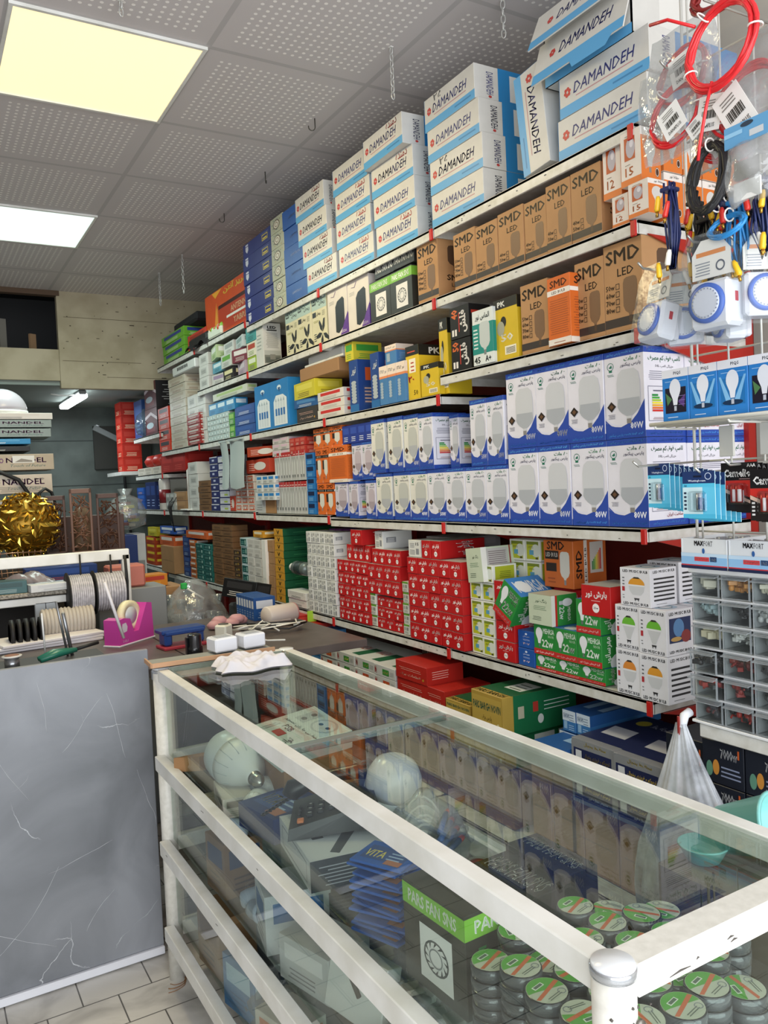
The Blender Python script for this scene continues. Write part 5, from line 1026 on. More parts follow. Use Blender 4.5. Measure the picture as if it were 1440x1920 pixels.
K('#b5a82c', 'yellow green carton topmost at the far end', 277, 293, zpx(1005, ypx(275, T[6][3]))+.003, 988, 1, 1, .1, name='small_carton', v=('#c9bf4c', '#5a541c'))

# ---- bottom deck, standing forward
XD = 1.55; ZD = .396
def filler(px0, px1, zt, n, desc):
    y0 = ypx(px0, zt, XD); y1 = ypx(px1, zt, XD); W = (y0-y1)/n
    for k in range(n): place(boxmesh('ctn', W-.004, .3, zt-ZD-.003, 0), 'carton', (XD+.17, y0-W*(k+.5), ZD+.001), R(-90), desc+', %s from the left' % ORD[k+1], 'box', 'brown cartons on the bottom deck')
KD = lambda *a, **k: K(*a, X=k.pop('X', XD), **k)
KD('grey', 'grey and navy surge protector box', 1073, 1246, .590, 1381, 2, 2, d=.3, name='protector_box', cat='box', group='grey and navy protector boxes')
filler(1060, 1250, .590, 2, 'brown carton under the grey and navy boxes')
KD('gold', 'gold and green electrical box, first of the gold stack', 836, 883, .70, 1308, 1, 1, d=.28, name='switch_carton', v=0)
KD('gold', 'larger gold and green electrical box beside the dark green boxes', 885, 944, .70, 1291, 1, 1, d=.3, name='switch_carton', v=0, X=XD-.03)
KD('gold', 'gold box of the lower row', 838, 948, .585, 1345, 2, 1, d=.3, name='switch_carton', v=1, hh=.11)
filler(836, 952, .583, 1, 'brown carton under the gold boxes')
KD('khayam', 'blue and white fittings box beside the gold boxes', 1055, 1105, .735, 1316, 2, 1, d=.3, name='fittings_box', hh=.065, X=XD+.1)
KD('khayam', 'blue and white fittings box in the lower layer', 1000, 1058, .66, 1366, 1, 1, d=.3, name='fittings_box', X=XD-.02, hh=.07)
KD('khayam', 'blue and white fittings box in the middle layer', 1050, 1110, .665, 1366, 1, 1, d=.3, name='fittings_box', X=XD+.1, hh=.068)
filler(985, 1068, .655, 2, 'brown carton under the blue fittings boxes')
KD('redsw', 'bright red switch box in the stack on the bottom deck', 744, 802, .70, 1235, 1, 2, d=.16, name='switch_carton')
KD('redsw', 'bright red switch box lower beside the gold one', 798, 834, .70, 1300, 1, 1, d=.2, name='switch_carton', hh=.07)
KD('redblack', 'black box with white script behind the red switch boxes', 790, 826, .77, 1250, 1, 1, d=.15, name='switch_carton', X=XD+.17, hh=.09)
filler(742, 836, .698, 2, 'brown carton under the red switch boxes')
KD('switch', 'white switch box with coloured badge', 600, 742, .70, 1208, 4, 2, d=.24, name='switch_carton', v=[1, 0, 1, 1, 1, 0, 0, 0])
filler(600, 742, .698, 3, 'brown carton under the white switch boxes')
KD('#3d77ad', 'blue switch carton beside the white ones', 580, 600, .68, 1180, 1, 3, d=.14, name='switch_carton', v=('#4f8bc2', '#2c5f96'))
KD('lucas', 'red and orange lamp carton with grey lettering', 556, 579, .76, 1166, 1, 2, d=.16, name='lamp_carton')
KD('#b52a26', 'red lamp carton beside the orange lettered ones', 536, 556, .76, 1150, 1, 2, d=.16, name='lamp_carton', v=('#c9463c', '#e0a89c'))
KD('#a82c74', 'magenta lamp carton', 516, 535, .76, 1146, 1, 2, d=.16, name='lamp_carton', v=('#c05a94', '#e0b8cc'))
KD('#b8342c', 'red and white lamp carton at the left', 498, 515, .76, 1145, 1, 2, d=.16, name='lamp_carton', v=('#cf6a5c', '#e8d8d0'))
filler(498, 599, .675, 3, 'brown carton under the coloured lamp cartons')
MB().box((0, 0, .04), (.004, .045, .08), mat('lime_tag', '#a9d63a', .5), .001).build('price_tag', None, (XF-.006, ypx(587, .87), .83), R(90), 'lime green tag hanging from the fifth shelf', 'tag')

# ================================================================ NEAR RIGHT CORNER: side unit, drawers, wire rack and hanging goods
XN = 1.50
t = empty('corner_shelf_unit', (1.75, .8, 0), 'white and red corner shelf unit carrying the clear drawer cabinet', 'shelving')
def nb(name, c, d, m, bev=.002, label=None):
    b = MB(); b.M = Matrix.Translation((-1.75, -.8, 0)); b.box(c, d, m, bev); return b.build(name, t, label=label)
nb('shelf', (1.74, .79, .914), (.48, .82, .03), M_lip); nb('shelf', (1.74, .79, .38), (.48, .82, .03), M_lip)
nb('upright', (2.0, 1.19, 1.2), (.03, .02, 2.4), M_red); nb('upright', (2.0, .40, 1.2), (.03, .02, 2.4), M_red)
nb('upright', (1.98, 1.19, .46), (.1, .02, .9), M_red)
for k, (y, z) in enumerate([(y, .397+.0985*q) for y in (1.205, 1.095, .985) for q in range(5)]):
    place(boxmesh('b7000', .107, .25, .0965, 0), 'stabiliser_box', (XN+.155, y-.04, z), R(-90), 'black 7000 watt box in the %s stack, %s up' % (['left', 'middle', 'right'][k//5], ORD[k % 5+1]), 'box', 'black 7000 watt boxes')
place(boxmesh('b7000', .11, .18, .19, 0), 'stabiliser_box', (XN+.13, 1.275, .68), R(-90), 'larger black 7000 watt box beside the hanging bag', 'box')
place(boxmesh('ctn', .12, .2, .28, 0), 'carton', (XN+.13, 1.275, .398), R(-90), 'brown carton under the larger black box', 'box')
# drawer cabinet
t = empty('drawer_cabinet', (XN, 1.0, .93), 'white plastic parts cabinet with clear drawers, six rows high', 'cabinet')
NC, NR, DWW, DHH, DDD = 6, 6, .0735, .0555, .13; y0c = 1.212
M_wp = mat('cabinet_plastic', '#e3e4e6', .35)
b = MB(); b.M = Matrix.Translation((-XN, -1.0, -.93))
ytop = y0c-NC*DWW-.012
for k in range(NC+1): b.box((XN+.068, y0c-.003-(DWW+.001)*k, .93+.172), (.125, .004, .34), M_wp)
for k in range(NR+1): b.box((XN+.068, (y0c+ytop)/2, .934+.0558*k), (.13, y0c-ytop, .0045), M_wp)
b.box((XN+.131, (y0c+ytop)/2, .93+.172), (.004, y0c-ytop, .34), M_wp); b.box((XN+.066, (y0c+ytop)/2, .93+.345), (.14, y0c-ytop+.008, .012), M_wp, .002); b.box((XN+.066, (y0c+ytop)/2, .9335), (.14, y0c-ytop+.008, .006), M_wp, .001)
b.build('cabinet_body', t)
M_clr = clear('clear_drawer', '#f8fafa', .0, .02, 0, .6, body='#b9bec0', bodyfac=.02)
db = MB(); M_de = clear('drawer_rim', '#eef0f2', .04, .05, 0, .6, body='#c6ccd0', bodyfac=.35)
w_, h_ = DWW-.006, DHH-.006
db.box((0, 0, h_/2), (.0025, w_, h_), M_clr); db.box((.055, 0, .001), (.11, w_-.002, .0012), M_clr)
for s_ in (-1, 1): db.box((.055, s_*(w_/2-.0015), h_*.45), (.11, .0012, h_*.9), M_clr)
for a in (((0, 0, h_-.001), (.004, w_, .0022)), ((0, 0, .001), (.004, w_, .0022)), ((0, w_/2-.001, h_/2), (.004, .0022, h_)), ((0, -w_/2+.001, h_/2), (.004, .0022, h_))): db.box(a[0], a[1], M_de)
dme = db.mesh('drawer')
lp = MB(); lp.M = Matrix.Rotation(R(-8), 4, 'Y'); lp.box((-.007, 0, 0), (.014, w_*.96, .0022), M_de); lme = lp.mesh('lip')
CON = [('#dcd9c6', 'white switch sockets'), ('#c98a3c', 'orange wire caps'), ('#d0cdb8', 'pale plugs'), ('#9fb5b8', 'small grey adapters'), ('#1f2022', 'black plugs'), ('#b5b9b8', 'metal clips'), ('#d6ceb0', 'cream couplers'), ('#c6c8c4', 'clear hooks'), ('#5c5f5f', 'grey glands'),
       ('#27272a', 'black sockets'), ('#8c2722', 'red and black terminals'), ('#3a3a3c', 'dark fuses'), ('#a32a22', 'red clips'), ('#93302a', 'red battery snaps'), ('#1c1c1f', 'black lugs'), ('#6a2622', 'dark red sockets'), ('#a82e25', 'red switches'), ('#2a2a2c', 'black switches')]
for r in range(NR):
    for c in range(NC):
        pull = .016 if (c == 0 and r in (3, 4)) else 0
        ly, lz = y0c-.0045-(DWW+.001)*(c+.5)+.001, .939+.0558*(NR-1-r)
        d_ = place(dme, 'drawer', (-.001-pull, ly-1.0, lz-.93), 0, parent=t); place(lme, 'lip', (0, 0, h_-.004), 0, parent=d_)
        if c > 3: continue
        col, nm = CON[(r*3+c) % 18]; rn = random.Random(r*9+c)
        b = MB(); n = 12 if r in (0, 2) and c == 0 else 34
        for k in range(n):
            sz = .012 if n == 34 else .019; i = k % 3
            cc = ('#1d1d1f' if (rn.random() < .45 and r > 3) else col)
            m_ = mat('parts_'+cc.lstrip('#'), cc, .35)
            p_ = (rn.uniform(.010, .062), rn.uniform(-.026, .026), .005+sz/2+(.95*k/n)*(.036-sz)+.004)
            if i == 0 or n == 12: b.box(p_, (sz*1.5, sz, sz*.8), m_, .001, rn.random()*3)
            elif i == 1: b.lathe([(sz*.3, -sz*.5), (sz*.5, -sz*.3), (sz*.5, sz*.3), (sz*.2, sz*.6)], m_, 8, p_)
            else: b.tube([(p_[0]-sz*.7, p_[1], p_[2]), (p_[0], p_[1]+sz*.3, p_[2]+sz*.3), (p_[0]+sz*.7, p_[1], p_[2])], sz*.2, m_, 6)
        b.build('spare_parts', None, (XN-.001-pull, ly, lz+.001), 0, '%s in the clear drawer, row %s from the top, column %s' % (nm, ['one', 'two', 'three', 'four', 'five', 'six'][r], ['one', 'two', 'three', 'four'][c]), 'spare parts', kind='stuff')
# battery trays on the cabinet
for k in range(4):
    yy_ = 1.215-.06-.12*k; tt = empty('battery_tray', (XN+.05, yy_, 1.2815), 'white and blue printed battery tray on the drawer cabinet, %s from the left' % ORD[k+1], 'box', 'battery trays', rz=R(-90))
    b = MB(); c_ = mat('card_maxfort', '#dfe2e6', .45); wv, dv, hv = .117, .15, .066
    b.box((0, 0, .002), (wv, dv, .004), c_); b.box((0, -dv/2+.002, hv/2), (wv, .003, hv), c_); b.box((0, dv/2-.002, hv/2), (wv, .003, hv), c_)
    for s_ in (-1, 1): b.box((s_*(wv/2-.002), 0, hv/2), (.003, dv, hv), c_)
    b.frame((-wv/2, -dv/2, 0), (1, 0, 0), (0, 0, 1), wv, hv); k_maxfort(b, wv, dv, hv, lambda s_: b.frame((-wv/2, -dv/2, 0), (1, 0, 0), (0, 0, 1), wv, hv), 0); b.build('tray', tt)
    rn = random.Random(k); b = MB()
    for i in range(3):
        for j in range(3):
            b.tube([(-.045+.03*i, -.05+.04*j, .05+.008*rn.random()), (-.025+.03*i, -.045+.04*j, .052+.008*rn.random())], .006, mat('battery_skin', '#a33a34' if (i+j) % 3 else '#8f9298', .3, .3), 8)
    b.box((0, 0, .04), (wv-.02, dv-.02, .008), mat('kraft_inner', '#8f7a60', .7)); b.build('battery_pack', None, (XN+.05, yy_, 1.283), R(-90), 'loose red and silver batteries in the %s battery tray from the left' % ORD[k+1], 'battery', kind='stuff')
# wire grid rack
t = empty('wire_grid_rack', (1.52, .95, 1.35), 'white wire grid rack with shelf and hooks at the shelf end', 'rack')
b = MB(); b.M = Matrix.Translation((-1.52, -.95, -1.35)); M_wire = mat('white_wire', '#dcdbd3', .35)
GY0, GY1 = 1.19, .38
for k in range(10): yk = GY0-.078*k; b.tube([(1.52, yk, 1.345), (1.52, yk, 2.62)], .0024, M_wire, 6)
b.tube([(1.516, GY0+.012, 1.345), (1.516, GY0+.012, 2.62)], .0035, M_wire, 6)
for k in range(17): b.tube([(1.523, GY0+.012, 1.36+.078*k), (1.523, GY1, 1.36+.078*k)], .0024, M_wire, 6)
b.build('grid', t)
b = MB(); b.M = Matrix.Translation((-1.52, -.95, -1.35)); zs_ = 1.594
for x in (1.395, 1.425, 1.455, 1.485, 1.515): b.tube([(x, 1.20, zs_), (x, .62, zs_)], .003, M_wire, 6)
for y in (1.20, 1.02, .84, .66): b.tube([(1.385, y, zs_+.004), (1.39, y, zs_-.004), (1.52, y, zs_-.006)], .0028, M_wire, 6)
b.tube([(1.385, 1.21, zs_+.004), (1.385, .62, zs_+.004)], .0042, M_wire, 8); b.build('wire_shelf', t)
for y in (1.10, 1.005):
    b = MB(); b.M = Matrix.Translation((-1.52, -.95, -1.35)); b.box((1.49, y, 1.555), (.006, .035, .065), mat('hook_plastic', '#d3d1c8', .5), .003); b.build('label_holder', t)
for k in range(5): place(boxmesh('piqs', .0675, .062, .108, [0, 1, 1, 0, 1][k]), 'bulb_box', (1.432, 1.19-.035-.0685*k, zs_+.009), R(-90), 'blue bulb box on the wire rack, %s from the left' % ORD[k+1], 'box', 'blue bulb boxes on the wire rack')
# blister battery cards
def k_west(b, w, d, h, f, v):
    f('F').rect(0, .74, 1, 1, '#1d3566').rect(0, 0, 1, .09, '#4fb8dc').rect(0, .09, .62, .66, '#cdeaf2').rect(.62, .09, 1, .66, '#62c4e6').rect(0, .66, 1, .74, '#54bfe2').text('Westinghouse', .18, .765, .72, .82, '#dbe6f4', .02).ring(.8, .89, .1, .075, '#c7d4ea', .2).text('AA', .05, .67, .14, .72, '#1d3566', .01).rect(.35, .87, .6, .91, '#0c1630').lines(.04, .18, .12, .6, 5, '#23324c', .5, 0)
def k_cam(b, w, d, h, f, v):
    f('F').rect(0, 0, 1, .62, '#1a1414').poly([(0, .62), (1, .62), (1, .2), (.55, .35), (0, .5)], '#c42a24').poly([(0, .42), (1, .08), (1, .14), (0, .5)], '#d8b8a8').text('Camelion', .08, .7, .92, .86, '#eeeeee', .03).lines(.5, .655, .95, .68, 1, '#c9a0a0').text('AAA', .72, .9, .95, .97, '#eeeeee', .02).lines(.04, .1, .12, .4, 4, '#ddd', .5, 0).rect(0, .62, 1, .63, '#b53a34')
KB['west'] = (k_west, '#bfe3ee'); KB['came'] = (k_cam, '#161417')
def card(kind, X, y, z, w, h, n, step, desc, grp):
    for k in range(n):
        t = empty('battery_card', (X+step*k, y-.002*k, z-.002*k), desc % ORD[k+1] if k < 13 else desc, 'battery', grp)
        place(boxmesh(kind, w, .0015, h), 'card', (0, 0, 0), R(-90)+.02, parent=t)
        if k < 3 or True:
            b = MB(); bc = mat('cell_steel', '#b9bcc2', .2, .8) if kind == 'west' else mat('cell_red', '#b5322c', .25, .5); bd = mat('cell_blue', '#23406e', .3)
            for q in ((-.006,) if kind == 'west' else (-.003, .008)):
                b.tube([(-.007, q, h*.18), (-.007, q, h*.54)], .0062, bc, 12); b.tube([(-.0095, q-.003, h*.2), (-.0095, q-.003, h*.45)], .004, bd if kind == 'west' else flat('#e0d8d8'), 8)
            if k < 2: b.box((-.0075, 0, h*.36), (.016, w*.46, h*.44), clear('blister', '#f2f6f8', .03, .03, 0, .7), .004)
            b.build('cell', t)
card('west', 1.36, 1.17, 1.422, .056, .092, 10, .0125, 'pale blue battery card in the left rack row, %s from the front', 'left row of blue battery cards')
card('west', 1.30, 1.024, 1.405, .072, .09, 6, .012, 'pale blue battery card in the nearer rack row, %s from the front', 'nearer row of blue battery cards')
card('came', 1.33, .958, 1.418, .076, .09, 4, .012, 'black and red battery card, left row, %s from the front', 'black and red battery cards')
card('came', 1.28, .862, 1.404, .076, .09, 3, .012, 'black and red battery card, right row, %s from the front', 'black and red battery cards')
t2 = t
for y, z in ((1.17, 1.508), (1.02, 1.49), (.955, 1.502), (.86, 1.488), (1.14, 1.905), (1.02, 1.925), (.93, 1.9), (1.07, 2.27), (.98, 2.35), (.9, 2.1), (.98, 2.1), (.93, 2.46)):
    b = MB(); b.M = Matrix.Translation((-1.52, -.95, -1.35)); b.tube([(1.52, y, z+.008), (1.30, y, z+.002), (1.285, y, z+.012)], .0025, mat('hook_wire', '#b9b8b2', .3, .7), 6); b.build('hook', t)
# timer switches in clear blisters
def timer(X, y, z, rz, tilt, desc, s=1.0):
    t = empty('timer_switch', (X, y, z), desc, 'timer switch', 'timer switches hanging on the rack'); t.rotation_euler = (R(tilt), 0, R(-90)+rz); t.scale = (s, s, s)
    w, h = .074, .078; W = mat('timer_white', '#dfe0e6', .35)
    b = MB(); b.box((0, 0, h/2), (w, .044, h), W, .006); b.box((0, .022, h/2), (w*.92, .02, h*.92), mat('timer_back', '#c9cad0', .4), .004); b.build('housing', t)
    M = Matrix.Translation((-.002, -.022, h*.52)) @ Matrix.Rotation(R(90), 4, 'X')
    b = MB(); b.M = M; b.lathe([(.033, 0), (.033, .005), (.026, .006)], mat('dial_blue', '#3d63b8', .4), 36); b.build('dial', t, label='blue dial ring')
    b = MB(); b.M = M
    b.lathe([(.026, .004), (.026, .0065), (.021, .007)], mat('dial_white', '#cfd2dc', .4), 36); b.lathe([(.0205, .0068), (.018, .003), (.001, .003)], mat('dial_well', '#b7bbc6', .4), 36)
    for k in range(24): a = 2*math.pi*k/24; b.box((.0235*math.cos(a), .0235*math.sin(a), .0072), (.002, .002, .001), flat('#8d93a6'))
    for s_ in (-1, 1): b.lathe([(.0022, .003), (.0022, .0045)], M_dark, 8, (.009*s_, .002*s_, 0))
    b.build('socket_plate', t)
    b = MB(); b.box((.0372, 0, h*.6), (.0015, .008, .016), flat('#b5303c'), .001); b.build('side_switch', t, label='small red switch')
    b = MB(); ins = [(-.036, .084), (.036, .084), (.036, .125), (.018, .148), (-.018, .148), (-.036, .125)]
    b.add([(x, -.012+k*.002, z_) for k in (0, 1) for x, z_ in ins], [(0, 1, 2, 3, 4, 5), (11, 10, 9, 8, 7, 6)], mat('insert_paper', '#e6e3dc', .6))
    b.frame((-.036, -.012, .084), (1, 0, 0), (0, 0, 1), .072, .06).rect(.12, .62, .88, .74, '#d98748').ring(.74, .28, .12, .15, '#5a5f6c', .3).lines(.08, .1, .5, .5, 5, '#8a8f98'); b.build('insert_card', t)
    b = MB(); M_bl = clear('blister_shell', '#f4f6f7', .0, .22, .15, .55, body='#cfd6da', bodyfac=.04)
    out = [(-.05, -.008), (.05, -.008), (.05, .13), (.03, .165), (-.03, .165), (-.05, .13)]; inn = [(-.041, -.003), (.041, -.003), (.041, .122), (.024, .152), (-.024, .152), (-.041, .122)]
    b.add([(x, .014, z_) for x, z_ in out]+[(x, .012, z_) for x, z_ in inn]+[(x*.96, -.036, z_) for x, z_ in inn], [(k, (k+1) % 6, 6+(k+1) % 6, 6+k) for k in range(6)]+[(6+k, 6+(k+1) % 6, 12+(k+1) % 6, 12+k) for k in range(6)]+[(12, 13, 14, 15, 16, 17)], M_bl)
    b.build('blister', t)
timer(1.315, 1.128, 1.76, R(-12), -13, 'blue dialled timer switch in clear blister, leftmost on the rack', .98)
timer(1.37, 1.10, 1.752, R(35), 0, 'blue dialled timer switch turned sideways, second from the left', .95)
timer(1.28, .958, 1.752, R(3), 0, 'blue dialled timer switch nearest the camera, largest of the row', 1.08)
timer(1.33, .905, 1.765, R(62), 0, 'timer switch seen from its white side at the picture edge', .98)
timer(1.36, .99, 1.74, R(-30), 0, 'timer switch mostly hidden behind the largest one', .9)
# coils
def coilpts(cy, cz, ry, rz_, n, wob, seed, X=0, tilt=0):
    rn = random.Random(seed); P = []; N_ = 28
    for k in range(n):
        a1, a2, a3 = rn.uniform(-wob, wob), rn.uniform(-wob, wob), rn.uniform(-wob, wob)
        P += [(X+rn.uniform(-.0015, .0015)+a3*math.cos(2*math.pi*q/N_)+.02*math.sin(2*math.pi*q/N_)*tilt, cy+(ry+a1)*math.cos(2*math.pi*q/N_), cz+(rz_+a2)*math.sin(2*math.pi*q/N_)) for q in range(N_)]
    return P
M_redc = mat('red_cable', '#d8262c', .3); M_blkc = mat('black_cable', '#141416', .4); M_navc = mat('navy_cable', '#1d2858', .35)
M_bag = clear('poly_bag', '#f0f2f2', .05, .12, .5, .6, body='#d5d7d8', bodyfac=.22)
def bag(t, y, z, w, h, label=None, X=0, seed=1, m=None, dep=.02):
    rn = random.Random(seed); b = MB()
    for s_ in (-1, 1):
        ph = rn.random()*6
        b.sheet(10, 12, lambda u, v_: (X+s_*dep*(math.sin(math.pi*u)**.7)*(math.sin(math.pi*min(1, v_*1.02))**.5)+.004*math.sin(9*u+ph+7*v_), y+(u-.5)*w*(.75+.25*math.sin(math.pi*(.2+.7*v_))), z-h*v_+.004*math.sin(8*u+ph)), m or M_bag)
    return b.build('bag', t, label=label)
def tagcard(t, y, z, w, h, X, ang, label='white barcode label'):
    b = MB(); b.box((0, 0, 0), (.001, w, h), mat('tag_paper', '#e9e8e4', .6)); b.frame((-.0006, w/2, -h/2), (0, -1, 0), (0, 0, 1), w, h)
    for k in range(14): b.rect(.2+.045*k, .35, .2+.045*k+.02+.01*(k % 3), .58, '#33322f')
    b.lines(.15, .68, .8, .9, 3, '#77736f').text('DANAPLUS', .2, .1, .8, .22, '#2c2a28', .01)
    o = b.build('label', t, loc=(X, y, z), label=label); o.rotation_euler = (R(ang), 0, 0)
def coil_obj(name, loc, mcol, ry, rz_, n, r, desc, grp=None, ties=((60,), (180,), (-20,)), wob=.006, seed=1, bagw=None, tags=()):
    t = empty(name, loc, desc, 'cable', grp)
    b = MB(); b.tube(coilpts(0, 0, ry, rz_, n, wob, seed, 0, .6), r, mcol, 7); b.build('coil', t)
    b = MB()
    for (a,) in ties:
        c_, s_ = math.cos(R(a)), math.sin(R(a)); y, z = ry*c_, rz_*s_
        b.tube([(.013*math.cos(q), y+.011*c_*math.sin(q), z+.011*s_*math.sin(q)) for q in [2*math.pi*k/12 for k in range(12)]], .0016, mat('tie_white', '#e6e2dc', .5), 5, closed=True)
    b.build('cable_tie', t)
    if bagw: bag(t, 0, bagw[1]*.55, bagw[0], bagw[1], 'clear plastic bag', seed=seed)
    for a in tags: tagcard(t, *a)
    return t
t = coil_obj('network_cable_coil', (1.24, .905, 2.222), M_redc, .066, .072, 9, .0034, 'large loose red network cable coil nearest the camera, top right', tags=())
b = MB(); b.tube([(-.012, .01, -.06), (-.016, .02, -.1), (-.018, .034, -.16), (-.018, .038, -.185)], .003, M_redc, 6); b.build('plug_lead', t); b = MB(); b.tube([(0, .05, .055), (-.01, .1, .09), (-.01, .14, .1)], .003, M_redc, 6); b.build('loose_end', t)
coil_obj('network_cable_coil', (1.29, .89, 2.13), M_redc, .062, .062, 5, .003, 'bagged red network cable with a large white tag under the loose coil', wob=.008, seed=4, bagw=(.17, .2), tags=((.005, -.02, .055, .09, -.03, -28), (.06, .0, .05, .06, -.025, 12)))
coil_obj('network_cable_coil', (1.31, 1.04, 2.245), M_redc, .05, .055, 4, .003, 'bagged red network cable with round white label, left of the loose coil', wob=.006, seed=6, bagw=(.16, .17), tags=((-.02, .0, .055, .055, -.025, -12),))
coil_obj('network_cable_coil', (1.28, 1.035, 2.165), M_redc, .055, .055, 5, .003, 'bagged red network cable with barcode, lowest on the left', wob=.007, seed=8, bagw=(.17, .17), tags=((-.012, -.02, .05, .055, -.025, -25), (-.06, -.05, .035, .03, -.02, -30)))
coil_obj('network_cable_coil', (1.36, .99, 2.13), M_redc, .05, .05, 5, .003, 'bagged red network cable partly hidden behind the others', wob=.007, seed=9, bagw=(.15, .14), tags=((.0, -.02, .04, .05, -.02, -28),))
coil_obj('network_cable_coil', (1.42, 1.03, 2.43), mat('dark_red_cable', '#8a1f1c', .4), .06, .04, 6, .004, 'dark red cable bunch at the top edge of the picture', wob=.012, seed=12)
coil_obj('network_cable_coil', (1.40, .9, 2.42), mat('dark_red_cable', '#8a1f1c', .4), .08, .03, 6, .004, 'dark red cable bunch at the top right corner', wob=.012, seed=13)
coil_obj('black_cable_coil', (1.27, .96, 2.02), M_blkc, .034, .058, 15, .0045, 'thick black coiled cable in the middle of the hanging goods', wob=.006, seed=3, ties=((100,), (250,)))
coil_obj('black_cable_coil', (1.41, 1.03, 1.96), M_blkc, .04, .07, 7, .004, 'black coiled cable hanging behind the audio cables', wob=.01, seed=5, ties=((100,),))
def av(X, y, z, L, wd, mcol, desc, seed, cols=('#e2b21f', '#cf2f26', '#e6e4de')):
    t = empty('audio_video_cable', (X, y, z), desc, 'cable', 'audio video cables with coloured plugs'); rn = random.Random(seed); b = MB()
    for k in range(9):
        a = rn.uniform(-wd, wd); b.tube([(rn.uniform(-.01, .01), a*.5, 0), (-.006+rn.uniform(-.008, .008), a, -L*.35), (rn.uniform(-.012, .006), a*1.1, -L*.7), (0, a*.4, -L), (.01, a*.8, -L*.6), (.01, a*.3, -.01)], .0022, mcol, 6)
    b.box((0, 0, -L*.08), (.03, wd*1.4, .008), mcol, .003)
    b.build('cord', t)
    for k in range(4):
        c_ = cols[k % 3]; yy = rn.uniform(-wd*1.2, wd*1.2); z0 = -rn.uniform(0, L*.25) if k < 2 else -L*rn.uniform(.75, .95); b = MB(); dx = -.016-.004*k; tl = rn.uniform(-.012, .012)
        b.tube([(dx, yy, z0), (dx, yy+tl*.3, z0-.006), (dx, yy+tl, z0-.024), (dx, yy+tl, z0-.028)], [.003, .0048, .0055, .0045], mat('plug_'+c_.lstrip('#'), c_, .35), 10); b.tube([(dx, yy+tl, z0-.028), (dx, yy+tl*1.2, z0-.038)], .0028, mat('plug_gold', '#b58a3c', .25, .9), 8)
        b.build('plug', t, label={'#e2b21f': 'yellow plug', '#cf2f26': 'red plug', '#e6e4de': 'white plug'}[c_])
av(1.27, 1.045, 2.04, .16, .017, M_navc, 'navy audio video cable bundle with yellow plug, leftmost', 1)
av(1.34, 1.02, 1.98, .13, .02, M_blkc, 'black audio video cable with red and yellow plugs beside the navy bundle', 2)
av(1.31, .965, 1.985, .12, .018, M_navc, 'navy audio video cable with yellow plugs under the black coil', 3)
av(1.30, .925, 1.98, .13, .02, mat('light_blue_cable', '#2a86c8', .35), 'light blue audio video cable with white and yellow plugs', 4)
av(1.36, 1.06, 2.03, .15, .016, M_blkc, 'black audio cable hanging behind the navy bundle', 6)
av(1.345, .955, 2.0, .14, .02, M_navc, 'navy audio video cable with white plug behind the light blue one', 7)
av(1.33, .91, 1.96, .12, .02, M_blkc, 'black audio video cable with red plug behind the light blue one', 8)
av(1.36, .87, 1.99, .14, .02, mat('light_blue_cable', '#2a86c8', .35), 'light blue audio cable with red plug at the picture edge', 9)
av(1.30, .875, 2.0, .13, .018, M_navc, 'navy audio video cable with yellow plug at the picture edge', 5)
coil_obj('blue_cable_coil', (1.27, .925, 1.925), mat('light_blue_cable', '#2a86c8', .35), .034, .018, 5, .003, 'light blue cable coil hanging above the largest timer switch', wob=.004, seed=21, ties=((100,),))
# bagged connector with header card
t = empty('bagged_connector', (1.22, .845, 2.02), 'clear bag with a light blue header card and metal connector', 'connector')
b = MB(); b.box((0, 0, .03), (.003, .085, .035), mat('header_blue', '#5f9cc8', .45)); b.frame((-.0016, .042, .012), (0, -1, 0), (0, 0, 1), .085, .035).rect(.55, .2, .85, .5, '#c3c8cc').ell(.5, .85, .14, .12, '#2c3a4a').rect(0, .5, .4, .7, '#8fc0e0'); b.build('header_card', t)
bag(t, 0, .015, .085, .10, 'clear bag', seed=5); b = MB(); b.box((0, .0, -.03), (.008, .05, .03), mat('foil', '#7f7c70', .4, .3), .003); b.box((-.004, .0, -.065), (.004, .05, .03), mat('tag_paper', '#e9e8e4', .6), .001); b.build('connector', t)
# translucent carrier bag hanging from the shelf corner
t = empty('carrier_bag', (1.44, 1.20, .93), 'translucent white plastic bag hanging from the corner shelf by a red strip', 'bag')
b = MB(); M_film = clear('milky_film', '#f4f6f8', .0, .3, .4, .3, body='#e3e6ec', bodyfac=.45)
rn = random.Random(5); NU = 72
def bagr(v_): return .012+.215*v_**1.1 if v_ < .62 else .139+.02*math.sin((v_-.62)/.38*math.pi*.8)
V = []; F = []
for j in range(25):
    v_ = j/24; rad = bagr(v_)
    for i in range(NU):
        a = 2*math.pi*i/NU; f_ = 1+.10*math.sin(7*a+2*v_)*(1-v_*.5)+.06*math.sin(17*a-3*v_)+.03*math.sin(31*a)
        V.append((rad*f_*math.cos(a)*.5, rad*f_*math.sin(a)*1.05-.05*v_, -.50*v_+.01))
for j in range(24):
    for i in range(NU): F.append((j*NU+i, j*NU+(i+1) % NU, (j+1)*NU+(i+1) % NU, (j+1)*NU+i))
b.add(V, F, M_film, True); b.tube([(0, 0, .0), (.012, 0, .025), (.03, -.0, .03)], .010, mat('film_knot', '#dfe2e8', .4), 10); b.build('film', t)
MB().box((-.008, 0, .005), (.004, .006, .045), mat('red_strip', '#8f2a26', .5), .001).build('strip', t, label='dark red strip')
b = MB()
for k in range(10): b.lathe([(.001, -.03), (.028, -.02), (.034, 0), (.028, .02), (.001, .03)], mat('pale_goods_%d' % (k % 2), ['#b9cfd6', '#d3d8da'][k % 2], .5), 12, (rn.uniform(-.035, .035), rn.uniform(-.08, -.0), -.43+.045*(k//3)))
b.build('goods', t)
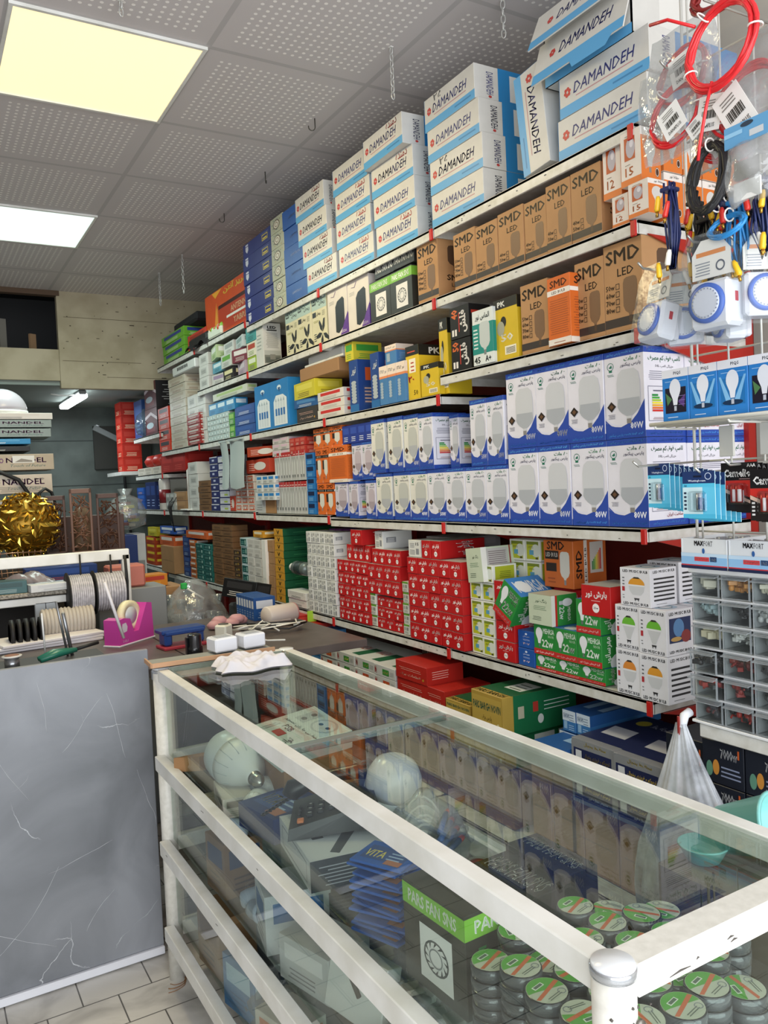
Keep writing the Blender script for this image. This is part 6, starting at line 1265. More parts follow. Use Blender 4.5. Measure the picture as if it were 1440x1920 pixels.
# mint bucket behind the counter on a stool
t = empty('mint_bucket', (1.30, .935, .735), 'mint green plastic bucket lying on its side behind the counter', 'bucket'); 
b = MB(); b.M = Matrix.Rotation(R(68), 4, 'Y') @ Matrix.Rotation(R(20), 4, 'X'); M_mint = mat('mint_plastic', '#7fc3bf', .3)
b.lathe([(.001, -.08), (.055, -.08), (.06, -.075), (.078, .07), (.084, .072), (.084, .08), (.076, .08), (.057, -.07), (.001, -.072)], M_mint, 32); b.build('shell', t); t.location.z = .835; t.rotation_euler = (0, 0, R(-60)); t.scale = (.72, .72, .72)
slab('stool', 1.16, .80, 0, 1.44, 1.06, .02, mat('stool_wood', '#6a5c4c', .6), None, None, None, None); C.objects[-1]['label'] = 'low wooden plinth on the aisle floor behind the counter'; C.objects[-1]['category'] = 'stool'
o = MB().box((0, 0, .37), (.24, .24, .74), mat('stool_wood', '#6a5c4c', .6), .004).build('crate', None, (1.30, .93, .021), 0, 'tall brown crate carrying the mint bucket', 'crate')
b = MB(); b.lathe([(.015, 0), (.03, .002), (.045, .03), (.047, .032), (.044, .034), (.03, .008), (.001, .006)], mat('mint_plastic', '#7fc3bf', .3), 32); b.build('bowl', None, (1.25, 1.0, .763), 0, 'shallow mint bowl beside the bucket', 'bowl')

# ================================================================ GOODS INSIDE THE GLASS COUNTER
L1, L2, L3 = .6695, .4075, .1415
# insulating tape: stacks of rolls
def tapemesh():
    b = MB(); r, h = .0298, .0184; c_ = mat('tape_black', '#1b1c22', .25, coat=.3)
    b.lathe([(.001, 0), (r, 0), (r, h-.001), (r-.001, h), (.001, h)], c_, 28); b.lathe([(r+.0002, .001), (r+.0006, .010), (r+.0002, h-.001)], clear('tape_wrap', '#dfe2e6', .05, .1, .3, .6, body='#8f939a', bodyfac=.25), 28)
    b.frame((-r, -r, h), (1, 0, 0), (0, 1, 0), 2*r, 2*r); b.ell(.5, .5, .47, .47, '#b9bcab', 28).ell(.5, .5, .46, .46, '#5fa046', 20, -20, 165).poly([(.5+.46*math.cos(R(a)), .5+.46*math.sin(R(a))) for a in range(-10, 160, 12)], '#57a03e')
    b.poly([(.04, .44), (.1, .36), (.96, .52), (.92, .62)], '#c7663f').rect(.3, .66, .62, .78, '#dfe6d8').lines(.25, .2, .7, .32, 2, '#5c6258').ring(.72, .25, .1, .1, '#7c8088', .2).rect(.33, .68, .59, .76, '#5c6a5c')
    return b.mesh('tape_roll')
TM = tapemesh()
rn = random.Random(9); ns = 0
for i in range(6):
    for j in range(5):
        x = .703+.0612*i+(.006 if j % 2 else 0); y = .698+.0618*j+(.012 if i % 2 else 0)
        if x > 1.02 or y > 1.0 or (i, j) in ((5, 0), (5, 4), (5, 2), (2, 4)): continue
        ns += 1; n = 7 if (i+j) % 4 else 6
        for k in range(n):
            o = place(TM, 'tape_roll', (x+rn.uniform(-.001, .001), y+rn.uniform(-.001, .001), L1+.0002+.0199*k), rn.uniform(-.5, .9) if k < n-1 else rn.choice((.2, 1.2, 2.0, 3.0)), 'insulating tape roll, layer %d, column %d from counter front, row %d from near end' % (k+1, i+1, j+1), 'tape', 'stacks of insulating tape rolls in the glass counter')
# wall fan cartons
place(boxmesh('parsfan', .165, .10, .165, 0), 'fan_carton', (.735, 1.075, L1+.0005), R(-90)+.05, 'largest green banded black wall fan box inside the glass counter', 'box', 'wall fan boxes in the counter')
place(boxmesh('parsflat', .165, .13, .11, 0), 'fan_carton', (.905, 1.135, L1+.0005), R(-90)+.05, 'black wall fan box lying behind the largest one, nearer tapes', 'box', 'wall fan boxes in the counter')
place(boxmesh('parsflat', .165, .08, .12, 0), 'fan_carton', (1.0, 1.145, L1+.0005), R(-90), 'black wall fan box lying farthest behind near the counter back', 'box', 'wall fan boxes in the counter')
# telephone on its grey and white carton
def k_phone(b, w, d, h, f, v):
    f('F').rect(0, 0, 1, 1, '#d5d7da').frm(.1, .15, .9, .85, .01, '#7c7f84')
    f('R').rect(0, 0, 1, 1, '#3d4148').lines(.08, .15, .92, .85, 6, '#a9adb4', .3, .5)
    f('T').rect(0, 0, 1, 1, '#c4c7cc').rect(.5, .2, .62, .35, '#33363b').poly([(.3, .9), (.9, .3), (.95, .4), (.4, 1)], '#4a4d53')
KB['phonebox'] = (k_phone, '#cfd1d4')
place(boxmesh('phonebox', .255, .17, .065, 0), 'telephone_box', (.765, 1.60, L1+.0005), R(-90)-.16, 'white and grey carton under the black telephone', 'box')
t = empty('desk_telephone', (.80, 1.64, L1+.072), 'black push-button telephone lying on its carton in the counter', 'telephone', rz=R(-112), rot=None); t.rotation_euler = (R(6), R(-2), R(-118)); t.scale = (1.05, 1.05, 1.05)
M_ph = mat('phone_black', '#1a1b1e', .3)
b = MB(); b.add([(-.09, -.1, 0), (.09, -.1, 0), (.09, .1, 0), (-.09, .1, 0), (-.085, -.095, .022), (.085, -.095, .022), (.085, .09, .05), (-.085, .09, .05)], [(3, 2, 1, 0), (4, 5, 6, 7), (0, 1, 5, 4), (1, 2, 6, 5), (2, 3, 7, 6), (3, 0, 4, 7)], M_ph); b.build('body', t)
b = MB(); sl = .028/.185
for r in range(4):
    for c in range(3):
        x, y = -.012+.026*c, .02-.024*r; b.box((x, y, .0245+.022*0+(y+.095)*sl+.0), (.017, .013, .006), mat('key_grey', '#2c2e33', .4), .002)
        b.frame((x-.006, y-.004, .0285+(y+.095)*sl), (1, 0, 0), (0, 1, 0), .012, .009).text('123456789*0#'[r*3+c], .25, .05, .75, .95, '#d9dce0', .02)
for c in range(5): b.box((-.02+.02*c, -.075, .0245+.02*sl), (.012, .006, .005), mat('key_grey', '#2c2e33', .4), .001)
b.build('keypad', t, label='keys with white numbers'); b = MB(); b.box((.066, -.07, .03), (.018, .014, .006), mat('key_orange', '#cf7a4a', .4), .003); b.build('redial_key', t, label='small orange key')
b = MB(); P = [(-.055, -.098, .045), (-.055, -.09, .058), (-.055, -.05, .068), (-.055, 0, .074), (-.055, .05, .075), (-.055, .082, .076), (-.055, .094, .064)]
b.tube(P, [.02, .023, .016, .014, .016, .023, .02], M_ph, 14); b.build('handset', t)
b = MB(); b.tube([(-.055+.006*math.cos(q*1.1), -.1-.0035*q*.4+.006*math.sin(q*1.1), .04-.0006*q) for q in range(50)], .0018, M_ph, 5); b.build('coiled_cord', t)
t = empty('keypad_module', (.765, 1.36, L1+.03), 'small black keypad beside the telephone carton', 'keypad', rz=R(-60)); b = MB(); b.box((0, 0, 0), (.06, .09, .05), M_ph, .006); b.build('case', t); b = MB()
for r in range(4):
    for c in range(3): b.box((-.016+.016*c, -.024+.016*r, .026), (.01, .01, .004), mat('key_white', '#c4c6ca', .4), .001)
b.build('keys', t)
def lampbulb(name, loc, rot, s, desc, grp=None, cap='#d9dad6'):
    t = empty(name, loc, desc, 'bulb', grp); t.rotation_euler = rot; t.scale = (s, s, s); Wm = mat('bulb_white', '#dadcd8', .35); b = MB()
    b.lathe([(.001, .165), (.03, .163), (.05, .155), (.058, .14), (.06, .12), (.06, .085), (.057, .08)], mat('bulb_diffuser', '#cdd3d2', .3), 32); b.build('diffuser', t)
    b = MB(); b.lathe([(.057, .082), (.061, .08), (.061, .06), (.056, .045), (.046, .028), (.032, .012), (.02, .0), (.0165, -.012)], Wm, 32)
    for k in range(16): a = 2*math.pi*k/16; b.tube([(.0615*math.cos(a), .0615*math.sin(a), .075), (.061*math.cos(a), .061*math.sin(a), .058), (.048*math.cos(a), .048*math.sin(a), .03)], .0012, mat('bulb_rib', '#bfc4c2', .4), 5)
    b.build('housing', t); b = MB()
    prof = [(.0165, -.012)]
    for k in range(7): prof += [(.0135+.0015*(k % 2), -.014-.0032*k)]
    b.lathe(prof+[(.009, -.04), (.004, -.045), (.001, -.046)], mat('screw_cap', '#b5b2aa', .25, .9), 24); b.build('screw_cap', t); return t
lampbulb('led_bulb', (.737, 2.0, L1+.0765), (R(-84), 0, R(3)), 1.2, 'large white bulb lying with its screw cap towards the camera')
lampbulb('led_bulb', (.79, 1.98, L1+.033), (R(-88), 0, R(35)), .5, 'small white bulb lying right of the large bulb')
lampbulb('led_bulb', (.69, 1.90, L1+.031), (R(-90), 0, R(-40)), .5, 'small white bulb in front of the large bulb')
lampbulb('led_bulb', (.86, 2.06, L1+.03), (R(90), 0, R(-70)), .45, 'small bulb beside the tilted socket box')
# dome lamp
t = empty('dome_lamp', (.935, 1.64, L1+.024), 'round white dome lamp lying inside the counter behind the telephone', 'lamp'); t.rotation_euler = (R(18), 0, 0)
b = MB(); b.lathe([(.066, .10), (.066, .112), (.064, .135), (.052, .16), (.03, .176), (.001, .18)], mat('dome_white', '#d5d3d4', .25), 36); b.build('shade', t); b = MB(); b.lathe([(.045, .0), (.045, .03), (.066, .06), (.068, .1)], mat('dome_band', '#c3c6c4', .4), 36); b.build('base', t)
# socket set box lying tilted on cartons
def k_socket(b, w, d, h, f, v):
    f('T').rect(.62, .62, .93, .85, '#a9b0ae').ell(.70, .735, .04, .05, '#2a2a2a').ell(.85, .735, .04, .05, '#2a2a2a').ell(.78, .34, .17, .22, '#aab1af').ell(.78, .34, .14, .18, '#c9cecb').ell(.78, .42, .03, .04, '#222').ell(.78, .25, .03, .04, '#222').rect(.2, .48, .32, .68, '#b3362c').text('PSB', .36, .5, .46, .72, '#3a3c3a', .01, 0, -90).text('خط بی جا ران تصویر', .5, .08, .56, .9, '#33403a', .01, 0, -90).text('توانیر', .1, .2, .3, .36, '#3a4440', .01).lines(.08, .8, .4, .9, 2, '#8a938f')
KB['socket'] = (k_socket, '#cdd6cf')
place(boxmesh('ctn', .2, .24, .12, 0), 'carton', (.885, 2.02, L1+.0005), 0, 'brown carton carrying the pale green socket box', 'box')
o = place(boxmesh('socket', .22, .19, .05, 0), 'socket_box', (.875, 2.00, L1+.128), 0, 'pale green double socket box lying tilted inside the counter', 'box'); o.rotation_euler = (R(9), R(-4), R(6))
place(boxmesh('#4a3a36', .2, .3, .09, ('#2a2a2c', '#7c6a5c')), 'carton', (.92, 2.3, L1+.0005), 0, 'dark carton at the far end of the counter shelf', 'box')
def k_vita(b, w, d, h, f, v): f('T').rect(.1, .2, .9, .8, '#2f4b84').text('VITA', .12, .3, .5, .6, '#cfc060', .01).lines(.55, .3, .85, .7, 3, '#9ab0cf').rect(.6, .1, .9, .3, '#a86c50')
KB['vita'] = (k_vita, '#22366b')
place(boxmesh('vita', .16, .16, .06, 0), 'lamp_pack', (.75, 1.83, L1+.0005), R(-80), 'navy and yellow flat pack behind the telephone carton', 'pack')
o = place(boxmesh('ctn', .14, .1, .04, 0), 'carton', (.70, 2.30, L1+.02), 0, 'wooden coloured small carton under the large bulb', 'box'); o.rotation_euler = (R(-10), R(10), .5)
place(boxmesh('#b9b5a8', .15, .08, .05, ('#55524c', '#8a867a')), 'small_carton', (.69, 2.02, L1+.0005), R(-100), 'grey striped carton in front of the large bulb', 'box')
# white looped cables in a clear bag
t = empty('bagged_cable', (.90, 1.42, L1), 'clear bag of white looped cable inside the counter', 'cable'); b = MB(); P = []
for k in range(60): q = k/59; P.append((.05*math.cos(k*.35)*(1-.3*q), .06*math.sin(k*.35), .06+.07*q+.02*math.sin(k*.7)))
b.tube(P, .0025, mat('cable_white', '#dedcd4', .4), 6); b.build('cable', t); b = MB(); b.lathe([(.02, 0), (.085, .02), (.095, .07), (.07, .13), (.03, .16), (.015, .18)], M_bag, 18); b.build('bag', t)
for k, (x, y, c) in enumerate(((.99, 1.36, '#8f2f2c'), (.86, 1.32, '#3d5b48'))):
    b = MB(); b.lathe([(.012, 0), (.032, 0), (.032, .02), (.012, .02)], mat('tape_clear', '#a9aca8', .3), 24); b.lathe([(.012, .019), (.02, .0215), (.012, .0216)], flat(c), 20); b.build('tape_reel', None, (x, y, L1+.0005+.1*0), 0, 'small clear tape reel with %s centre' % ['red', 'green'][k], 'tape')
# blue blister packs leaning in a row
for k in range(11):
    o = place(boxmesh('vita', .11, .085, .005, 0, '#2c5aa8'), 'blister_pack', (.715+.004*(k % 3), 1.27+.006*(k % 2), L1+.008+.0135*k), R(-90)+.35+.06*(k % 4), 'blue blister pack in the pile beside the large fan box, %s up' % ORD[k+1], 'pack', 'blue blister packs beside the fan box'); o.rotation_euler.x = R(5*((k % 3)-1))
for k in range(4):
    t = empty('pen_blister', (.86+.012*k, 1.27+.025*k, L1+.115+.006*k), 'clear pack of blue testers lying over the fan boxes, %s' % ORD[k+1], 'pack', 'clear packs of blue testers'); t.rotation_euler = (0, R(4), R(-60)+.1*k)
    b = MB(); b.box((0, 0, .006), (.045, .13, .012), clear('blister_shell', '#eef2f4', .05, .06, .25, .9), .003); b.build('blister', t); b = MB(); b.tube([(0, -.05, .006), (0, .04, .006)], .006, mat('tester_blue', '#2458a0', .35), 10); b.tube([(0, .04, .006), (0, .055, .006)], .006, mat('plug_red', '#b5433a', .35), 10); b.build('tester', t)
# middle level
for a in (('#b9bcbe', .17, .12, .10, (.735, 1.60), .25, 'white printed carton on the middle glass shelf', ('#d6d8da', '#6a6d70')), ('#cfd3d6', .13, .16, .14, (.75, 1.80), -.2, 'white and blue corner carton on the middle glass shelf', ('#3f6c9c', '#77797c')), ('#8a6a4c', .12, .12, .15, (.72, 2.12), .1, 'brown carton with lamp holders standing in it', ('#3a4a6a', '#5a4632')),
  ('#22252a', .13, .18, .12, (.90, 1.7), 0, 'black carton at the back of the middle glass shelf', ('#3a3d42', '#5a5d62')), ('#55695c', .3, .2, .16, (.88, 2.15), 0, 'dark green carton at the back of the middle glass shelf', ('#6a7a70', '#3a4a40')), ('#bdbab4', .25, .2, .06, (.8, 1.2), .3, 'flat pale carton on the near middle glass shelf', ('#a8a5a0', '#8a8782'))):
    place(boxmesh(a[0], a[1], a[2], a[3], a[7]), 'carton', (a[4][0], a[4][1], L2+.0005), R(-90)+a[5], a[6], 'box')
for k, (x, y, z, a) in enumerate(((.70, 2.14, L2+.155, 30), (.72, 2.07, L2+.155, 100), (.68, 1.98, L2+.03, 70), (.69, 1.93, L2+.03, 10))):
    b = MB(); b.M = Matrix.Rotation(R(80), 4, 'X') if k > 1 else Matrix.Identity(4)
    b.lathe([(.012, 0), (.02, .004), (.024, .02), (.024, .045), (.028, .05), (.028, .062), (.022, .062), (.02, .03), (.001, .028)], mat('holder_blue', '#a9b6c8', .35), 20)
    b.build('lamp_holder', None, (x, y, z), R(a), 'pale blue lamp holder, %s' % ['upright in the brown carton, left', 'upright in the brown carton, right', 'lying open in the middle level', 'lying nearest the front glass'][k], 'lamp holder')
for k, (x, y, z, s_) in enumerate(((.78, 1.22, L2+.064, .8), (.93, 1.45, L2+.001, .75), (.80, 1.02, L2+.001, .75), (.74, 1.9, L3+.001, .9))):
    b = MB(); rn = random.Random(k); V = []; F = []; n = 20
    prof = [(.02, 0), (.08, .005), (.095, .04), (.085, .08), (.05, .11), (.02, .12), (.03, .14)]
    for r_, z_ in prof:
        for q in range(n): a = 2*math.pi*q/n; f_ = 1+.22*math.sin(3*a+k+z_*40)+.12*math.sin(7*a+z_*90); V.append((r_*f_*math.cos(a)*s_, r_*f_*math.sin(a)*s_*1.3, z_*s_))
    for i in range(len(prof)-1):
        for q in range(n): F.append((i*n+q, i*n+(q+1) % n, (i+1)*n+(q+1) % n, (i+1)*n+q))
    t = empty('plastic_bag', (x, y, z), 'crumpled clear bag, %s' % ['on the middle glass shelf, nearer the camera', 'on the middle glass shelf behind the white box', 'on the middle shelf at the near end', 'on the lowest glass shelf'][k], 'bag', rz=k)
    b.add(V, F, M_bag, True); b.build('film', t); b = MB()
    for q in range(6): b.box((rn.uniform(-.04, .04), rn.uniform(-.06, .06), .02+.012*q), (.04, .03, .012), mat('bag_goods_%d' % (q % 3), ['#d2d2ce', '#77797a', '#b9b0a2'][q % 3], .5), .003, rn.random()*3)
    b.build('goods', t)
t = empty('white_router_box', (.72, 1.42, L2+.0005), 'white box with a black pen-like stripe leaning on the middle shelf', 'box'); t.rotation_euler = (R(-14), 0, R(-78)); t.location.z = L2+.02
b = MB(); b.box((0, 0, .06), (.17, .04, .13), mat('card_white', '#d3d5d4', .5), .002); b.build('carton', t); b = MB(); b.tube([(-.05, -.023, .11), (.02, -.024, .05)], .005, M_dark, 8); b.build('marker_pen', t)
# lowest level
for a in (('#8f6f50', .15, .12, .17, (.72, 2.22), .1, 'brown carton standing on the lowest glass shelf', ('#7a5c40', '#4a3826')), ('#3f7cae', .15, .04, .14, (.68, 1.98), .2, 'light blue printed pack on the lowest glass shelf', ('#a9cbe2', '#2a5c8c')), ('#d0cbc4', .15, .1, .10, (.72, 1.78), .25, 'white and orange carton on the lowest glass shelf', ('#c97a54', '#8a8680')),
  ('#b9b6b0', .2, .2, .1, (.85, 1.4), 0, 'grey carton on the lowest glass shelf', ('#8a8a88', '#6a6a68')), ('#44505c', .25, .2, .15, (.88, 2.1), 0, 'dark blue grey carton at the back of the lowest shelf', ('#5a6a78', '#33404c')), ('#a3a09a', .3, .25, .12, (.84, 1.0), 0, 'pale carton at the near end of the lowest shelf', ('#8a8782', '#6a6762'))):
    place(boxmesh(a[0], a[1], a[2], a[3], a[7]), 'carton', (a[4][0], a[4][1], L3+.0005), R(-90)+a[5], a[6], 'box')

# ================================================================ ON TOP OF THE COUNTER END AND THE DESK
DZ = .9302
b = MB(); rn = random.Random(4)
def cloth(u, v_):
    x = (u-.5)*.25; y = (v_-.5)*.2*(1-.35*abs(u-.42)*1.2); e = min(1, 9*min(u, 1-u))*min(1, 9*min(v_, 1-v_))
    z = .004+e*(.024+.007*math.sin(9*u+5*v_)+.004*math.sin(17*u-14*v_)+.0035*math.sin(31*v_+4*u)+.0022*math.sin(43*u+22*v_))
    return (x+.008*math.sin(13*v_), y+.01*math.sin(11*u), max(z, .002))
b.sheet(64, 48, cloth, mat('rag_white', '#d6d3d8', .85)); b.sheet(24, 18, lambda u, v_: (cloth(u, v_)[0], cloth(u, v_)[1], .0012), mat('rag_white', '#d6d3d8', .85)); p_ = hit(2, .97, 466, 1246)
o = b.build('cleaning_rag', None, (p_.x+.005, p_.y-.01, .9665), R(-8), 'crumpled white rag lying on the far end of the glass counter', 'rag'); o.scale = (.84, .84, 1)
b = MB(); b.box((0, 0, .006), (.39, .1, .004), mat('board_face', '#8f8f88', .5), .001); b.box((0, -.05, .008), (.39, .006, .014), mat('board_edge', '#b98f6c', .6), .001); b.box((-.195, 0, .008), (.006, .1, .014), mat('board_edge', '#b98f6c', .6), .001)
p_ = hit(2, .98, 303, 1247); q_ = hit(2, .98, 500, 1219)
b.build('thin_board', None, ((p_.x+q_.x)/2, (p_.y+q_.y)/2+.045, .9735), math.atan2(q_.y-p_.y, q_.x-p_.x), 'thin grey tray board with a brown edge lying across the counter end', 'board')
def adapter(px, py, desc, w=.078):
    p_ = hit(2, .985, px, py); t = empty('power_adapter', (p_.x, p_.y+.01, .983), desc, 'adapter', rz=.12); b = MB(); b.box((0, 0, .026), (w, .07, .045), mat('adapter_white', '#e3e6ee', .3), .005); b.build('case', t); b = MB(); b.box((0, 0, .0495), (w*.6, .04, .001), flat('#a9adb5')); b.build('label', t)
    b = MB(); b.tube([(w/2, 0, .02), (w/2+.04, .03, .006), (w/2+.09, .0, .004), (w/2+.12, .06, -.01)], .003, mat('cable_white', '#dedcd4', .4), 6); b.build('lead', t)
adapter(419, 1221, 'white power adapter, left of two, standing on the brown edged board')
adapter(472, 1213, 'white power adapter, right of two, standing on the brown edged board')
p_ = hit(2, DZ, 366, 1228); b = MB(); b.lathe([(.026, 0), (.028, .003), (.0275, .03), (.024, .034), (.024, .07), (.022, .073), (.001, .073)], mat('gloss_black', '#15161a', .15), 28); b.box((-.028, 0, .035), (.006, .02, .06), mat('gloss_black', '#15161a', .15), .002)
b.build('black_holder', None, (p_.x, p_.y+.0, DZ), 0, 'glossy black plastic cup-shaped holder beside the hole punch', 'holder')
# hole punch
p_ = hit(2, DZ, 345, 1213); t = empty('hole_punch', (p_.x, p_.y+.02, DZ), 'navy blue desk hole punch with a red base', 'hole punch', rz=R(6)); Mn = mat('punch_navy', '#24417c', .3)
b = MB(); b.box((0, 0, .006), (.17, .09, .012), mat('punch_red', '#a83440', .4), .003); b.build('base', t); b = MB()
for s_ in (-1, 1): b.box((.062*s_, .0, .035), (.03, .06, .045), Mn, .006)
b.box((0, .012, .062), (.17, .075, .016), Mn, .007); b.box((0, -.03, .058), (.15, .02, .014), Mn, .005); b.build('lever', t)
# clutter of chargers right of the adapters
p_ = hit(2, DZ, 500, 1185); t = empty('charger_heap', (p_.x, p_.y, DZ), 'tangled white and black charger leads on the desk end', 'cable'); b = MB(); rn = random.Random(8)
for k in range(7): b.tube([(rn.uniform(-.15, .15), rn.uniform(-.1, .1), .01+.03*rn.random()) for _ in range(6)], .0035, mat('cable_white', '#dedcd4', .4) if k % 3 else M_blkc, 6)
b.build('leads', t); b = MB(); b.box((.12, -.04, .02), (.05, .02, .014), mat('cable_white', '#dedcd4', .4), .003, .6); b.build('plug', t)
p_ = hit(2, DZ, 545, 1165); b = MB(); b.M = Matrix.Rotation(R(90), 4, 'Y'); b.lathe([(.036, -.08), (.04, -.075), (.04, .06), (.036, .065), (.024, .065), (.024, .04)], mat('roll_cream', '#c9beb4', .4), 24); b.lathe([(.0385, .058), (.0405, .066)], mat('roll_pink', '#b98a86', .4), 24)
b.build('paper_roll', None, (p_.x-.05, p_.y-.02, DZ+.041), R(15), 'shiny cream cylinder lying behind the chargers', 'roll')
p_ = hit(2, DZ, 430, 1175); b = MB()
for k in range(5): b.lathe([(.001, 0), (.03, .005), (.035, .02), (.02, .034), (.001, .036)], mat('dusty_pink', '#b98a8c', .6), 14, (.035*k-.07, .02*math.sin(k*2), .012*(k % 2)))
b.build('pink_cloth', None, tuple(p_), .3, 'dusty pink crumpled cloth behind the navy hole punch', 'cloth', kind='stuff')
p_ = hit(2, DZ, 420, 1197); t = empty('socket_splitter', (p_.x, p_.y, DZ), 'cream cube plug adapter beside the hole punch', 'adapter', rz=.7); b = MB(); b.box((0, 0, .03), (.055, .05, .05), mat('cream_plug', '#d8d6c6', .4), .006); b.build('case', t); b = MB(); b.lathe([(.02, 0), (.02, .002), (.001, .002)], flat('#55514a'), 16, (0, 0, .055)); b.build('socket', t)
# pink tape dispenser
p_ = hit(2, DZ, 214, 1216); q_ = hit(2, DZ, 279, 1196); an = math.atan2(q_.y-p_.y, q_.x-p_.x); t = empty('tape_dispenser', ((p_.x+q_.x)/2, (p_.y+q_.y)/2+.03, DZ), 'magenta pink heavy tape dispenser with a cream tape roll', 'tape dispenser', rz=an)
Lh = (q_-p_).length/2; Mp = mat('magenta_plastic', '#c03f98', .35); prof = [(-Lh, .0), (-Lh, .10), (-Lh+.03, .105), (-.035, .098), (-.015, .045), (.012, .045), (Lh-.035, .145), (Lh-.005, .14), (Lh, .0)]
b = MB(); n = len(prof); b.add([(x, y, z) for y in (-.035, .035) for x, z in prof], [tuple(range(n)), tuple(range(2*n-1, n-1, -1))]+[(k, k+n, (k+1) % n+n, (k+1) % n) for k in range(n)], Mp)
b.frame((-Lh, -.0352, 0), (1, 0, 0), (0, 0, 1), Lh*2, .14).poly([(.08, .4), (.1, .6), (.2, .62), (.24, .5), (.22, .38), (.12, .36)], '#d0c6cf').text('DELI', .1, .1, .24, .16, '#e6c6dd', .01); b.build('body', t)
b = MB(); b.box((0, 0, .003), (2*Lh+.012, .076, .006), mat('dispenser_foot', '#d9d4dc', .4), .002); b.build('foot', t)
b = MB(); b.M = Matrix.Translation((0, 0, .105)) @ Matrix.Rotation(R(90), 4, 'X'); b.lathe([(.034, -.012), (.056, -.012), (.057, 0), (.056, .012), (.034, .012), (.033, 0), (.034, -.012)], mat('masking_tape', '#ded6b0', .5), 36); b.build('tape_roll', t, label='cream tape roll'); b = MB(); b.M = Matrix.Translation((0, 0, .105)) @ Matrix.Rotation(R(90), 4, 'X'); b.lathe([(.001, -.014), (.033, -.013), (.033, .013), (.001, .014)], mat('core_clear', '#b9bdc2', .3), 24); b.build('core', t)
# papers and tools behind the marble panel
dz2 = DZ
def ond(px, py, z=dz2): return hit(2, z, px, py)
p_ = ond(95, 1214); b = MB()
for k in range(3): b.box((.01*k, -.006*k, .006+.011*k), (.42-.02*k, .2, .0105), mat('paper_pad_%d' % (k % 2), ['#dcd9dc', '#e6e4e6'][k % 2], .7), .002, .04*k)
b.build('paper_pad', None, (p_.x-.02, p_.y+.1, dz2), .1, 'thick pile of white paper pads behind the marble panel', 'paper')
p_ = ond(140, 1232); 
def rod(name, x0, y0, x1, y1, z0, z1, r, m, desc, cat='tool', n=8):
    a = hit(1, 2.9, x0, y0); c_ = hit(1, 2.85, x1, y1); MB().tube([(0, 0, 0), tuple((c_-a))], r, m, n).build(name, None, tuple(a), 0, desc, cat)
rod('long_tweezers', 136, 1230, 118, 1150, 0, 0, .006, mat('steel_tool', '#8a8d90', .3, .8), 'tall steel rod standing in the desk clutter, nearest the dispenser')
rod('metal_rod', 128, 1232, 105, 1128, 0, 0, .004, mat('steel_tool', '#8a8d90', .3, .8), 'thin shiny rod leaning left of the thick steel rod')
rod('white_stick', 86, 1236, 78, 1150, 0, 0, .003, mat('stick_white', '#d5d5d2', .4), 'thin white stick standing upright behind the marble panel')
rod('white_tube', 232, 1196, 196, 1092, 0, 0, .0055, mat('tube_plastic', '#d8d3d3', .4), 'white plastic tube leaning over the pink tape dispenser', 'tube')
b = MB(); b.tube([(0, 0, 0), (.05, .01, .012), (.12, .02, .01)], [.008, .012, .007], mat('green_handle', '#1d6b58', .35), 10); b.tube([(0, -.03, 0), (.06, -.01, .01), (.12, .0, .012)], [.008, .012, .007], mat('green_handle', '#1d6b58', .35), 10); b.tube([(.12, .01, .012), (.2, .03, .02)], .006, M_dark, 8)
p_ = hit(1, 2.8, 72, 1236); b.build('pliers', None, tuple(p_), .1, 'green handled pliers lying behind the marble panel edge', 'pliers')
b = MB(); b.lathe([(.03, 0), (.03, .004), (.014, .006), (.014, .05), (.03, .052), (.03, .056), (.001, .057)], mat('spool_white', '#cfcdc8', .4), 24); b.lathe([(.022, .0575), (.02, .058), (.008, .058)], flat('#8a5a3c'), 20); b.lathe([(.0225, .007), (.0225, .049)], mat('solder', '#8f9194', .25, .9), 24)
p_ = hit(1, 2.8, 24, 1262); b.build('solder_spool', None, tuple(p_), 0, 'small solder spool with a brown ring label behind the marble panel', 'spool')
MB().box((0, 0, .0), (.55, .3, .03), mat('tray_dark', '#3a3a3e', .6), .004).build('desk_tray', None, (.27, 2.82, .948), 0, 'dark tray under the tools behind the marble panel', 'tray')

# ================================================================ LEFT BACKGROUND
YB = 3.55
t = empty('old_counter', (.2, YB+.2, 0), 'old white framed counter with a speckled shelf behind the desk', 'counter'); ox, oy = -.2, -YB-.2
def ob(name, c, d, m, bev=.003): b = MB(); b.M = Matrix.Translation((ox, oy, 0)); b.box(c, d, m, bev); return b.build(name, t)
a = hit(1, YB, 0, 1046); c_ = hit(1, YB, 241, 1038)
ob('rail', ((a.x-1.2+c_.x)/2, YB, c_.z), (c_.x-a.x+1.2, .03, .045), M_rail); ob('post', (c_.x-.015, YB, c_.z/2), (.032, .03, c_.z), M_rail); pass
s_ = hit(1, YB, 125, 1108); ob('shelf', ((s_.x-1.5)/2, YB+.2, s_.z), (s_.x+1.5, .42, .018), mat('granite_edge', '#a39c8e', .5, noise=.5, scale=120, col2='#5c564c'))
ob('rail', ((s_.x-1.5)/2, YB+.02, s_.z-.03), (s_.x+1.5, .03, .03), M_rail)
for px in (78, 96): q_ = hit(1, YB, px, 1150); ob('post', (q_.x, YB+.02, .55), (.045, .03, 1.05), mat('post_grey', '#a9aeb0', .4))
ob('shelf', (-.2, YB+.2, .5), (1.5, .4, .02), M_dark); q_ = hit(1, YB, 40, 1160)
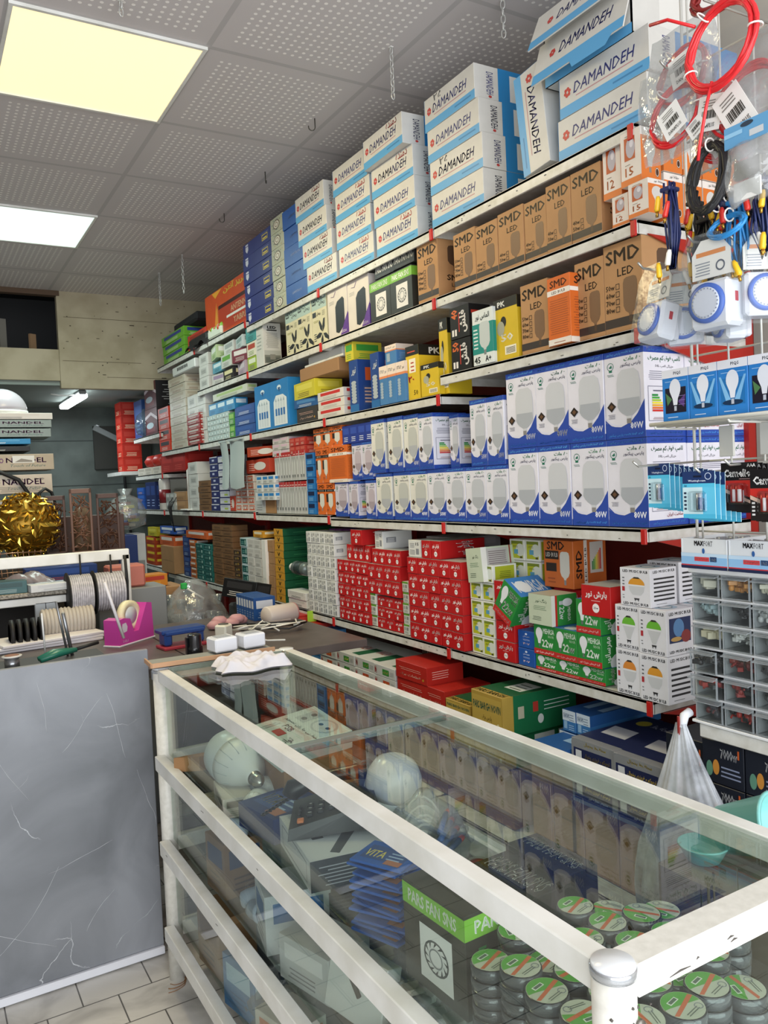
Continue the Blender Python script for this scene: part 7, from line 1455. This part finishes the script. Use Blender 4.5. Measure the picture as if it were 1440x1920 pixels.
# reels of cable
def reel(px, py, r, w, Y, mcol, desc, core=True):
    p_ = hit(1, Y, px, py); t = empty('cable_reel', tuple(p_), desc, 'cable reel', 'reels of clear rope light'); b = MB(); b.M = Matrix.Rotation(R(90), 4, 'Y'); n = 11
    for k in range(n): z = -w/2+w*(k+.5)/n; b.lathe([(r-w/n*.5, z-w/n*.5), (r-.001, z-w/n*.3), (r, z), (r-.001, z+w/n*.3), (r-w/n*.5, z+w/n*.5)], mcol, 36)
    b.build('cable', t); b = MB(); b.M = Matrix.Rotation(R(90), 4, 'Y')
    for s_ in (-1, 1): b.lathe([(.02, s_*(w/2+.004)-.002), (r*.75 if s_ > 0 else r*1.12, s_*(w/2+.004)-.002), (r*.75 if s_ > 0 else r*1.12, s_*(w/2+.004)+.002), (.02, s_*(w/2+.004)+.002)], M_dark, 30)
    b.build('flange', t); b = MB(); b.tube([(w*.45, -r*.2, -r*.9), (w*.48, -r*.5, -r*1.5), (w*.46, -r*.4, -r*2.3)], .005, mcol, 8); b.build('loose_end', t)
Mrope = mat('rope_light', '#c3c1c6', .2, noise=.25, scale=60)
reel(150, 1115, .085, .088, YB-.03, Mrope, 'reel of clear rope light hanging from the white frame, left of two')
reel(204, 1108, .082, .115, YB-.02, Mrope, 'reel of clear rope light hanging from the white frame, right of two')
for k, px in enumerate((148, 205)): p_ = hit(1, YB-.02, px, 1048); MB().tube([(0, -.02, .02), (0, -.02, -.06), (0, 0, -.1)], .004, M_dark, 6).build('reel_hook', None, tuple(p_), 0, 'black strap holding the %s rope light reel' % ['left', 'right'][k], 'strap')
p_ = hit(1, YB-.02, 232, 1045); MB().tube([(0, -.02, .01), (.004, -.022, -.1), (-.004, -.02, -.35), (.0, -.02, -.5)], .006, M_dark, 8).build('black_cable', None, tuple(p_), 0, 'black cord hanging down at the right post of the white frame', 'cable')
p_ = hit(1, YB+.1, 115, 1190); b = MB(); b.M = Matrix.Rotation(R(90), 4, 'Y')
for k in range(14): b.lathe([(.055, -.1+.014*k), (.06, -.093+.014*k), (.055, -.086+.014*k)], mat('string_reel', '#b9b2a8', .6), 20)
b.build('cord_reel', None, (p_.x, p_.y-.2, 1.0), 0, 'reel of pale string lying low behind the paper pads', 'cable reel')
for k in range(5):
    p_ = hit(1, YB, 12+13*k, 1178); b = MB(); b.M = Matrix.Rotation(R(90), 4, 'Y'); b.lathe([(.045, -.008), (.06, -.006), (.06, .006), (.045, .008)], M_dark, 22); b.lathe([(.03, -.009), (.044, -.009)], mat('kraft_ring', '#8f6f4a', .7), 20); b.build('tape_ring', None, (p_.x, YB-.2, .985), 0, 'dark tape ring in a row behind the marble panel, %s from the left' % ORD[k+1], 'tape', 'row of dark tape rings')
# things on the old counter shelf
sz = s_.z+.010
def onb(px, Y=YB+.12): q = hit(1, Y, px, 1100); return (q.x, Y, sz)
place(boxmesh('#d3d5d6', .22, .1, .03, ('#c3c5c8', '#9a9c9e')), 'white_tray', onb(105, YB+.02), .12, 'white plastic tray on the speckled shelf', 'tray')
place(boxmesh('#3c5f62', .14, .1, .05, ('#2a484a', '#9fb4b4')), 'teal_device', onb(15, YB+.05), -.1, 'teal grey box at the left end of the speckled shelf', 'box')
b = MB(); b.sheet(14, 10, lambda u, v_: ((u-.5)*.22, (v_-.5)*.16, .02+.05*math.sin(math.pi*u)*math.sin(math.pi*v_)+.012*math.sin(14*u+9*v_)), mat('dusty_plastic', '#7f7478', .3)); b.box((0, 0, .015), (.14, .1, .03), mat('dusty_plastic', '#7f7478', .3), .01)
b.build('dusty_bag', None, onb(52), 0, 'dusty mauve plastic bag on the speckled shelf', 'bag')
place(boxmesh('#1f3c7c', .3, .1, .07, ('#2c4f9c', '#b04a2c')), 'blue_carton', onb(115, YB+.32), 0, 'long blue carton at the back of the speckled shelf', 'box')
b = MB(); b.box((0, 0, .05), (.16, .12, .1), mat('terracotta_plastic', '#b3685a', .5), .008); p_ = hit(1, YB+.25, 235, 1080); b.build('plastic_crate', None, (p_.x-.01, YB+.22, 1.082), 0, 'terracotta plastic basket behind the right post', 'basket')
MB().box((0, 0, .54), (.3, .2, 1.08), mat('cab_grey', '#7c7f80', .6), .004).build('metal_cabinet', None, (p_.x, YB+.22, .0), 0, 'grey metal cabinet under the terracotta basket', 'cabinet')
# wooden carved lanterns and golden ball on a rear bench
MB().box((0, 0, .6), (2.0, .5, 1.2), mat('bench_dark', '#2f2b28', .7), .004).build('rear_bench', None, (-.1, 4.45, 0), 0, 'dark bench standing behind the old counter', 'bench')
t = empty('carved_lantern', (hit(1, 4.35, 157, 1050).x+.01, 4.40, 1.2), 'brown carved wooden wall lamp with three cut-out panels', 'lamp', rz=R(-10))
M_wd = mat('carved_wood', '#4a2c1c', .5); M_wd2 = mat('carved_wood_light', '#6b4a38', .5)
for k, (dx, dy, ww_, hh_, m_) in enumerate(((-.125, -.03, .10, .31, M_wd), (.0, -.09, .105, .34, M_wd2), (.13, -.03, .11, .31, M_wd))):
    b = MB(); rn = random.Random(k)
    for s_ in (-1, 1): b.box((dx+s_*(ww_/2-.006), dy, hh_/2), (.012, .008, hh_), m_, .002); b.box((dx, dy, hh_/2+s_*(hh_/2-.012)), (ww_, .008, .024), m_, .002)
    for q in range(60):
        x0, z0 = rn.uniform(-.4, .4)*ww_, rn.uniform(.04, hh_-.04); a = rn.random()*3.14; L_ = .02
        b.tube([(dx+x0-L_*math.cos(a), dy, z0-L_*math.sin(a)), (dx+x0+L_*math.cos(a), dy, z0+L_*math.sin(a))], .0036, m_, 5)
    b.build('carved_panel', t)
b = MB(); b.lathe([(.001, 0), (.03, .005), (.045, .05), (.045, .2), (.03, .24), (.001, .25)], mat('lantern_glass', '#75604c', .25), 24); b.build('glass_shade', t)
b = MB(); b.box((0, .06, .1), (.42, .02, .2), M_wd, .003); b.build('back_board', t)
t = empty('golden_ball_lamp', (hit(1, 4.1, 62, 1012).x-.005, 4.33, 1.37), 'shiny golden ball lampshade made of many small petals', 'lamp'); b = MB(); Mg = mat('gold_petal', '#d6b04a', .18, .95); rn = random.Random(3); rr = .145
for i in range(13):
    th = math.pi*(i+.5)/13; n = max(5, int(34*math.sin(th)))
    for k in range(n):
        ph = 2*math.pi*(k+.5*(i % 2))/n; d_ = Vector((math.sin(th)*math.cos(ph), math.sin(th)*math.sin(ph), math.cos(th))); e1 = d_.orthogonal().normalized(); e2 = d_.cross(e1); a = rn.random()*6; t1 = e1*math.cos(a)+e2*math.sin(a); t2 = d_.cross(t1)
        c0 = d_*rr; P = [c0-t1*.018-t2*.005, c0-t1*.018+t2*.005, c0+d_*.014+t2*.009, c0+t1*.02+d_*.022, c0+d_*.014-t2*.009]
        b.add([tuple(q) for q in P]+[tuple(q*.97) for q in P], [(0, 1, 2, 3, 4), (9, 8, 7, 6, 5), (0, 5, 6, 1), (1, 6, 7, 2), (2, 7, 8, 3), (3, 8, 9, 4), (4, 9, 5, 0)], Mg)
b.build('petals', t); b = MB(); b.lathe([(rr*math.sin(math.pi*k/14)+.001, -rr*math.cos(math.pi*k/14)) for k in range(15)], mat('gold_core', '#8a6a24', .35, .8), 24); b.build('core', t)
b = MB(); Mc = mat('copper_wire', '#a07a60', .35, .7)
for k in range(12):
    b.tube([(-.14+.024*k, -.05+.02*math.sin(k+q), .01+.02*q) for q in range(7)], .002, Mc, 5)
for q in range(6): b.tube([(-.14, -.05, .01+.022*q), (0, -.07, .015+.022*q), (.14, -.05, .01+.022*q)], .002, Mc, 5)
b.build('wire_basket_lamp', None, (hit(1, 4.0, 22, 1060).x, 4.05, 1.135), 0, 'copper wire mesh lamp lying in front of the golden ball', 'lamp')
MB().box((0, 0, .563), (.5, .2, 1.126), mat('bench_dark', '#2f2b28', .7)).build('low_stand', None, (.32, 4.07, 0), 0, 'dark stand holding the copper mesh lamp', 'stand')
# rear left shelf with long flat boxes
YN = 4.75; zN = hit(1, YN, 60, 935).z
def nbx(x0, x1, y0, y1, v, desc, col=None, kind='nandel'):
    a = hit(1, YN, x0, y1); c_ = hit(1, YN, x1, y0); w_ = c_.x-a.x
    return place(boxmesh(kind, w_, .3, c_.z-a.z-.002, v, col), 'bracket_box', ((a.x+c_.x)/2, YN+.15, a.z+.001), 0, desc, 'box', 'long flat wall bracket boxes on the left')
nbx(-120, 97, 888, 932, 2, 'cream and white wall bracket box, lowest of the left stack', '#cdbfae')
nbx(-110, 100, 850, 886, 1, 'beige wall bracket box with a picture, second from the bottom', '#b5a690')
nbx(-120, 56, 836, 849, ('#151515', '#cfcfc8'), 'thin black box in the left stack', None, '#1d1c1c')
nbx(-120, 57, 822, 835, ('#4a9ac8', '#dfe9ee'), 'bright blue flat box in the left stack', None, '#2c86b8')
nbx(-120, 95, 803, 821, 0, 'grey wall bracket box, lower of the two grey ones')
nbx(-120, 96, 787, 802, 0, 'grey wall bracket box, upper of the two grey ones')
nbx(-120, 98, 774, 786, ('#cfc8c0', '#3a3a3a'), 'thin white flat box on top of the left stack', None, '#d5d0c9')
a = hit(1, YN, 0, 775); t = empty('dome_ceiling_lamp', (hit(1, YN, 8, 770).x, YN+.14, a.z+.003), 'large white dome ceiling lamp lying on the left box stack', 'lamp'); b = MB(); rr = .13; b.lathe([(rr*math.cos(math.pi/2*k/10)+.001, .02+rr*.95*math.sin(math.pi/2*k/10)) for k in range(11)], mat('opal_dome', '#b9b4bd', .25), 36); b.build('shade', t); b = MB(); b.lathe([(rr+.004, 0), (rr+.004, .02), (rr-.01, .022)], M_rail, 36); b.build('rim', t)
slab('wall_shelf', -1.4, YN, zN-.03, hit(1, YN, 100, 935).x, YN+.35, zN-.002, mat('pale_shelf', '#c9c5be', .5), None); C.objects[-1]['label'] = 'white shelf board under the long flat boxes on the left'; C.objects[-1]['category'] = 'shelf'
pr = C.objects[-1]
b = MB(); z1 = zN-.03; xe = hit(1, YN, 60, 935).x
b.add([(x, YN+.02+k*.02, z) for k in (0, 1) for x, z in ((-1.3, z1), (xe, z1), (xe-.12, z1-.05), (-1.3, z1-.13))], [(0, 1, 2, 3), (7, 6, 5, 4), (0, 4, 5, 1), (1, 5, 6, 2), (2, 6, 7, 3)], mat('red_shelf_steel', '#a51f14', .4)); b.build('bracket', pr, label='red steel bracket')
MB().box((0, 0, zN/2-.02), (.04, .04, zN-.04), M_red).build('upright', pr, loc=(-.6, YN+.3, 0))
p_ = hit(1, YN-.03, 35, 893); MB().tube([(-.25, 0, .02), (-.1, 0, .03), (.0, 0, -.02), (.04, 0, -.09), (.03, 0, -.16), (-.02, 0, -.2)], .011, M_dark, 8).build('corrugated_tube', None, tuple(p_), 0, 'thick black cable looping in front of the flat boxes', 'cable')
p_ = hit(1, YN-.1, 86, 920); b = MB()
for k in range(5): b.tube([(-.035-.004*k, .01*k, -.18), (-.045-.003*k, .01*k, -.08), (-.03, .01*k, -.01), (0, .01*k, .012), (.03, .01*k, -.01), (.045+.003*k, .01*k, -.09), (.04, .01*k, -.18)], .007, M_dark, 6)
b.build('hanging_cable_loop', None, tuple(p_), 0, 'bunch of black cables hanging in a loop under the flat boxes', 'cable')
# tall goods in the far centre: light panels in boxes and a filled bag
YC = 5.3
def farb(x0, x1, y0, y1, col, desc, Y=YC, v=('#8a8a8a', '#8a8a8a'), d=.2, base=True):
    a = hit(1, Y, x0, y1); c_ = hit(1, Y, x1, y0); return place(boxmesh(col, c_.x-a.x, d, c_.z, v), 'tall_carton', ((a.x+c_.x)/2, Y+d/2, 0), 0, desc, 'box')
farb(211, 232, 997, 1055, '#bfc1c3', 'tall pale grey carton standing left of the blue one at the back')
farb(233, 257, 1003, 1055, '#22366e', 'tall navy carton with an orange corner at the back', Y=5.05, v=('#2c447f', '#a86a4a'))
farb(253, 272, 1000, 1055, '#c9cacb', 'tall white curved carton beside the navy one at the back', Y=5.35)
b = MB(); b.lathe([(.03, 0), (.12, .03), (.13, .12), (.09, .2), (.03, .23), (.05, .27)], clear('poly_bag', '#f0f2f2'), 18); p_ = hit(1, 5.45, 225, 998)
t = empty('filled_bag', (p_.x+.04, 5.45, hit(1, YC, 221, 997).z+.003), 'clear bag of small coloured packs on the tall pale carton', 'bag'); b.build('film', t); b = MB(); rn = random.Random(6)
for k in range(14): b.box((rn.uniform(-.07, .07), rn.uniform(-.06, .06), .03+.011*k), (.06, .04, .02), flat(['#c9c0a8', '#7c3a34', '#3f5c9a', '#b5b03c'][k % 4]), .002, rn.random()*3)
b.build('packs', t)
t.location.y = 5.42
# aisle behind the desk: carton, clear cups, dark goods
MB().box((0, 0, .36), (.42, .5, .72), mat('dim_grey', '#3a3835', .8), .01).build('storage_crate', None, (1.16, 4.14, 0), 0, 'dark crate behind the desk under the clear cups', 'crate')
place(boxmesh('ctn', .26, .25, .3, 0), 'carton', (1.06, 4.2, .722), .0, 'open brown carton behind the desk worktop', 'box')
place(boxmesh('#c9822c', .14, .12, .06, ('#b03a2c', '#d8b43c')), 'small_carton', (1.05, 4.2, 1.025), .1, 'orange yellow carton on the open brown carton', 'box')
t = empty('cup_bag', (1.20, 3.96, .722), 'clear bag of plastic cups and lids with a green cap', 'bag'); b = MB(); rn = random.Random(12)
for k in range(22): b.lathe([(.018, 0), (.026, .045), (.027, .047), (.025, .045), (.017, .002)], clear('cup_clear', '#e6eaec', .1, .05, .2, .9, body='#c3c8cb', bodyfac=.2), 14, (rn.uniform(-.13, .13), rn.uniform(-.05, .05), .06+.2*rn.random()*(1-k/60)))
b.box((0, 0, .03), (.26, .14, .06), mat('dim_grey2', '#55585a', .6), .01); b.build('cups', t); b = MB(); b.lathe([(.03, 0), (.16, .03), (.17, .15), (.1, .28), (.03, .34)], M_bag, 20); b.build('film', t)
b = MB(); b.tube([(-.06, -.08, .31), (.02, -.1, .25)], .005, M_rail, 8); b.box((-.07, -.08, .32), (.03, .02, .03), mat('cap_green', '#2aa84a', .4), .004); b.build('green_cap', t, label='bright green cap on a white stem')
o = place(boxmesh('#17181a', .2, .12, .09, ('#2a2a2c', '#c9c6c0')), 'appliance_box', (1.38, 3.72, .965), R(-70), 'black box with a pale label tilted behind the desk', 'box'); o.rotation_euler = (R(-12), R(6), R(-60))
for k in range(7): place(boxmesh('#24508c', .028, .10, .10, ('#c9cfd6', '#8fa4c0')), 'blue_pack', (1.30+.0*k, 3.47-.031*k, DZ), R(-90), 'slim blue and white pack in the row on the desk end, %s from the left' % ORD[k+1], 'pack', 'row of slim blue packs')
b = MB(); b.lathe([(.02, 0), (.1, .01), (.12, .04), (.08, .07), (.02, .08)], mat('grey_cloth', '#8f8c88', .8, bump=.5), 16); b.build('grey_cloth', None, (1.30, 3.6, .0), 0, 'crumpled pale grey cloth under the tilted black box', 'cloth', kind='stuff')
b = MB(); b.box((0, 0, .11), (.15, .28, .22), mat('dim_grey', '#3a3835', .8), .01); b.build('storage_crate', None, (1.41, 3.70, .722), 0, 'dark low crate carrying the tilted black box', 'crate')
MB().box((0, 0, .36), (.16, .3, .72), mat('dim_grey', '#3a3835', .8), .01).build('storage_crate', None, (1.41, 3.70, 0), 0, 'dark floor crate at the far right end of the desk', 'crate')
p_ = hit(1, 4.6, 265, 1108); b = MB(); b.tube([(-.1, 0, .0), (0, 0, .06), (.12, 0, .12), (.2, 0, .14)], [.02, .035, .03, .012], mat('umbrella_cloth', '#6f6c6a', .7), 12); b.build('folded_bundle', None, (p_.x, 4.6, .82), 0, 'long grey wrapped bundle in the dark behind the desk', 'bundle')
MB().box((0, 0, .4), (.5, .5, .8), mat('bench_dark', '#2f2b28', .7), .01).build('dark_cabinet', None, (p_.x+.05, 4.72, 0), 0, 'dark low cabinet in the gap behind the desk', 'cabinet')
